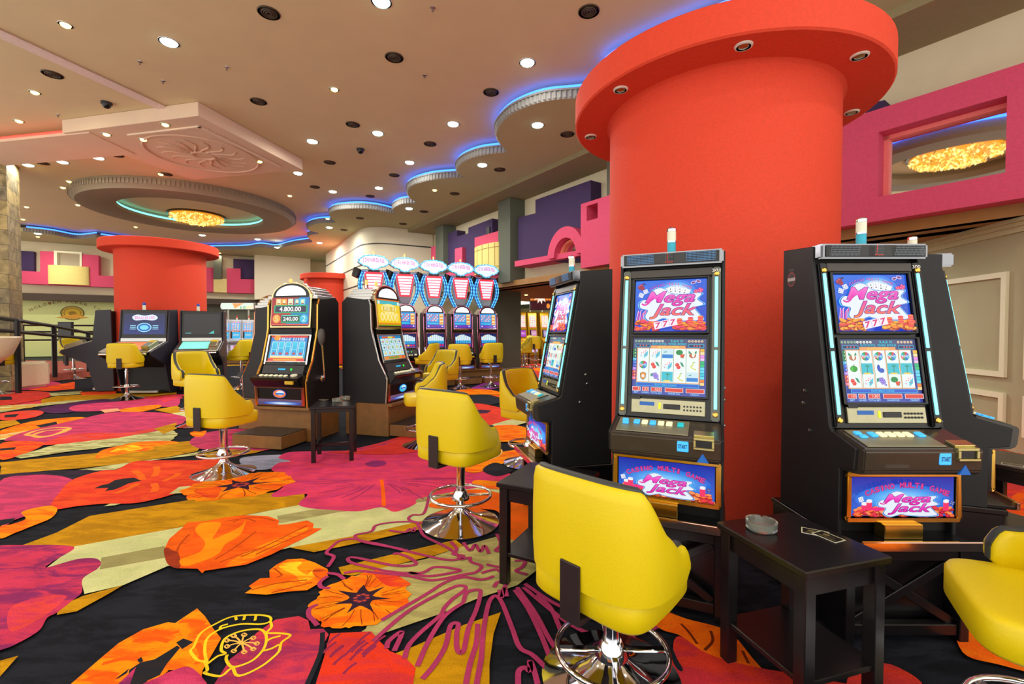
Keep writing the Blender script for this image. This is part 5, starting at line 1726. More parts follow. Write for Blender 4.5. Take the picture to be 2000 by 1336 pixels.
# ================================================================ the nearest machines
LEAN = atan2(.13, .74)
def jack_machine(x, y, rz, label, number, grid, bet, lines, total, led, seed, hide=False, glow=1):
    root = empty('slot_machine', (x, y, 0), rz)
    tag(root, label, 'slot machine', 'slot machines around the big red column')
    S0 = .42
    # body and side panels
    prof = [(.07, S0), (.07, .72), (-.01, .735), (-.02, .825), (.12, .868), (.135, .885), (.265, 1.63), (.265, 1.695), (.49, 1.715), (.49, S0)]
    inner = [(.10, S0), (.10, .72), (.03, .74), (.03, .815), (.16, .86), (.175, .89), (.30, 1.62), (.30, 1.69), (.485, 1.70), (.485, S0)]
    MB().prism_x(inner, -.235, .235).build('cabinet', black_matte, root)
    for s_ in (-1, 1):
        sp_ = MB().prism_x(prof, s_ * .2355 if s_ > 0 else -.252, .252 if s_ > 0 else -.2355).build('side_panel', black_matte, root, bevel=.003)
        mb = MB()
        for (yy, zz) in ((.30, 1.02), (.31, .96), (.26, .84)):
            mb.lathe([(.008, 0), (.008, .006), (.003, .008)], 12, mtx=Matrix.Translation((s_ * .252, yy, zz)) @ Matrix.Rotation(s_ * pi / 2, 4, 'Y'))
        mb.build('lock', steel, sp_)
    if number == '300':
        a = Art(); a.ell(0, 0, .032, .036, (150, 40, 40), 24); a.ell(0, 0, .026, .030, (40, 24, 30), 24); a.rect(-.03, -.008, .03, .008, (190, 180, 180)); a.rect(-.022, .040, .022, .052, (40, 34, 30))
        o = art_on(a, 'emblem', print_m, root, -.2526, .42, 1.56, rz=-pi / 2)
    # leaning front: local frame
    o0 = Vector((0, .135, .885)); t = LEAN
    FM = Matrix.Translation(o0) @ Matrix.Rotation(-t, 4, 'X')      # z runs up the slope, -y looks out
    def on(v, dy=0.0):
        return FM @ Vector((0, dy, v))
    mb = MB(); mb.box(-.235, .235, .004, .05, -.01, .75, FM); mb.build('bezel', black_gloss, root, bevel=.003)
    # chrome rails with light strips
    for s_ in (-1, 1):
        rail = MB().box(s_ * .214 - .019, s_ * .214 + .019, -.016, .004, -.005, .742, FM).build('light_rail', mat('dark chrome rail', (96, 98, 92), .22, .9) if led else black_gloss, root, bevel=.006, seg=2)
        mb = MB()
        for v0, v1 in ((.05, .33), (.345, .69)):
            mb.box(s_ * .214 - .007, s_ * .214 + .007, -.021, -.014, v0, v1, FM)
        mb.build('light_strip', strip_emit, rail, bevel=.002)
        for v0 in (.025, .705):
            MB().lathe([(.012, 0), (.012, .006), (.008, .009)], 16, mtx=FM @ Matrix.Translation((s_ * .214, -.015, v0)) @ Matrix.Rotation(pi / 2, 4, 'X')).build('cap', gold_trim, rail)
    # header and number
    MB().box(-.195, .195, -.014, .004, .70, .742, FM).build('header', smoke, root, bevel=.003)
    a = Art(); a.text(number, 0, 0, .036, .015, (235, 235, 230), offset=.01)
    p = on(.722, -.0148); art_on(a, 'number_plate', print_m, root, .212, p.y - .003, p.z, tilt=LEAN)
    # screens
    p = on(.555, -.003); fr = MB()
    for z0, z1, nm in ((.412, .698, 'upper_frame'), (.095, .395, 'lower_frame')):
        f = MB(); f.box(-.185, -.174, -.016, .004, z0, z1, FM); f.box(.174, .185, -.016, .004, z0, z1, FM)
        f.box(-.174, .174, -.016, .004, z0, z0 + .009, FM); f.box(-.174, .174, -.016, .004, z1 - .009, z1, FM)
        f.build('screen_frame', black_gloss, root, bevel=.002)
    art_on(top_art(seed, number == '300'), 'upper_screen', scr, root, 0, p.y, p.z, tilt=LEAN)
    p = on(.246, -.003)
    art_on(reel_art(grid, bet, lines, total), 'reel_screen', scr, root, 0, p.y, p.z, tilt=LEAN)
    # silver panel with card reader
    sp_ = MB().box(-.172, .172, -.012, .004, .012, .085, FM).build('reader_panel', silver_panel, root, bevel=.003)
    MB().box(-.130, -.06, -.0145, -.011, .05, .068, FM).build('display', emit('blue display', (20, 80, 150), .7), sp_)
    MB().box(-.018, .06, -.018, -.011, .038, .062, FM).build('card_slot', black_gloss, sp_, bevel=.002)
    MB().box(-.040, -.030, -.016, -.011, .036, .066, FM).build('indicator', emit('lime indicator', (200, 235, 20), 1.2), sp_, bevel=.002)
    mb = MB()
    for r in range(2):
        for k in range(6):
            mb.lathe([(.0048, 0), (.0048, .004)], 8, mtx=FM @ Matrix.Translation((.078 + k * .0145, -.0115, .038 + r * .017)) @ Matrix.Rotation(pi / 2, 4, 'X'))
    mb.build('grille', black_gloss, sp_)
    MB().box(-.170, -.128, -.016, -.011, .078, .094, FM).build('maker_plate', black_gloss, sp_)
    # button deck
    dk = [(.118, .700), (-.030, .722), (-.045, .740), (-.052, .822), (-.046, .832), (.118, .878)]
    deck = MB().prism_x(dk, -.238, .238).build('button_deck', smoke, root, bevel=.006, seg=2)
    sl = atan2(.046, .164)
    DM = Matrix.Translation((0, -.046, .833)) @ Matrix.Rotation(sl, 4, 'X')     # y runs back over the deck
    MB().box(-.215, .105, .012, .150, 0, .004, DM).build('deck_plate', mat('deck plate', (150, 146, 120), .35, .5), deck, bevel=.002)
    bt = [(-.185, .112, btn_blue), (-.180, .084, btn_blue), (-.130, .10, btn_blue), (-.093, .10, btn_cream), (-.056, .10, btn_blue if led == 1 else btn_cream), (-.019, .10, btn_cream), (.018, .10, btn_cream), (.068, .10, btn_teal if led == 1 else btn_blue)]
    for bx, by, bm_ in bt:
        b_ = MB().box(bx - .014, bx + .014, by - (.011 if by != .10 else .018), by + (.011 if by != .10 else .018), .004, .014, DM).build('button', bm_, deck, bevel=.003)
    MB().box(-.155, -.055, -.0475, -.043, .752, .806).build('blank_plate', smoke, deck, bevel=.002)
    sb = MB().box(.060, .108, -.0535, -.046, .768, .816).build('start_button', btn_blue, deck, bevel=.003)
    a = Art(); a.text('START', 0, 0, .036, .017, (10, 50, 80), offset=.03)
    art_on(a, 'lettering', print_m, sb, .084, -.0542, .792)
    ba_ = MB()
    ba_.box(.128, .212, -.066, -.040, .786, .796); ba_.box(.128, .212, -.060, -.040, .826, .838); ba_.box(.128, .138, -.062, -.040, .796, .826); ba_.box(.202, .212, -.062, -.040, .796, .826)
    ba_.box(.128, .212, .005, .05, 0, .012, DM)
    ba_.build('bill_slot', mat('bill slot metal', (200, 190, 130), .25, .9), deck, bevel=.002)
    MB().box(.138, .202, -.054, -.046, .796, .826).build('slot_mouth', black_gloss, deck)
    mb = MB(); v = mb.pts([(.142, -.0485, .728), (.190, -.0485, .728), (.166, -.0495, .768)]); w_ = mb.pts([(.142, -.040, .728), (.190, -.040, .728), (.166, -.042, .768)])
    mb.face(v); mb.face(w_); mb.face([v[0], v[1], w_[1], w_[0]]); mb.face([v[1], v[2], w_[2], w_[1]]); mb.face([v[2], v[0], w_[0], w_[2]])
    mb.build('arrow_marker', mat('blue arrow', (20, 110, 215), .4), deck)
    # belly glass
    bl = MB(); z0, z1 = .500, .712; yb = .050
    bl.box(-.238, .238, yb, yb + .05, z0, z1)
    belly = bl.build('belly_box', black_gloss, root)
    f = MB(); q = .018
    f.box(-.238, .238, yb - .014, yb, z1 - q, z1); f.box(-.238, .238, yb - .014, yb, z0, z0 + q); f.box(-.238, -.238 + q, yb - .014, yb, z0 + q, z1 - q); f.box(.238 - q, .238, yb - .014, yb, z0 + q, z1 - q)
    f.build('belly_frame', gold_trim, belly, bevel=.004, seg=2)
    art_on(belly_art(seed + 5), 'belly_screen', scr, belly, 0, yb - .003, (z0 + z1) / 2)
    # tray
    tr = MB(); tr.box(-.24, .24, -.045, .10, S0, S0 + .018); tray = tr.build('coin_tray', black_gloss, root, bevel=.003)
    MB().box(-.246, .246, -.058, -.045, S0 + .0005, S0 + .040).build('tray_lip', mat('rosy chrome', (236, 206, 190), .1, 1.0, noise=0), tray, bevel=.004, seg=2)
    MB().box(-.10, .06, .012, .07, S0 + .018, z0).build('tray_chute', gold_trim, tray, bevel=.003)
    # marquee with led dots
    mq = MB(); mq.box(-.244, .244, .215, .40, 1.632, 1.70); marq = mq.build('marquee', mat('marquee chrome', (150, 152, 158), .16, 1.0, noise=0), root, bevel=.008, seg=2)
    MB().box(-.225, .225, .208, .216, 1.640, 1.692).build('marquee_face', black_gloss, marq, bevel=.002)
    a = Art(); a.rect(-.215, -.024, .215, .024, (14, 14, 16))
    for x0, n in ((-.205, 22), (.08, 22)):
        for r in range(6):
            for k in range(n):
                a.ell(x0 + k * .0060, -.0195 + r * .0078, .0020, .0024, (90, 170, 235) if led == 1 else (130, 140, 150), 6)
    for r in range(7):
        for k in range(6):
            L_on = (k == 1 or r == 0)
            a.ell(-.017 + k * .0066, -.021 + r * .0068, .0026, .0026, (255, 60, 30) if L_on else (70, 74, 80) , 6)
    art_on(a, 'marquee_display', scr_dim, marq, 0, .2076, 1.666)
    # tower lamp
    tl = MB().lathe([(.026, 1.70), (.026, 1.706), (.022, 1.710)], 24, cx=.0, cy=.30).build('tower_lamp', chrome, root)
    MB().lathe([(.021, 1.71), (.021, 1.758)], 24, cx=0, cy=.30).build('lower_lens', lamp_cyan, tl, smooth=True)
    MB().lathe([(.0235, 1.758), (.0235, 1.767)], 24, cx=0, cy=.30).build('collar', chrome, tl, smooth=True)
    MB().lathe([(.0215, 1.767), (.0215, 1.815)], 24, cx=0, cy=.30).build('upper_lens', lamp_white, tl, smooth=True)
    MB().lathe([(.0235, 1.815), (.0235, 1.828), (.018, 1.834)], 24, cx=0, cy=.30).build('lid', chrome, tl, smooth=True)
    return root

R300 = facing(0.0, -1)
R301 = facing(-.41, -.912)
R302 = facing(-.972, -.235)
R299 = facing(.93, -.37)
stand(1.645, 1.855, R300, 'black wooden stand with crossed braces under the right facing machine, lower right')
stand(.70, 2.085, R301, 'black wooden stand with crossed braces behind the large front stool')
stand(.13, 3.15, R302, 'black wooden stand under the machine seen from its side, left of centre')
stand(2.53, 2.46, R299, 'black wooden stand at the far right, under the machine seen from behind')
jack_machine(.70, 2.085, R301, 'centre slot machine with a lit pink title screen, number 301, facing the camera', '301', G1, '5', '21', '105', 1, 1)
jack_machine(1.645, 1.855, R300, 'slot machine right of centre with a lit title screen, number 300', '300', G2, '10', '13', '130', 0, 2)
jack_machine(.13, 3.15, R302, 'black slot machine turned left, seen from its broad black side', '302', G1, '5', '21', '105', 1, 3)
jack_machine(2.53, 2.46, R299, 'black slot machine at the right edge turned away, seen in profile', '299', G2, '5', '9', '45', 0, 4)

# ================================================================ arched machines
def poker_top(a, w, h):
    pass
def arch_upper(style):
    """upper screen picture, roughly .44 x .34 with an arch lens above"""
    a = Art()
    if style == 'jackpot':
        a.rect(-.22, -.16, .22, .16, (200, 40, 60), (170, 30, 40))
        a.poly([(-.05, -.16), (.22, -.16), (.22, .16), (0.1, .16)], (20, 130, 200))
        for x, c in ((-.14, (255, 215, 140)), (-.075, (250, 170, 40)), (.0, (220, 236, 210)), (.075, (60, 190, 215)), (.14, (120, 220, 235))):
            a.rect(x - .03, .075, x + .03, .145, c); a.ell(x, .11, .018, .024, (255, 240, 200), 12); a.rect(x - .016, .085, x + .016, .095, (160, 90, 40))
        a.rect(-.19, -.02, .20, .072, (10, 176, 110)); a.rect(-.175, -.008, .185, .060, (40, 44, 80)); a.text('4.800.00', .0, .026, .25, .050, (250, 250, 245), offset=.03)
        a.rect(-.10, -.135, .12, -.04, (10, 160, 110)); a.rect(-.09, -.115, .11, -.055, (24, 60, 70)); a.rect(-.09, -.05, .10, -.043, (120, 240, 230)); a.text('240.00', .01, -.086, .17, .042, (250, 250, 245), offset=.03)
        a.ell(-.155, -.085, .045, .05, (250, 170, 70), 18); a.ell(.165, -.085, .045, .05, (60, 200, 225), 18); a.text('2', .165, -.085, .04, .06, (230, 250, 255)); a.text('5', -.155, -.085, .04, .06, (255, 230, 160))
        a.rect(-.22, -.16, .22, -.145, (236, 90, 60))
    elif style == 'gold':
        a.rect(-.22, -.16, .22, .16, (250, 205, 30), (250, 215, 60)); a.rect(-.22, .10, .22, .16, (70, 190, 200)); a.rect(-.22, .145, .22, .16, (230, 110, 20))
        a.ell(0, .05, .15, .06, (255, 240, 150), 24); a.rect(-.12, .015, .12, .075, (230, 196, 60)); a.scrawl(0, .048, .19, .045, 6, (255, 250, 215), 3)
        for x in (-.14, -.07, 0, .07, .14):
            a.ell(x, -.05, .035, .05, (255, 246, 180), 16); a.ell(x, -.055, .022, .036, (250, 220, 80), 14)
        a.rect(-.22, -.16, .22, -.125, (235, 140, 20)); a.rect(-.22, -.16, .22, -.148, (110, 180, 40))
        for x in (-.19, .19):
            a.ell(x, .12, .02, .02, (255, 250, 220), 12)
    elif style == 'pay':
        a.rect(-.22, -.16, .22, .16, (20, 60, 190), (40, 150, 230))
        a.rect(-.20, -.03, .08, .14, (70, 180, 240))
        for r in range(4):
            for k in range(7):
                if (r + k) % 5 == 4:
                    continue
                a.rect(-.195 + k * .039, .10 - r * .038, -.165 + k * .039, .125 - r * .038, (246, 90, 120) if (k + r) % 2 else (250, 220, 225))
        a.rect(.10, -.09, .20, .14, (240, 200, 110)); 
        for r in range(6):
            a.rect(.11, .105 - r * .034, .19, .125 - r * .034, (250, 130, 70) if r % 2 else (255, 240, 190))
        a.rect(-.20, -.085, .08, -.045, (50, 190, 235)); a.rect(-.20, -.15, .20, -.105, (120, 40, 180)); a.ell(-.17, -.125, .02, .016, (230, 230, 255), 10); a.ell(.17, -.125, .02, .016, (230, 230, 255), 10)
    return a
def arch_lower(style):
    a = Art()
    if style == 'jackpot':
        a.rect(-.21, -.15, .21, .15, (40, 190, 225), (20, 120, 215)); a.rect(-.21, .125, .21, .15, (225, 60, 60)); a.ell(-.14, .12, .04, .03, (250, 160, 50), 14)
        a.scrawl(.03, .108, .30, .032, 11, (245, 250, 255), 5)
        for k in range(5):
            x = -.155 + k * .078
            a.rect(x - .034, -.09, x + .034, .08, (225, 250, 255)); a.rect(x - .028, -.085, x + .028, .075, (30, 150, 225), (60, 215, 240)); a.rect(x - .026, -.02 + .02 * (k % 3), x + .026, -.012 + .02 * (k % 3), (120, 240, 250)); a.ell(x, -.06, .018, .014, (200, 70, 80), 10)
        a.rect(-.21, -.15, .21, -.115, (236, 70, 60)); a.rect(-.19, -.115, .19, -.09, (250, 205, 80), (255, 240, 200)); a.rect(-.15, -.140, .12, -.128, (250, 190, 40))
    elif style == 'fruit':
        a.rect(-.21, -.15, .21, .15, (60, 180, 200), (20, 130, 190)); a.rect(-.16, .115, .09, .135, (235, 90, 40)); a.rect(-.05, .115, .04, .135, (240, 220, 40))
        rnd = random.Random(9)
        for r in range(3):
            for k in range(5):
                x, y = -.164 + k * .082, .075 - r * .072
                a.rect(x - .037, y - .033, x + .037, y + .033, (225, 246, 246)); c = rnd.choice([(240, 130, 40), (90, 60, 160), (60, 160, 110), (220, 60, 70), (250, 200, 60)])
                a.ell(x, y, .024, .024, (40, 150, 150), 14); a.ell(x, y, .019, .019, (235, 240, 220), 12); a.ell(x, y - .004, .012, .012, c, 10)
        a.rect(-.21, -.15, .21, -.11, (236, 140, 50)); a.ell(.16, -.13, .025, .02, (230, 80, 50), 12); a.rect(-.12, -.142, .08, -.118, (130, 150, 60))
    elif style == 'pay':
        a.rect(-.21, -.15, .21, .15, (14, 60, 170), (6, 20, 80)); 
        for k, hgt in enumerate((.07, .09, .11, .12, .12, .10, .085, .065)):
            x = -.175 + k * .05
            a.rect(x - .022, -.02, x + .022, hgt, (225, 248, 255)); a.rect(x - .02, -.075, x + .02, -.01, (60, 190, 240)); a.rect(x - .01, -.06, x + .01, -.045, (20, 60, 150))
        for k in range(6):
            a.rect(-.19 + k * .066, -.125, -.14 + k * .066, -.09, (225, 30, 80) if k != 3 else (250, 210, 40))
        a.ell(-.11, .085, .02, .016, (250, 200, 60), 10)
    return a

def arch_machine(x, y, rz, label, upper, lower, trim, lever=False, zoff=.41, scale=1.0, lens=(240, 248, 250), grp='arched slot machines', lamps=((-.16, lamp_amber), (.02, lamp_red)), W=.30, logo=(60, 200, 225)):
    root = empty('slot_machine', (x, y, 0), rz)
    root.scale = (1, 1, 1)
    tag(root, label, 'slot machine', grp)
    Z = zoff
    prof = [(.0, Z), (-.02, Z + .28), (.01, Z + .34), (.10, Z + .50), (.20, Z + .86), (.21, Z + 1.14), (.24, Z + 1.20), (.55, Z + 1.24), (.62, Z + 1.18), (.62, Z)]
    inner = [(p[0] + .02, p[1]) for p in prof[:-3]] + [(.54, Z + 1.225), (.60, Z + 1.17), (.60, Z)]
    MB().prism_x(inner, -W + .03, W - .03).build('cabinet', black_matte, root)
    for s_ in (-1, 1):
        x0, x1 = (W - .029, W) if s_ > 0 else (-W, -W + .029)
        sd = MB().prism_x(prof, x0, x1).build('side_panel', black_matte, root, bevel=.004)
        # thin trim strip along the front edge of the side
        P = [Vector((s_ * (W - .012), p[0] - .006, p[1])) for p in prof[:7]]
        MB().tube(P, .011, 6).build('edge_trim', trim, sd, smooth=True)
    # stepped chrome shoulders
    for s_ in (-1, 1):
        mb = MB()
        for k in range(4):
            z0 = Z + 1.205 + k * .036
            x0 = max(.03, W - .01 - k * .04 - .17); mb.box(min(s_ * x0, s_ * (W - .01 - k * .035)), max(s_ * x0, s_ * (W - .01 - k * .035)), .20 + k * .008, .56, z0, z0 + .030 + (.008 if k < 3 else 0))
        mb.build('shoulder', steel, root, bevel=.004)
    # arched top door
    n = 20; t2 = atan2(.05, .5)
    TM = Matrix.Translation((0, .175, Z + .87)) @ Matrix.Rotation(-t2, 4, 'X')
    aw, ah0, ah1 = .235, .36, .53
    def arch(s_, dz=0):
        P = [(-aw * s_, 0 + dz), (aw * s_, 0 + dz), (aw * s_, ah0)]
        P += [(aw * s_ * cos(pi * i / n), ah0 + (ah1 - ah0) * s_ * sin(pi * i / n)) for i in range(1, n)]
        P += [(-aw * s_, ah0)]
        return P
    MB().prism_y(arch(1.0), -.03, .06, TM).build('top_door', mat('warm chrome', (222, 204, 158), .18, 1.0, noise=0) if upper != 'pay' else trim, root, bevel=.006)
    MB().prism_y(arch(.90, .02), -.034, -.02, TM).build('top_glass_surround', black_gloss, root)
    p = TM @ Vector((0, -.0355, .190))
    art_on(arch_upper(upper), 'upper_screen', scr, root, 0, p.y, p.z, tilt=t2)
    lp = [( .175 * cos(pi * i / n), .372 + .115 * sin(pi * i / n)) for i in range(n + 1)]
    MB().prism_y(lp, -.040, -.03, TM).build('arch_lens', emit('arch lens %d %d %d' % lens, lens, 1.3), root)
    # middle band
    MB().prism_x([(.175, Z + .79), (.165, Z + .86), (.20, Z + .87), (.21, Z + .79)], -.24, .24).build('brand_band', black_gloss, root)
    MB().prism_x([(.158, Z + .858), (.156, Z + .868), (.18, Z + .872), (.18, Z + .858)], -.245, .245).build('band_trim', chrome, root)
    # lower leaning screen
    t3 = atan2(.10, .36)
    SM_ = Matrix.Translation((0, .065, Z + .46)) @ Matrix.Rotation(-t3, 4, 'X')
    MB().box(-.245, .245, 0, .05, 0, .35, SM_).build('screen_bezel', black_gloss, root)
    f = MB(); q = .018
    f.box(-.25, -.25 + q, -.012, 0, .0, .35, SM_); f.box(.25 - q, .25, -.012, 0, 0, .35, SM_); f.box(-.25 + q, .25 - q, -.012, 0, .335, .35, SM_); f.box(-.25 + q, .25 - q, -.012, 0, .028, .04, SM_)
    f.build('screen_trim', trim if upper != 'jackpot' else chrome, root, bevel=.004)
    p = SM_ @ Vector((0, -.003, .188))
    art_on(arch_lower(lower), 'reel_screen', scr, root, 0, p.y, p.z, tilt=t3)
    # reader strip, deck
    rp = MB().prism_x([(.005, Z + .365), (.045, Z + .455), (.09, Z + .455), (.09, Z + .365)], -.235, .235).build('reader_panel', dark_grey, root)
    MB().box(-.05, .03, .016, .03, Z + .405, Z + .42).build('display', emit('cyan display', (40, 170, 220), 1.0), rp)
    MB().box(.09, .105, .016, .03, Z + .40, Z + .422).build('indicator', emit('green indicator', (40, 230, 60), 1.3), rp)
    dk = MB().prism_x([(-.13, Z + .30), (-.14, Z + .325), (.03, Z + .37), (.05, Z + .37), (.05, Z + .22), (-.06, Z + .22)], -.275, .275).build('button_deck', black_gloss, root, bevel=.008, seg=2)
    DM = Matrix.Translation((0, -.135, Z + .327)) @ Matrix.Rotation(atan2(.045, .17), 4, 'X')
    for k in range(6):
        MB().box(-.20 + k * .055, -.165 + k * .055, .05, .085, 0, .012, DM).build('button', btn_cream, dk, bevel=.003)
    MB().lathe([(.035, 0), (.035, .012), (.03, .016)], 20, mtx=DM @ Matrix.Translation((.18, .08, 0))).build('button', lamp_white, dk)
    MB().box(.13, .22, -.146, -.12, Z + .262, Z + .298).build('bill_slot', mat('yellow slot plastic', (214, 180, 20), .4), dk, bevel=.003)
    # belly door
    bd = MB().prism_x([(-.022, Z + .02), (-.035, Z + .215), (.02, Z + .215), (.02, Z + .02)], -.27, .27).build('belly_door', black_gloss, root)
    q = .026
    f = MB()
    f.prism_x([(-.036, Z + .012), (-.036, Z + .024), (-.03, Z + .024), (-.03, Z + .012)], -.249, .249)
    f.prism_x([(-.034, Z + .015), (-.048, Z + .222), (-.03, Z + .222), (-.02, Z + .015)], -.275, -.275 + q); f.prism_x([(-.034, Z + .015), (-.048, Z + .222), (-.03, Z + .222), (-.02, Z + .015)], .275 - q, .275)
    f.prism_x([(-.047, Z + .206), (-.048, Z + .222), (-.03, Z + .222), (-.03, Z + .206)], -.275 + q, .275 - q)
    f.build('belly_frame', copper_trim, bd)
    MB().prism_x([(-.028, Z + .02), (-.033, Z + .085), (-.02, Z + .085), (-.02, Z + .02)], -.255, .255).build('coin_tray', black_gloss, bd)
    a = Art(); a.rect(-.25, -.032, .25, .032, (40, 60, 130), (120, 90, 110))
    for q_ in range(8):
        a.ell(.02, -.012, .21 - .022 * q_, .020 - .002 * q_, (40 + 26 * q_, 90 + 22 * q_, min(255, 190 + 10 * q_)), 22)
    art_on(a, 'tray_glow', scr, bd, 0, -.0345, Z + .052, tilt=-.07)
    a = Art(); a.ell(0, 0, .075, .048, (40, 90, 200), 28); a.ell(0, 0, .070, .043, logo, 28); a.ell(.01, .008, .045, .026, (225, 245, 255), 22); a.rect(-.045, -.01, .05, .008, (40, 110, 210))
    art_on(a, 'logo', scr, bd, 0, -.0392, Z + .145, tilt=-.06)
    # lamps on the roof
    for lx, lm in lamps:
        tl = MB().lathe([(.022, Z + 1.36), (.022, Z + 1.40), (.018, Z + 1.402)], 16, cx=lx, cy=.42).build('roof_lamp', chrome, root)
        MB().lathe([(.02, Z + 1.40), (.02, Z + 1.45), (.012, Z + 1.462)], 16, cx=lx, cy=.42).build('lens', lm, tl, smooth=True)
    if lever:
        lv = MB().lathe([(.04, 0), (.04, .03), (.022, .04)], 20, mtx=Matrix.Translation((W, .22, Z + .30)) @ Matrix.Rotation(pi / 2, 4, 'Y')).build('lever', chrome, root, smooth=True, angle=35)
        MB().cyl((W + .05, .22, Z + .31), (W + .06, .16, Z + .70), .011, 10).build('lever_rod', chrome, lv, smooth=True)
        MB().lathe([(.012, -.02), (.03, .02), (.037, .08), (.03, .14), (.012, .165)], 20, mtx=Matrix.Translation((W + .06, .155, Z + .70))).build('lever_grip', mat('grey lever grip', (78, 76, 76), .45), lv, smooth=True)
    return root

wood_m = mat('brown wood veneer', (136, 96, 48), 0.5, noise=0.18, nscale=9)
mat_black = mat('black step covering', (34, 36, 36), 0.3, noise=0.25, nscale=60)
def plinth(x, y, rz, label, w=.72, d=.85, h=.41, step=True, sd=.42, grp='wooden plinths'):
    root = empty('machine_plinth', (x, y, 0), rz)
    tag(root, label, 'plinth', grp)
    MB().box(-w / 2, w / 2, 0, d, 0, h).build('box', wood_m, root, bevel=.004)
    MB().box(-w / 2 - .02, w / 2 + .02, -.06, 0.0, h - .035, h).build('ledge', wood_m, root, bevel=.004)
    if step:
        st = MB().box(-w / 2 + .02, w / 2 - .06, -sd, -.001, .01, .15).build('step', wood_m, root, bevel=.004)
        MB().box(-w / 2 + .025, w / 2 - .065, -sd + .005, -.003, .151, .158).build('tread', mat_black, st)
    return root

RM1 = facing(-.22, -.975)
RM2 = facing(.955, -.295)
RM3 = facing(-.955, .295)
plinth(-2.72, 5.42, RM1, 'wooden plinth with a black step under the arched slot machine with a lever', d=.56)
arch_machine(-2.74, 5.40, RM1, 'arched slot machine with a lever and a 4.800.00 jackpot screen', 'jackpot', 'jackpot', gold_trim, lever=True, logo=(250, 130, 60), zoff=.385).scale = (1.2, 1, 1.07)
plinth(-1.42, 5.94, RM2, 'wooden plinth with a black step under the arched slot machine turned right', d=.62)
arch_machine(-1.46, 5.94, RM2, 'arched slot machine turned right with a yellow upper screen', 'gold', 'fruit', steel, lamps=((-.1, lamp_amber), (.08, lamp_amber)), zoff=.385).scale = (1.2, 1, 1.07)
plinth(-3.56, 6.42, RM3, 'wooden plinth under the slot machine turned away behind the lever machine', step=False, d=.6)
arch_machine(-3.54, 6.42, RM3, 'slot machine turned away to the left, behind the lever machine', 'gold', 'fruit', copper_trim, lamps=((-.1, lamp_amber),))

# ================================================================ tall bright machines
blue_bulb = emit('cyan bulb', (90, 195, 255), 1.5)
topper_white = emit('white topper panel', (205, 232, 255), .9)
topper_red = emit('red topper frame', (250, 50, 70), .9)
topper_shell = mat('topper chrome shell', (150, 165, 185), 0.25, 0.8)
def topper(root, Z):
    """tall sign: wedge of bright pay lines, curved arms with bulbs, shield shaped crown"""
    h = lambda v: Z + 1.36 + (v - 1.36) * .73
    y = .30
    tp = MB().prism_y([(-.10, h(1.42)), (.10, h(1.42)), (.16, h(1.62)), (.24, h(2.10)), (.28, h(2.32)), (-.28, h(2.32)), (-.24, h(2.10)), (-.16, h(1.62))], y, y + .16).build('topper', topper_shell, root, bevel=.01)
    MB().prism_y([(-.125, h(1.62)), (.125, h(1.62)), (.225, h(2.25)), (-.225, h(2.25))], y - .02, y).build('pay_frame', topper_red, tp)
    mb = MB()
    for k in range(7):
        z0 = h(1.665) + k * .057; hw = .095 + (z0 - h(1.62)) * .215
        mb.box(-hw, hw, y - .03, y - .02, z0, z0 + .041)
    mb.build('pay_lines', topper_white, tp)
    MB().box(-.13, .13, y - .03, y - .02, h(2.255), h(2.305)).build('score_bar', dark_grey, tp)
    sh = [(-.34, h(2.50)), (-.33, h(2.58)), (-.22, h(2.68)), (0, h(2.72)), (.22, h(2.68)), (.33, h(2.58)), (.34, h(2.50)), (.24, h(2.42)), (.14, h(2.40)), (.08, h(2.33)), (0, h(2.31)), (-.08, h(2.33)), (-.14, h(2.40)), (-.24, h(2.42))]
    cz = h(2.53)
    cr = MB().prism_y([(px_ * 1.05, cz + (pz - cz) * 1.08) for px_, pz in sh], y - .01, y + .10).build('crown', topper_shell, tp, bevel=.006)
    MB().prism_y([(px_ * .93, cz + (pz - cz) * .88) for px_, pz in sh], y - .03, y - .01).build('crown_panel', topper_white, cr)
    a = Art(); a.scrawl(0, 0, .50, .085, 12, (240, 90, 170), 8, .02)
    art_on(a, 'crown_lettering', scr, cr, 0, y - .0305, h(2.555))
    bead = lambda i: .014 if i % 3 == 0 else .004
    ol = resample([(px_, cz + (pz - cz)) for px_, pz in sh + sh[:1]], .027)
    MB().tube([(q.x, y - .024, q.y) for q in ol], .01, 6, closed=True, rad=bead).build('bulb_string', blue_bulb, cr)
    for s_ in (-1, 1):
        for off in (0, .06):
            ol = resample([(s_ * (.19 - off + .15 * sin(k / 12 * 2.7)), h(1.38) + k / 12 * .64) for k in range(13)], .025)
            MB().tube([(q.x, y - .024, q.y) for q in ol], .01, 6, rad=lambda i: .018 if i % 3 == 0 else .005).build('bulb_string', blue_bulb, tp)
    for s_ in (-1, 1):
        P = []
        L_ = [(.20 + .16 * sin(t / 12 * 2.7), h(1.36) + t / 12 * .67) for t in range(13)]
        R_ = [(.10 + .16 * sin(t / 12 * 2.7), h(1.36) + t / 12 * .67) for t in range(13)]
        pr_ = [(s_ * q[0], q[1]) for q in L_] + [(s_ * q[0], q[1]) for q in reversed(R_)]
        MB().prism_y(pr_, y - .012, y + .06).build('arm', mat('blue topper arm', (40, 110, 190), .3, .3), tp)
    MB().lathe([(.02, h(2.75)), (.022, h(2.79)), (.012, h(2.83))], 12, cx=0, cy=y + .05).build('crown_lamp', lamp_amber, cr)
    dk = MB().lathe([(.02, -.09), (.10, -.09), (.11, -.03), (.11, .03), (.10, .09), (.02, .09)], 20, mtx=Matrix.Translation((-.36, y + .12, h(2.22))) @ Matrix.Rotation(radians(20), 4, 'Y')).build('speaker_pod', black_gloss, tp, smooth=True, angle=40)

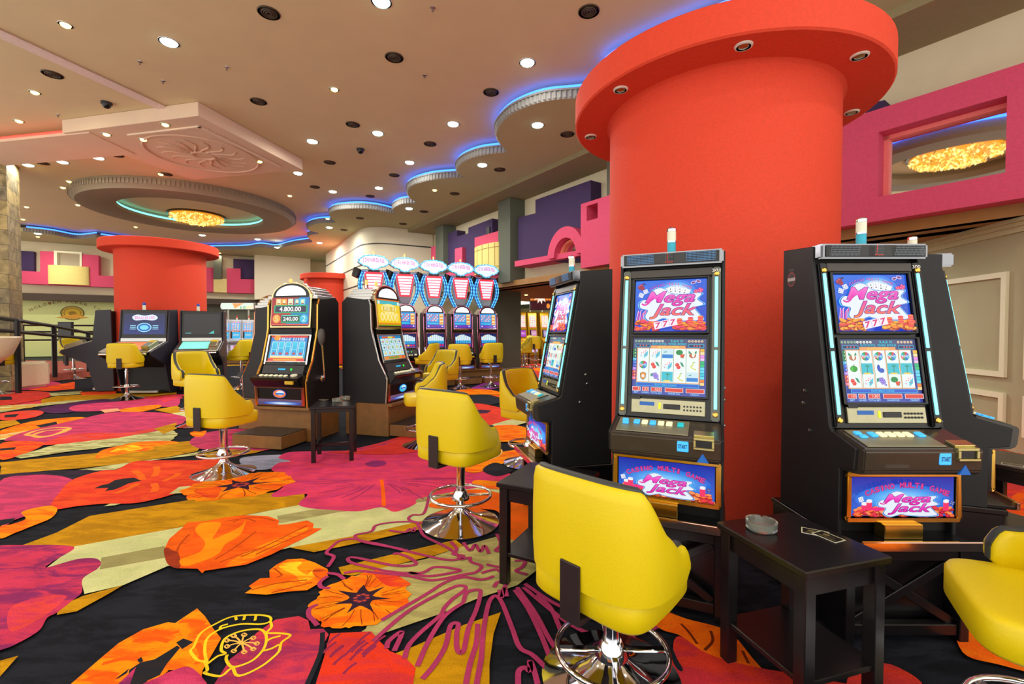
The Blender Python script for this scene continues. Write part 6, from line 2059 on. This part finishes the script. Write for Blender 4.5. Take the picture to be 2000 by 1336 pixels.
A0 = Vector((-2.64, 11.5)) * .93; AD = Vector((.855, .518))
RW = facing(.50, -.866)
RW = facing(.40, -.917)
for k, w_ in enumerate(('leftmost, lower half hidden', 'second from the left', 'middle one', 'second from the right', 'rightmost, next to the grey pier')):
    p = A0 + AD * (.735 * (k - 1))
    plinth(p.x, p.y + .02, facing(.518, -.855), 'brown plinth section under the tall bright machine, %s' % w_, w=.733, d=.75, h=.346, sd=.35, grp='plinths under the tall bright machines')
    m_ = arch_machine(p.x, p.y, RW, 'tall slot machine with a glowing crown topper, %s' % w_, 'pay', 'pay', mat('pink chrome trim', (226, 150, 190), .15, 1.0, noise=0), zoff=.30, grp='tall bright slot machines in a row', lamps=(), W=.29, logo=(150, 215, 255)); m_.scale = (1.0, .95, 1.16)
    topper(m_, .30)

# ================================================================ black touch terminals
def terminal(x, y, rz, label, lit, w=.82):
    root = empty('gaming_terminal', (x, y, 0), rz); tag(root, label, 'gaming terminal', 'black terminals by the left red column')
    h = w / 2
    for s_ in (-1, 1):
        MB().prism_x([(.0, .02), (-.16, .62), (-.60, .83), (-.62, .90), (-.05, 1.10), (.02, 1.76), (.30, 1.78), (.34, .02)], s_ * h - (.03 if s_ > 0 else 0), s_ * h + (0 if s_ > 0 else .03)).build('side_panel', mat('charcoal side panel', (44, 44, 56), .45), root, bevel=.008)
    MB().prism_x([(.06, .04), (.06, .55), (-.30, .76), (-.28, .82), (-.02, 1.06), (.05, 1.74), (.30, 1.75), (.33, .04)], -h + .031, h - .031).build('cabinet', black_matte, root)
    t = atan2(.06, .6); TM = Matrix.Translation((0, -.035, 1.20)) @ Matrix.Rotation(-t, 4, 'X')
    MB().box(-h + .04, h - .04, 0, .06, -.10, .56, TM).build('display_bezel', black_gloss, root, bevel=.006)
    a = Art()
    if lit:
        a.rect(-h + .08, -.22, h - .08, .22, (6, 40, 120), (4, 20, 70)); a.poly(catmull([(-.24, .14), (-.15, .19), (0, .17), (.16, .19), (.25, .13), (.18, .07), (0, .08), (-.18, .07)], 4), (230, 246, 255)); a.scrawl(0, .125, .38, .06, 10, (250, 120, 210), 4)
        a.ell(0, -.08, .14, .095, (150, 235, 255), 30); a.ell(0, -.08, .12, .078, (10, 90, 190), 30); a.ell(0, -.08, .085, .05, (120, 225, 250), 26)
        for s_ in (-1, 1):
            for k in range(3):
                a.rect(s_ * .16 if s_ > 0 else -.27, -.12 + k * .035, .27 if s_ > 0 else -.16, -.105 + k * .035, (160, 230, 255))
    else:
        a.rect(-h + .08, -.22, h - .08, .22, (12, 12, 18), (30, 28, 36)); a.poly([(.12, -.21), (.22, -.21), (.22, -.14)], (70, 200, 190)); a.rect(-.30, -.21, -.20, -.19, (60, 150, 160))
    p = TM @ Vector((0, -.002, .27)); art_on(a, 'display', scr, root, 0, p.y, p.z, tilt=t)
    MB().box(-h + .04, h - .04, -.012, 0, -.115, -.03, TM).build('reader_panel', steel, root, bevel=.004)
    # sloping desk with touch screen
    ds = atan2(.20, .55)
    DM = Matrix.Translation((0, -.62, .885)) @ Matrix.Rotation(ds, 4, 'X')
    dk = MB().box(-h + .03, h - .03, 0, .56, 0, .03, DM).build('desk', steel, root, bevel=.006)
    MB().box(-h + .09, h - .22, .10, .50, .03, .036, DM).build('touch_screen', emit('orange blue desk screen', (236, 120, 80), .9) if lit else emit('pale cyan desk screen', (120, 220, 205), .8), dk)
    MB().box(h - .20, h - .06, .08, .42, .03, .11, DM).build('bill_unit', silver_panel, dk, bevel=.006)
    MB().box(h - .19, h - .07, .30, .38, .11, .118, DM).build('yellow_button', mat('yellow slot plastic', (214, 180, 20), .4), dk)
    MB().tube([(-h + .05, -.64, .86), (h - .05, -.64, .86)], .022, 10).build('hand_rail', chrome, root, smooth=True)
    MB().box(-.30, .30, -.12, .1, .03, .09).build('foot_rail', steel, root, bevel=.01)
    tl = MB().lathe([(.03, 1.75), (.03, 1.79), (.028, 1.86)], 16, cx=-.1, cy=.15).build('roof_lamp', lamp_white, root, smooth=True)
    MB().lathe([(.028, 1.86), (.03, 1.90), (.014, 1.92)], 16, cx=-.1, cy=.15).build('lens', mat('blue lamp plastic', (40, 80, 200), .3), tl, smooth=True)
    return root
terminal(-7.66, 9.5, facing(.12, -.99), 'black gaming terminal with a lit blue display in front of the left red column', True, .95)
terminal(-9.05, 10.15, facing(-.97, -.25), 'black gaming terminal left of the red column, turned left, seen from its side', False)
terminal(-6.80, 10.0, facing(.40, -.917), 'black gaming terminal with a dark display, right of the left red column', False)

# ================================================================ gold machines and white bank far away
gold_body = mat('gold machine body', (206, 156, 30), 0.3, 0.6, noise=0.05)
def slant(x, y, rz, label, body, glass_c, low_c, grp, w=.20, z0=.35, tall=1.75):
    root = empty('slot_machine', (x, y, 0), rz); tag(root, label, 'slot machine', grp)
    MB().prism_x([(0, z0), (0, z0 + .45), (-.10, z0 + .50), (-.10, z0 + .56), (.10, z0 + .66), (.22, z0 + tall - .05), (.26, z0 + tall), (.55, z0 + tall), (.55, z0)], -w, w).build('cabinet', body, root, bevel=.012)
    MB().box(-w, w, 0.02, .56, 0, z0).build('base', wood_m, root)
    t = atan2(.12, tall - .71)
    TM = Matrix.Translation((0, .10, z0 + .66)) @ Matrix.Rotation(-t, 4, 'X')
    L_ = tall - .75
    a = Art(); a.rect(-w + .05, -.5 * L_ * .50, w - .05, .5 * L_ * .50, glass_c); 
    rnd = random.Random(int(x * 100) % 97)
    if max(glass_c) > 200 and glass_c[2] > 200:
        for r in range(6):
            for k in range(3):
                a.rect(-.12 + k * .09, -.2 + r * .075, -.06 + k * .09, -.16 + r * .075, (255, rnd.randint(150, 235), rnd.randint(120, 230)))
    a.rect(-w + .05, -.5 * L_ * .50, w - .05, -.5 * L_ * .50 + .03, (236, 110, 60))
    p = TM @ Vector((0, -.003, L_ * .70)); art_on(a, 'upper_screen', scr, root, 0, p.y, p.z, tilt=t)
    a = Art(); a.rect(-w + .05, -.15, w - .05, .15, (24, 16, 24)); a.rect(-w + .11, -.13, w - .05, .13, low_c); a.rect(-w + .14, -.03, w - .09, .05, tuple(min(255, int(c * .4 + 130)) for c in low_c))
    p = TM @ Vector((0, -.003, L_ * .22)); art_on(a, 'reel_screen', scr, root, 0, p.y, p.z, tilt=t)
    MB().box(-w + .03, w - .03, -.12, -.04, z0 + .555, z0 + .575).build('button_deck', chrome, root)
    a = Art(); a.rect(-w + .07, -.13, w - .07, .13, (225, 200, 225)); a.rect(-.04, -.12, .06, .12, (214, 80, 130))
    art_on(a, 'belly_screen', scr, root, 0, -.004, z0 + .26)
    tl = MB().lathe([(.025, z0 + tall), (.025, z0 + tall + .08)], 10, cx=0, cy=.4).build('roof_lamp', lamp_white, root)
    MB().lathe([(.025, z0 + tall + .08), (.025, z0 + tall + .16)], 10, cx=0, cy=.4).build('lens', lamp_red, tl)
    return root
GZ = 17.8
for k, (px_, g, l_, w_) in enumerate(((1000, (255, 246, 238), (225, 90, 80), 'leftmost of the gold machines'), (1021, (255, 244, 238), (190, 70, 200), 'second from the left of the gold machines'), (1042, (244, 255, 235), (225, 150, 190), 'third from left, blank glowing top'), (1066, (255, 244, 236), (180, 150, 200), 'rightmost, beside the black machine edge'))):
    X_ = (px_ - 1000) / FOC * (GZ + .21 * k) + .05
    slant(X_, GZ + .21 * k, facing(.45, -.9), 'gold slot machine with white upper screen, ' + w_, gold_body, g, l_, 'gold slot machines')
    
white_body = mat('pale machine body', (170, 176, 190), 0.3, 0.4)
for k, (px_, w_) in enumerate(((436, 'left one, beside the dark display terminal'), (458, 'middle one'), (482, 'right one, next to the lever machine'))):
    slant((px_ - 1000) / FOC * (18.5 + .15 * k), 18.5 + .15 * k, facing(.3, -.95), 'distant slot machine with bright blue screens, ' + w_, white_body, (110, 190, 250), (60, 190, 250), 'distant machines with bright screens', w=.22, tall=1.45)
sgn = empty('lit_sign', (-10.6, 18.9, 0)); tag(sgn, 'long rounded glowing sign above the distant bright screens', 'sign')
p0, p1 = at_y(434, 591, 19.7), at_y(492, 605, 19.7)
sgn.location = ((p0.x + p1.x) / 2, 19.7, (p0.z + p1.z) / 2)
hw, hh = (p1.x - p0.x) / 2 + .1, (p0.z - p1.z) / 2
MB().prism_y([(-hw, -hh * .4), (-hw + .08, -hh), (hw, -hh), (hw, hh), (-hw + .08, hh), (-hw, hh * .4)], 0, .2).build('body', steel, sgn, bevel=.02)
a = Art(); a.rect(-hw + .06, -hh * .85, hw - .05, hh * .85, (235, 250, 235)); a.poly([(-.2, hh * .8), (.3, hh * .8), (-.1, -.1)], (250, 170, 90)); a.poly([(-.2, -hh * .8), (hw - .06, -hh * .8), (hw - .06, hh * .3)], (250, 240, 190)); a.scrawl(.25, -.06, .25, .12, 2, (60, 190, 160), 6)
art_on(a, 'face', scr, sgn, 0, -.005, 0)
MB().cyl((-hw * .6, .1, -hh), (-hw * .6, .1, -p0.z + .3), .04, 8).build('post', steel, sgn)
MB().cyl((hw * .6, .1, -hh), (hw * .6, .1, -sgn.location.z), .04, 8).build('post', steel, sgn)
MB().cyl((-hw * .6, .1, -p0.z + .35), (-hw * .6, .1, -sgn.location.z), .04, 8).build('post', steel, sgn)

# jackpot sign with a starburst over the gold machines
js = empty('jackpot_sign', tuple(at_y(1056, 590, 16.5))); tag(js, 'hanging dark jackpot sign with a glowing starburst above the gold machines', 'sign')
MB().box(-.40, .40, 0, .14, -.29, .22).build('body', dark_grey, js, bevel=.02)
a = Art(); a.rect(-.38, .03, .38, .20, (150, 50, 30), (230, 130, 60)); a.rect(-.38, -.27, .38, -.02, (50, 12, 20), (70, 16, 26)); a.ell(.27, -.14, .06, .09, (255, 150, 50), 14)
for k in range(7):
    a.ell(-.33 + k * .11, .10, .045, .035, (250, 160, 70), 10)
art_on(a, 'face', scr, js, 0, -.004, 0)
n = 22
MB().prism_y([((.27 if k % 2 else .15) * cos(2 * pi * k / n), .26 + (.34 if k % 2 else .2) * sin(2 * pi * k / n)) for k in range(n)], -.03, .05).build('starburst', emit('pale star glow', (250, 225, 210), 1.4), js)
MB().cyl((0, .07, .2), (0, .07, 2.54 - js.location.z), .012, 6).build('rod', dark_grey, js)

# ================================================================ left edge: railing, round counter, table, ramp carpet
rail_m = mat('black railing paint', (20, 20, 24), 0.4)
def railing(name, pts, hs, label, r=.035):
    root = empty(name, tuple(pts[0])); tag(root, label, 'railing')
    base = Vector(pts[0])
    for h_ in hs:
        MB().tube([tuple(Vector(p) - base + Vector((0, 0, h_))) for p in pts], r, 8).build('rail', rail_m, root)
    for p in pts:
        q = Vector(p) - base
        MB().cyl((q.x, q.y, -.02), (q.x, q.y, max(hs)), r * 1.2, 8).build('post', rail_m, root)
    return root
def fl(px_, Y):
    return Vector(((px_ - 1000) / FOC * Y, Y, 0))
rr_ = empty('railing', tuple(fl(33, 9.6))); tag(rr_, 'black two bar railing in front of the stone pillar, sloping down to the right', 'railing')
def rl(x_, y_, Y): 
    return tuple(at_y(x_, y_, Y) - rr_.location)
for ys in ((618, 626, 637, 652, 652), (643, 648, 655, 662, 662)):
    MB().tube([rl(-25, ys[0], 9.3), rl(33, ys[1], 9.6), rl(105, ys[2], 11.2), rl(180, ys[3], 13.0), rl(205, ys[4], 13.6)], .04, 8).build('rail', rail_m, rr_)
for x_, y_, Y in ((33, 626, 9.6), (105, 637, 11.2), (172, 650, 12.8)):
    q = rl(x_, y_, Y); MB().cyl((q[0], q[1], .18 if Y > 11 else -.01), q, .05, 8).build('post', rail_m, rr_)
railing('railing', [fl(45, 15.2), fl(125, 15.8), fl(190, 16.2), fl(225, 16.4)], (1.52, 1.30, 1.02), 'thin black railing further back, before the poker tour sign', .03)
rp_ = MB().prism_z([tuple(fl(-60, 11.0)[:2]), tuple(fl(60, 11.4)[:2]), tuple(fl(150, 12.6)[:2]), tuple(fl(240, 16.5)[:2]), (-19, 17.6), (-24, 15)], 0, .20)
o = rp_.build('floor', mat('dusty red carpet', (172, 84, 70), .95, noise=.3, nscale=14)); struct(o)
bc = empty('round_counter', (-10.08, 8.2, 0)); tag(bc, 'white round bowl shaped counter cut off by the left edge', 'counter')
MB().lathe([(.32, 0), (.22, .03), (.16, .1), (.16, .60), (.52, .66), (.74, .88), (.84, 1.15), (.86, 1.19), (.85, 1.21), (.80, 1.20), (.74, 1.13), (.3, 1.08)], 40).build('bowl', mat('white lacquer', (236, 230, 200), .3), bc, smooth=True)
kb = MB().prism_z([tuple(fl(24, 10.2)[:2]), tuple(fl(92, 10.9)[:2]), tuple(fl(96, 11.1)[:2]), tuple(fl(26, 10.5)[:2])], .0, .60).build('low_wall', mat('white lacquer', (236, 230, 200), .3), bevel=.05, seg=2)
tag(kb, 'low white curb wall in front of the black railing, left edge', 'low wall')
dm = empty('dealer_monitor', tuple(fl(129, 14.8))); tag(dm, 'dark screen on a post behind the railing, before the poker tour sign', 'monitor')
MB().cyl((0, 0, 0), (0, 0, 1.2), .05, 10).build('post', rail_m, dm)
MB().box(-.22, .22, -.05, .05, 1.0, 1.62).build('screen', black_gloss, dm, bevel=.01)
# ================================================================ ceiling fixtures
def lamp_data(name, kind, energy, color, size):
    l = bpy.data.lights.new(name, kind)
    l.energy = energy; l.color = color
    if kind == 'AREA':
        l.shape = 'DISK'; l.size = size
    return l
BRIGHT = [(330, 82), (1030, 122), (885, 242), (738, 260), (610, 276), (800, 317), (745, 3), (650, 374), (740, 367), (582, 338), (266, 300), (192, 308), (122, 316), (55, 322)]
LOWB = [(1050, 244), (942, 322), (799, 407), (643, 444), (624, 474), (541, 483), (503, 467), (74, 456), (395, 459)]
WARM = [(128, 48), (653, 174), (68, 180), (37, 236), (198, 260), (354, 320), (410, 332), (465, 337), (508, 331), (571, 327), (314, 340), (445, 385), (566, 382), (193, 350), (135, 354), (123, 366), (255, 360), (52, 404), (45, 428), (152, 400), (265, 443)]
SLABW = [(323, 243), (280, 272), (507, 315), (208, 262)]
LOWW = [(1655, 16), (74, 462), (209, 475), (429, 494), (640, 427), (849, 371)]
ring_m = mat('white fitting ring', (225, 222, 210), .4)
proto = {}
def fixture(px_, py_, zc, kind, label, group):
    p = at_z(px_, py_, zc)
    name = 'ceiling_light'
    root = empty(name, (p.x, p.y, zc)); tag(root, label, 'ceiling light', group)
    if kind not in proto:
        r = .10 if kind == 'bright' else .055
        a = MB().lathe([(r + .018, -.008), (r + .024, 0.0), (r, 0.0), (r, -.006)], 24, False, False).build('trim_ring', ring_m, root)
        b = MB().lathe([(r, -.005), (r * .86, -.022), (r * .5, -.034), (.002, -.038)], 24, True, True).build('lamp', white_glow if kind == 'bright' else warm_glow, root)
        proto[kind] = (a, b)
    else:
        for o in proto[kind]:
            c = o.copy(); COL.objects.link(c); c.parent = root
    return root
ORD = ['first', 'second', 'third', 'fourth', 'fifth', 'sixth', 'seventh', 'eighth', 'ninth', 'tenth', '11th', '12th', '13th', '14th', '15th', '16th', '17th', '18th', '19th', '20th', '21st', '22nd', '23rd', '24th']
LIGHTSRC = []
def row(L, zc, kind, text, group):
    for i, (x_, y_) in enumerate(sorted(L)):
        r_ = fixture(x_, y_, zc, kind, text % ORD[i], group)
        LIGHTSRC.append((r_, kind))
row(BRIGHT, Z_MAIN, 'bright', 'bright white downlight in the high pinkish ceiling, %s of them from the left', 'bright white downlights in the high ceiling')
row(LOWB, Z_LOW, 'bright', 'bright white downlight in the lower scalloped ceiling, %s of them from the left', 'bright white downlights in the lower ceiling')
row(WARM, Z_MAIN, 'warm', 'small yellow downlight in the high pinkish ceiling, %s of them from the left', 'small yellow downlights in the high ceiling')
row(SLABW, 4.92, 'warm', 'small yellow downlight on the dropped slab with the medallion, %s from the left', 'small yellow downlights on the dropped slab')
row(LOWW, Z_LOW, 'warm', 'small yellow downlight in the lower scalloped ceiling, %s of them from the left', 'small yellow downlights in the lower ceiling')

SPK = [(525, 25), (1150, 22), (770, 112), (505, 198), (959, 180), (102, 145), (689, 243), (840, 281), (644, 317), (228, 303), (82, 318), (615, 365), (770, 342), (723, 383), (325, 340), (460, 379)]
SPKL = [(1108, 262), (976, 331), (888, 378), (828, 413), (703, 426), (787, 437), (672, 449)]
vent_m = mat('bronze grille', (92, 78, 62), .5, .2)
vp = []
def vent(px_, py_, zc, label, group):
    p = at_z(px_, py_, zc)
    root = empty('ceiling_vent', (p.x, p.y, zc)); tag(root, label, 'ceiling vent', group)
    if not vp:
        a = MB().lathe([(.12, -.012), (.13, -.004), (.13, 0), (.10, 0), (.10, -.01)], 28, False, False).build('rim', vent_m, root, smooth=True)
        mb = MB()
        for r in (.03, .055, .08):
            mb.tube([(r * cos(2 * pi * i / 28), r * sin(2 * pi * i / 28), -.012 + r * .05) for i in range(28)], .006, 5, closed=True)
        b = mb.build('louvre', vent_m, root)
        c = MB().lathe([(.10, -.002), (.002, -.003)], 24).build('backing', mat('dark vent backing', (48, 40, 32), .7), root)
        vp.extend((a, b, c))
    else:
        for o in vp:
            c = o.copy(); COL.objects.link(c); c.parent = root
for i, (x_, y_) in enumerate(sorted(SPK)):
    vent(x_, y_, Z_MAIN, 'dark round grille in the high pinkish ceiling, %s of them from the left' % ORD[i], 'round grilles in the high ceiling')
for i, (x_, y_) in enumerate(sorted(SPKL)):
    vent(x_, y_, Z_LOW, 'dark round grille in the lower scalloped ceiling, %s of them from the left' % ORD[i], 'round grilles in the lower ceiling')
SPR = [(443, 131), (318, 158), (273, 120), (829, 147), (845, 15), (113, 224), (246, 375)]
sprm = None
for i, (x_, y_) in enumerate(sorted(SPR)):
    p = at_z(x_, y_, Z_MAIN)
    if sprm is None:
        o = MB().lathe([(.008, -.05), (.014, -.045), (.010, -.02), (.03, -.008), (.032, 0)], 14).build('fire_sprinkler', steel, None, smooth=True); sprm = o
    else:
        o = sprm.copy(); COL.objects.link(o)
    o.location = (p.x, p.y, Z_MAIN)
    tag(o, 'tiny fire sprinkler head in the high ceiling, %s from the left' % ORD[i], 'sprinkler', 'sprinkler heads')
for i, (x_, y_, l_) in enumerate(((208, 203, 'dark dome camera hanging from the ceiling, upper left'), (704, 294, 'dark dome camera on the ceiling between two bright downlights, centre'))):
    p = at_z(x_, y_ - 3, Z_MAIN)
    root = empty('dome_camera', (p.x, p.y, Z_MAIN)); tag(root, l_, 'camera')
    MB().lathe([(.07, -.04), (.08, -.03), (.08, 0)], 20).build('housing', dark_grey, root, smooth=True, angle=30)
    MB().lathe([(.004, -.105), (.035, -.095), (.058, -.07), (.065, -.04)], 20, True, True).build('dome', black_gloss, root, smooth=True)

# spotlights under the cap of the big column
for i, ((x_, y_), l_) in enumerate((((1158, 266), 'leftmost'), ((1213, 175), 'second from the left'), ((1447, 104), 'middle one'), ((1648, 123), 'second from the right'), ((1665, 219), 'rightmost, half turned away'))):
    p = at_z(x_, y_, 3.06)
    q = Vector((p.x - COLX, p.y - COLY)); q = q.normalized() * 1.035
    root = empty('recessed_spotlight', (COLX + q.x, COLY + q.y, 3.06)); tag(root, 'white ringed spotlight under the big red column cap, ' + l_, 'spotlight', 'spotlights under the big column cap')
    MB().lathe([(.042, -.010), (.052, -.006), (.054, 0), (.030, 0), (.030, -.006)], 28, False, False).build('ring', ring_m, root, smooth=True, angle=35)
    MB().lathe([(.031, -.002), (.02, -.0045), (.002, -.005)], 20).build('lens', mat('brass lamp lens', (150, 120, 70), .25, .7), root)

# ---- the light those fixtures give
for i, (r_, kind) in enumerate(LIGHTSRC):
    if kind == 'bright':
        l = lamp_data('downlight', 'AREA', (26.0 if r_.location.y < 11 else 75.0) * LK, (1.0, .96, .86), .22)
    else:
        if i % 2:
            continue
        l = lamp_data('downlight', 'AREA', 9.0 * LK, (1.0, .85, .6), .16)
    o = bpy.data.objects.new('lamp_light', l); COL.objects.link(o); o.parent = r_; o.location = (0, 0, -.06)
# added unseen lamps without fittings, where the hall carries on right and behind the camera
for (x_, y_) in ((-1.5, .4), (1.6, -.6), (-4.5, 1.0), (3.6, 1.2), (-4.4, 3.0)):
    l = lamp_data('downlight', 'AREA', 34.0 * LK, (1.0, .95, .85), .25)
    o = bpy.data.objects.new('lamp_light', l); COL.objects.link(o); o.location = (x_, y_, (Z_LOW if x_ > 3 else Z_MAIN) - .03)

# fill lamps added in the low soffits to brighten the recess under the overhang
for t_, d_, e_ in ((-5.6, -.5, 18), (-3.6, -.45, 22), (-1.2, -.5, 14), (1.2, -.8, 10), (4.9, -1.6, 16), (6.8, -2.6, 22), (6.6, -4.6, 20)):
    p = WM @ Vector((t_, d_, 2.5))
    root = empty('ceiling_light', (p.x, p.y, 2.5))
    tag(root, 'small added fill lamp in the brown soffit under the pink wall blocks', 'ceiling light', 'added fill lamps in the brown soffit')
    for o in proto['warm']:
        c = o.copy(); COL.objects.link(c); c.parent = root
    l = lamp_data('downlight', 'AREA', e_ * 2.4, (1.0, .95, .84), .2)
    o = bpy.data.objects.new('lamp_light', l); COL.objects.link(o); o.parent = root; o.location = (0, 0, -.05)
cam = bpy.data.cameras.new('camera')
cam.lens = 16.0; cam.sensor_width = 36.0; cam.clip_end = 200; cam.clip_start = 0.02
co = bpy.data.objects.new('camera', cam); COL.objects.link(co)
co.location = (0, 0, EYE); co.rotation_euler = (pi / 2 - PIT, 0, 0)
SC.camera = co
w = bpy.data.worlds.new('world'); SC.world = w
w.use_nodes = True
w.node_tree.nodes['Background'].inputs[0].default_value = (1.0, 0.95, 0.86, 1)
w.node_tree.nodes['Background'].inputs[1].default_value = 2.2
SC.view_settings.view_transform = 'Standard'
SC.view_settings.look = 'None'
SC.view_settings.gamma = 1.0
SC.view_settings.use_curve_mapping = False
SC.view_settings.exposure = -0.33
try:
    SC.cycles.use_denoising = True
    SC.cycles.max_bounces = 7
    SC.cycles.diffuse_bounces = 4
    SC.cycles.glossy_bounces = 3
    SC.cycles.transmission_bounces = 6
    SC.cycles.adaptive_threshold = 0.02
except Exception:
    pass
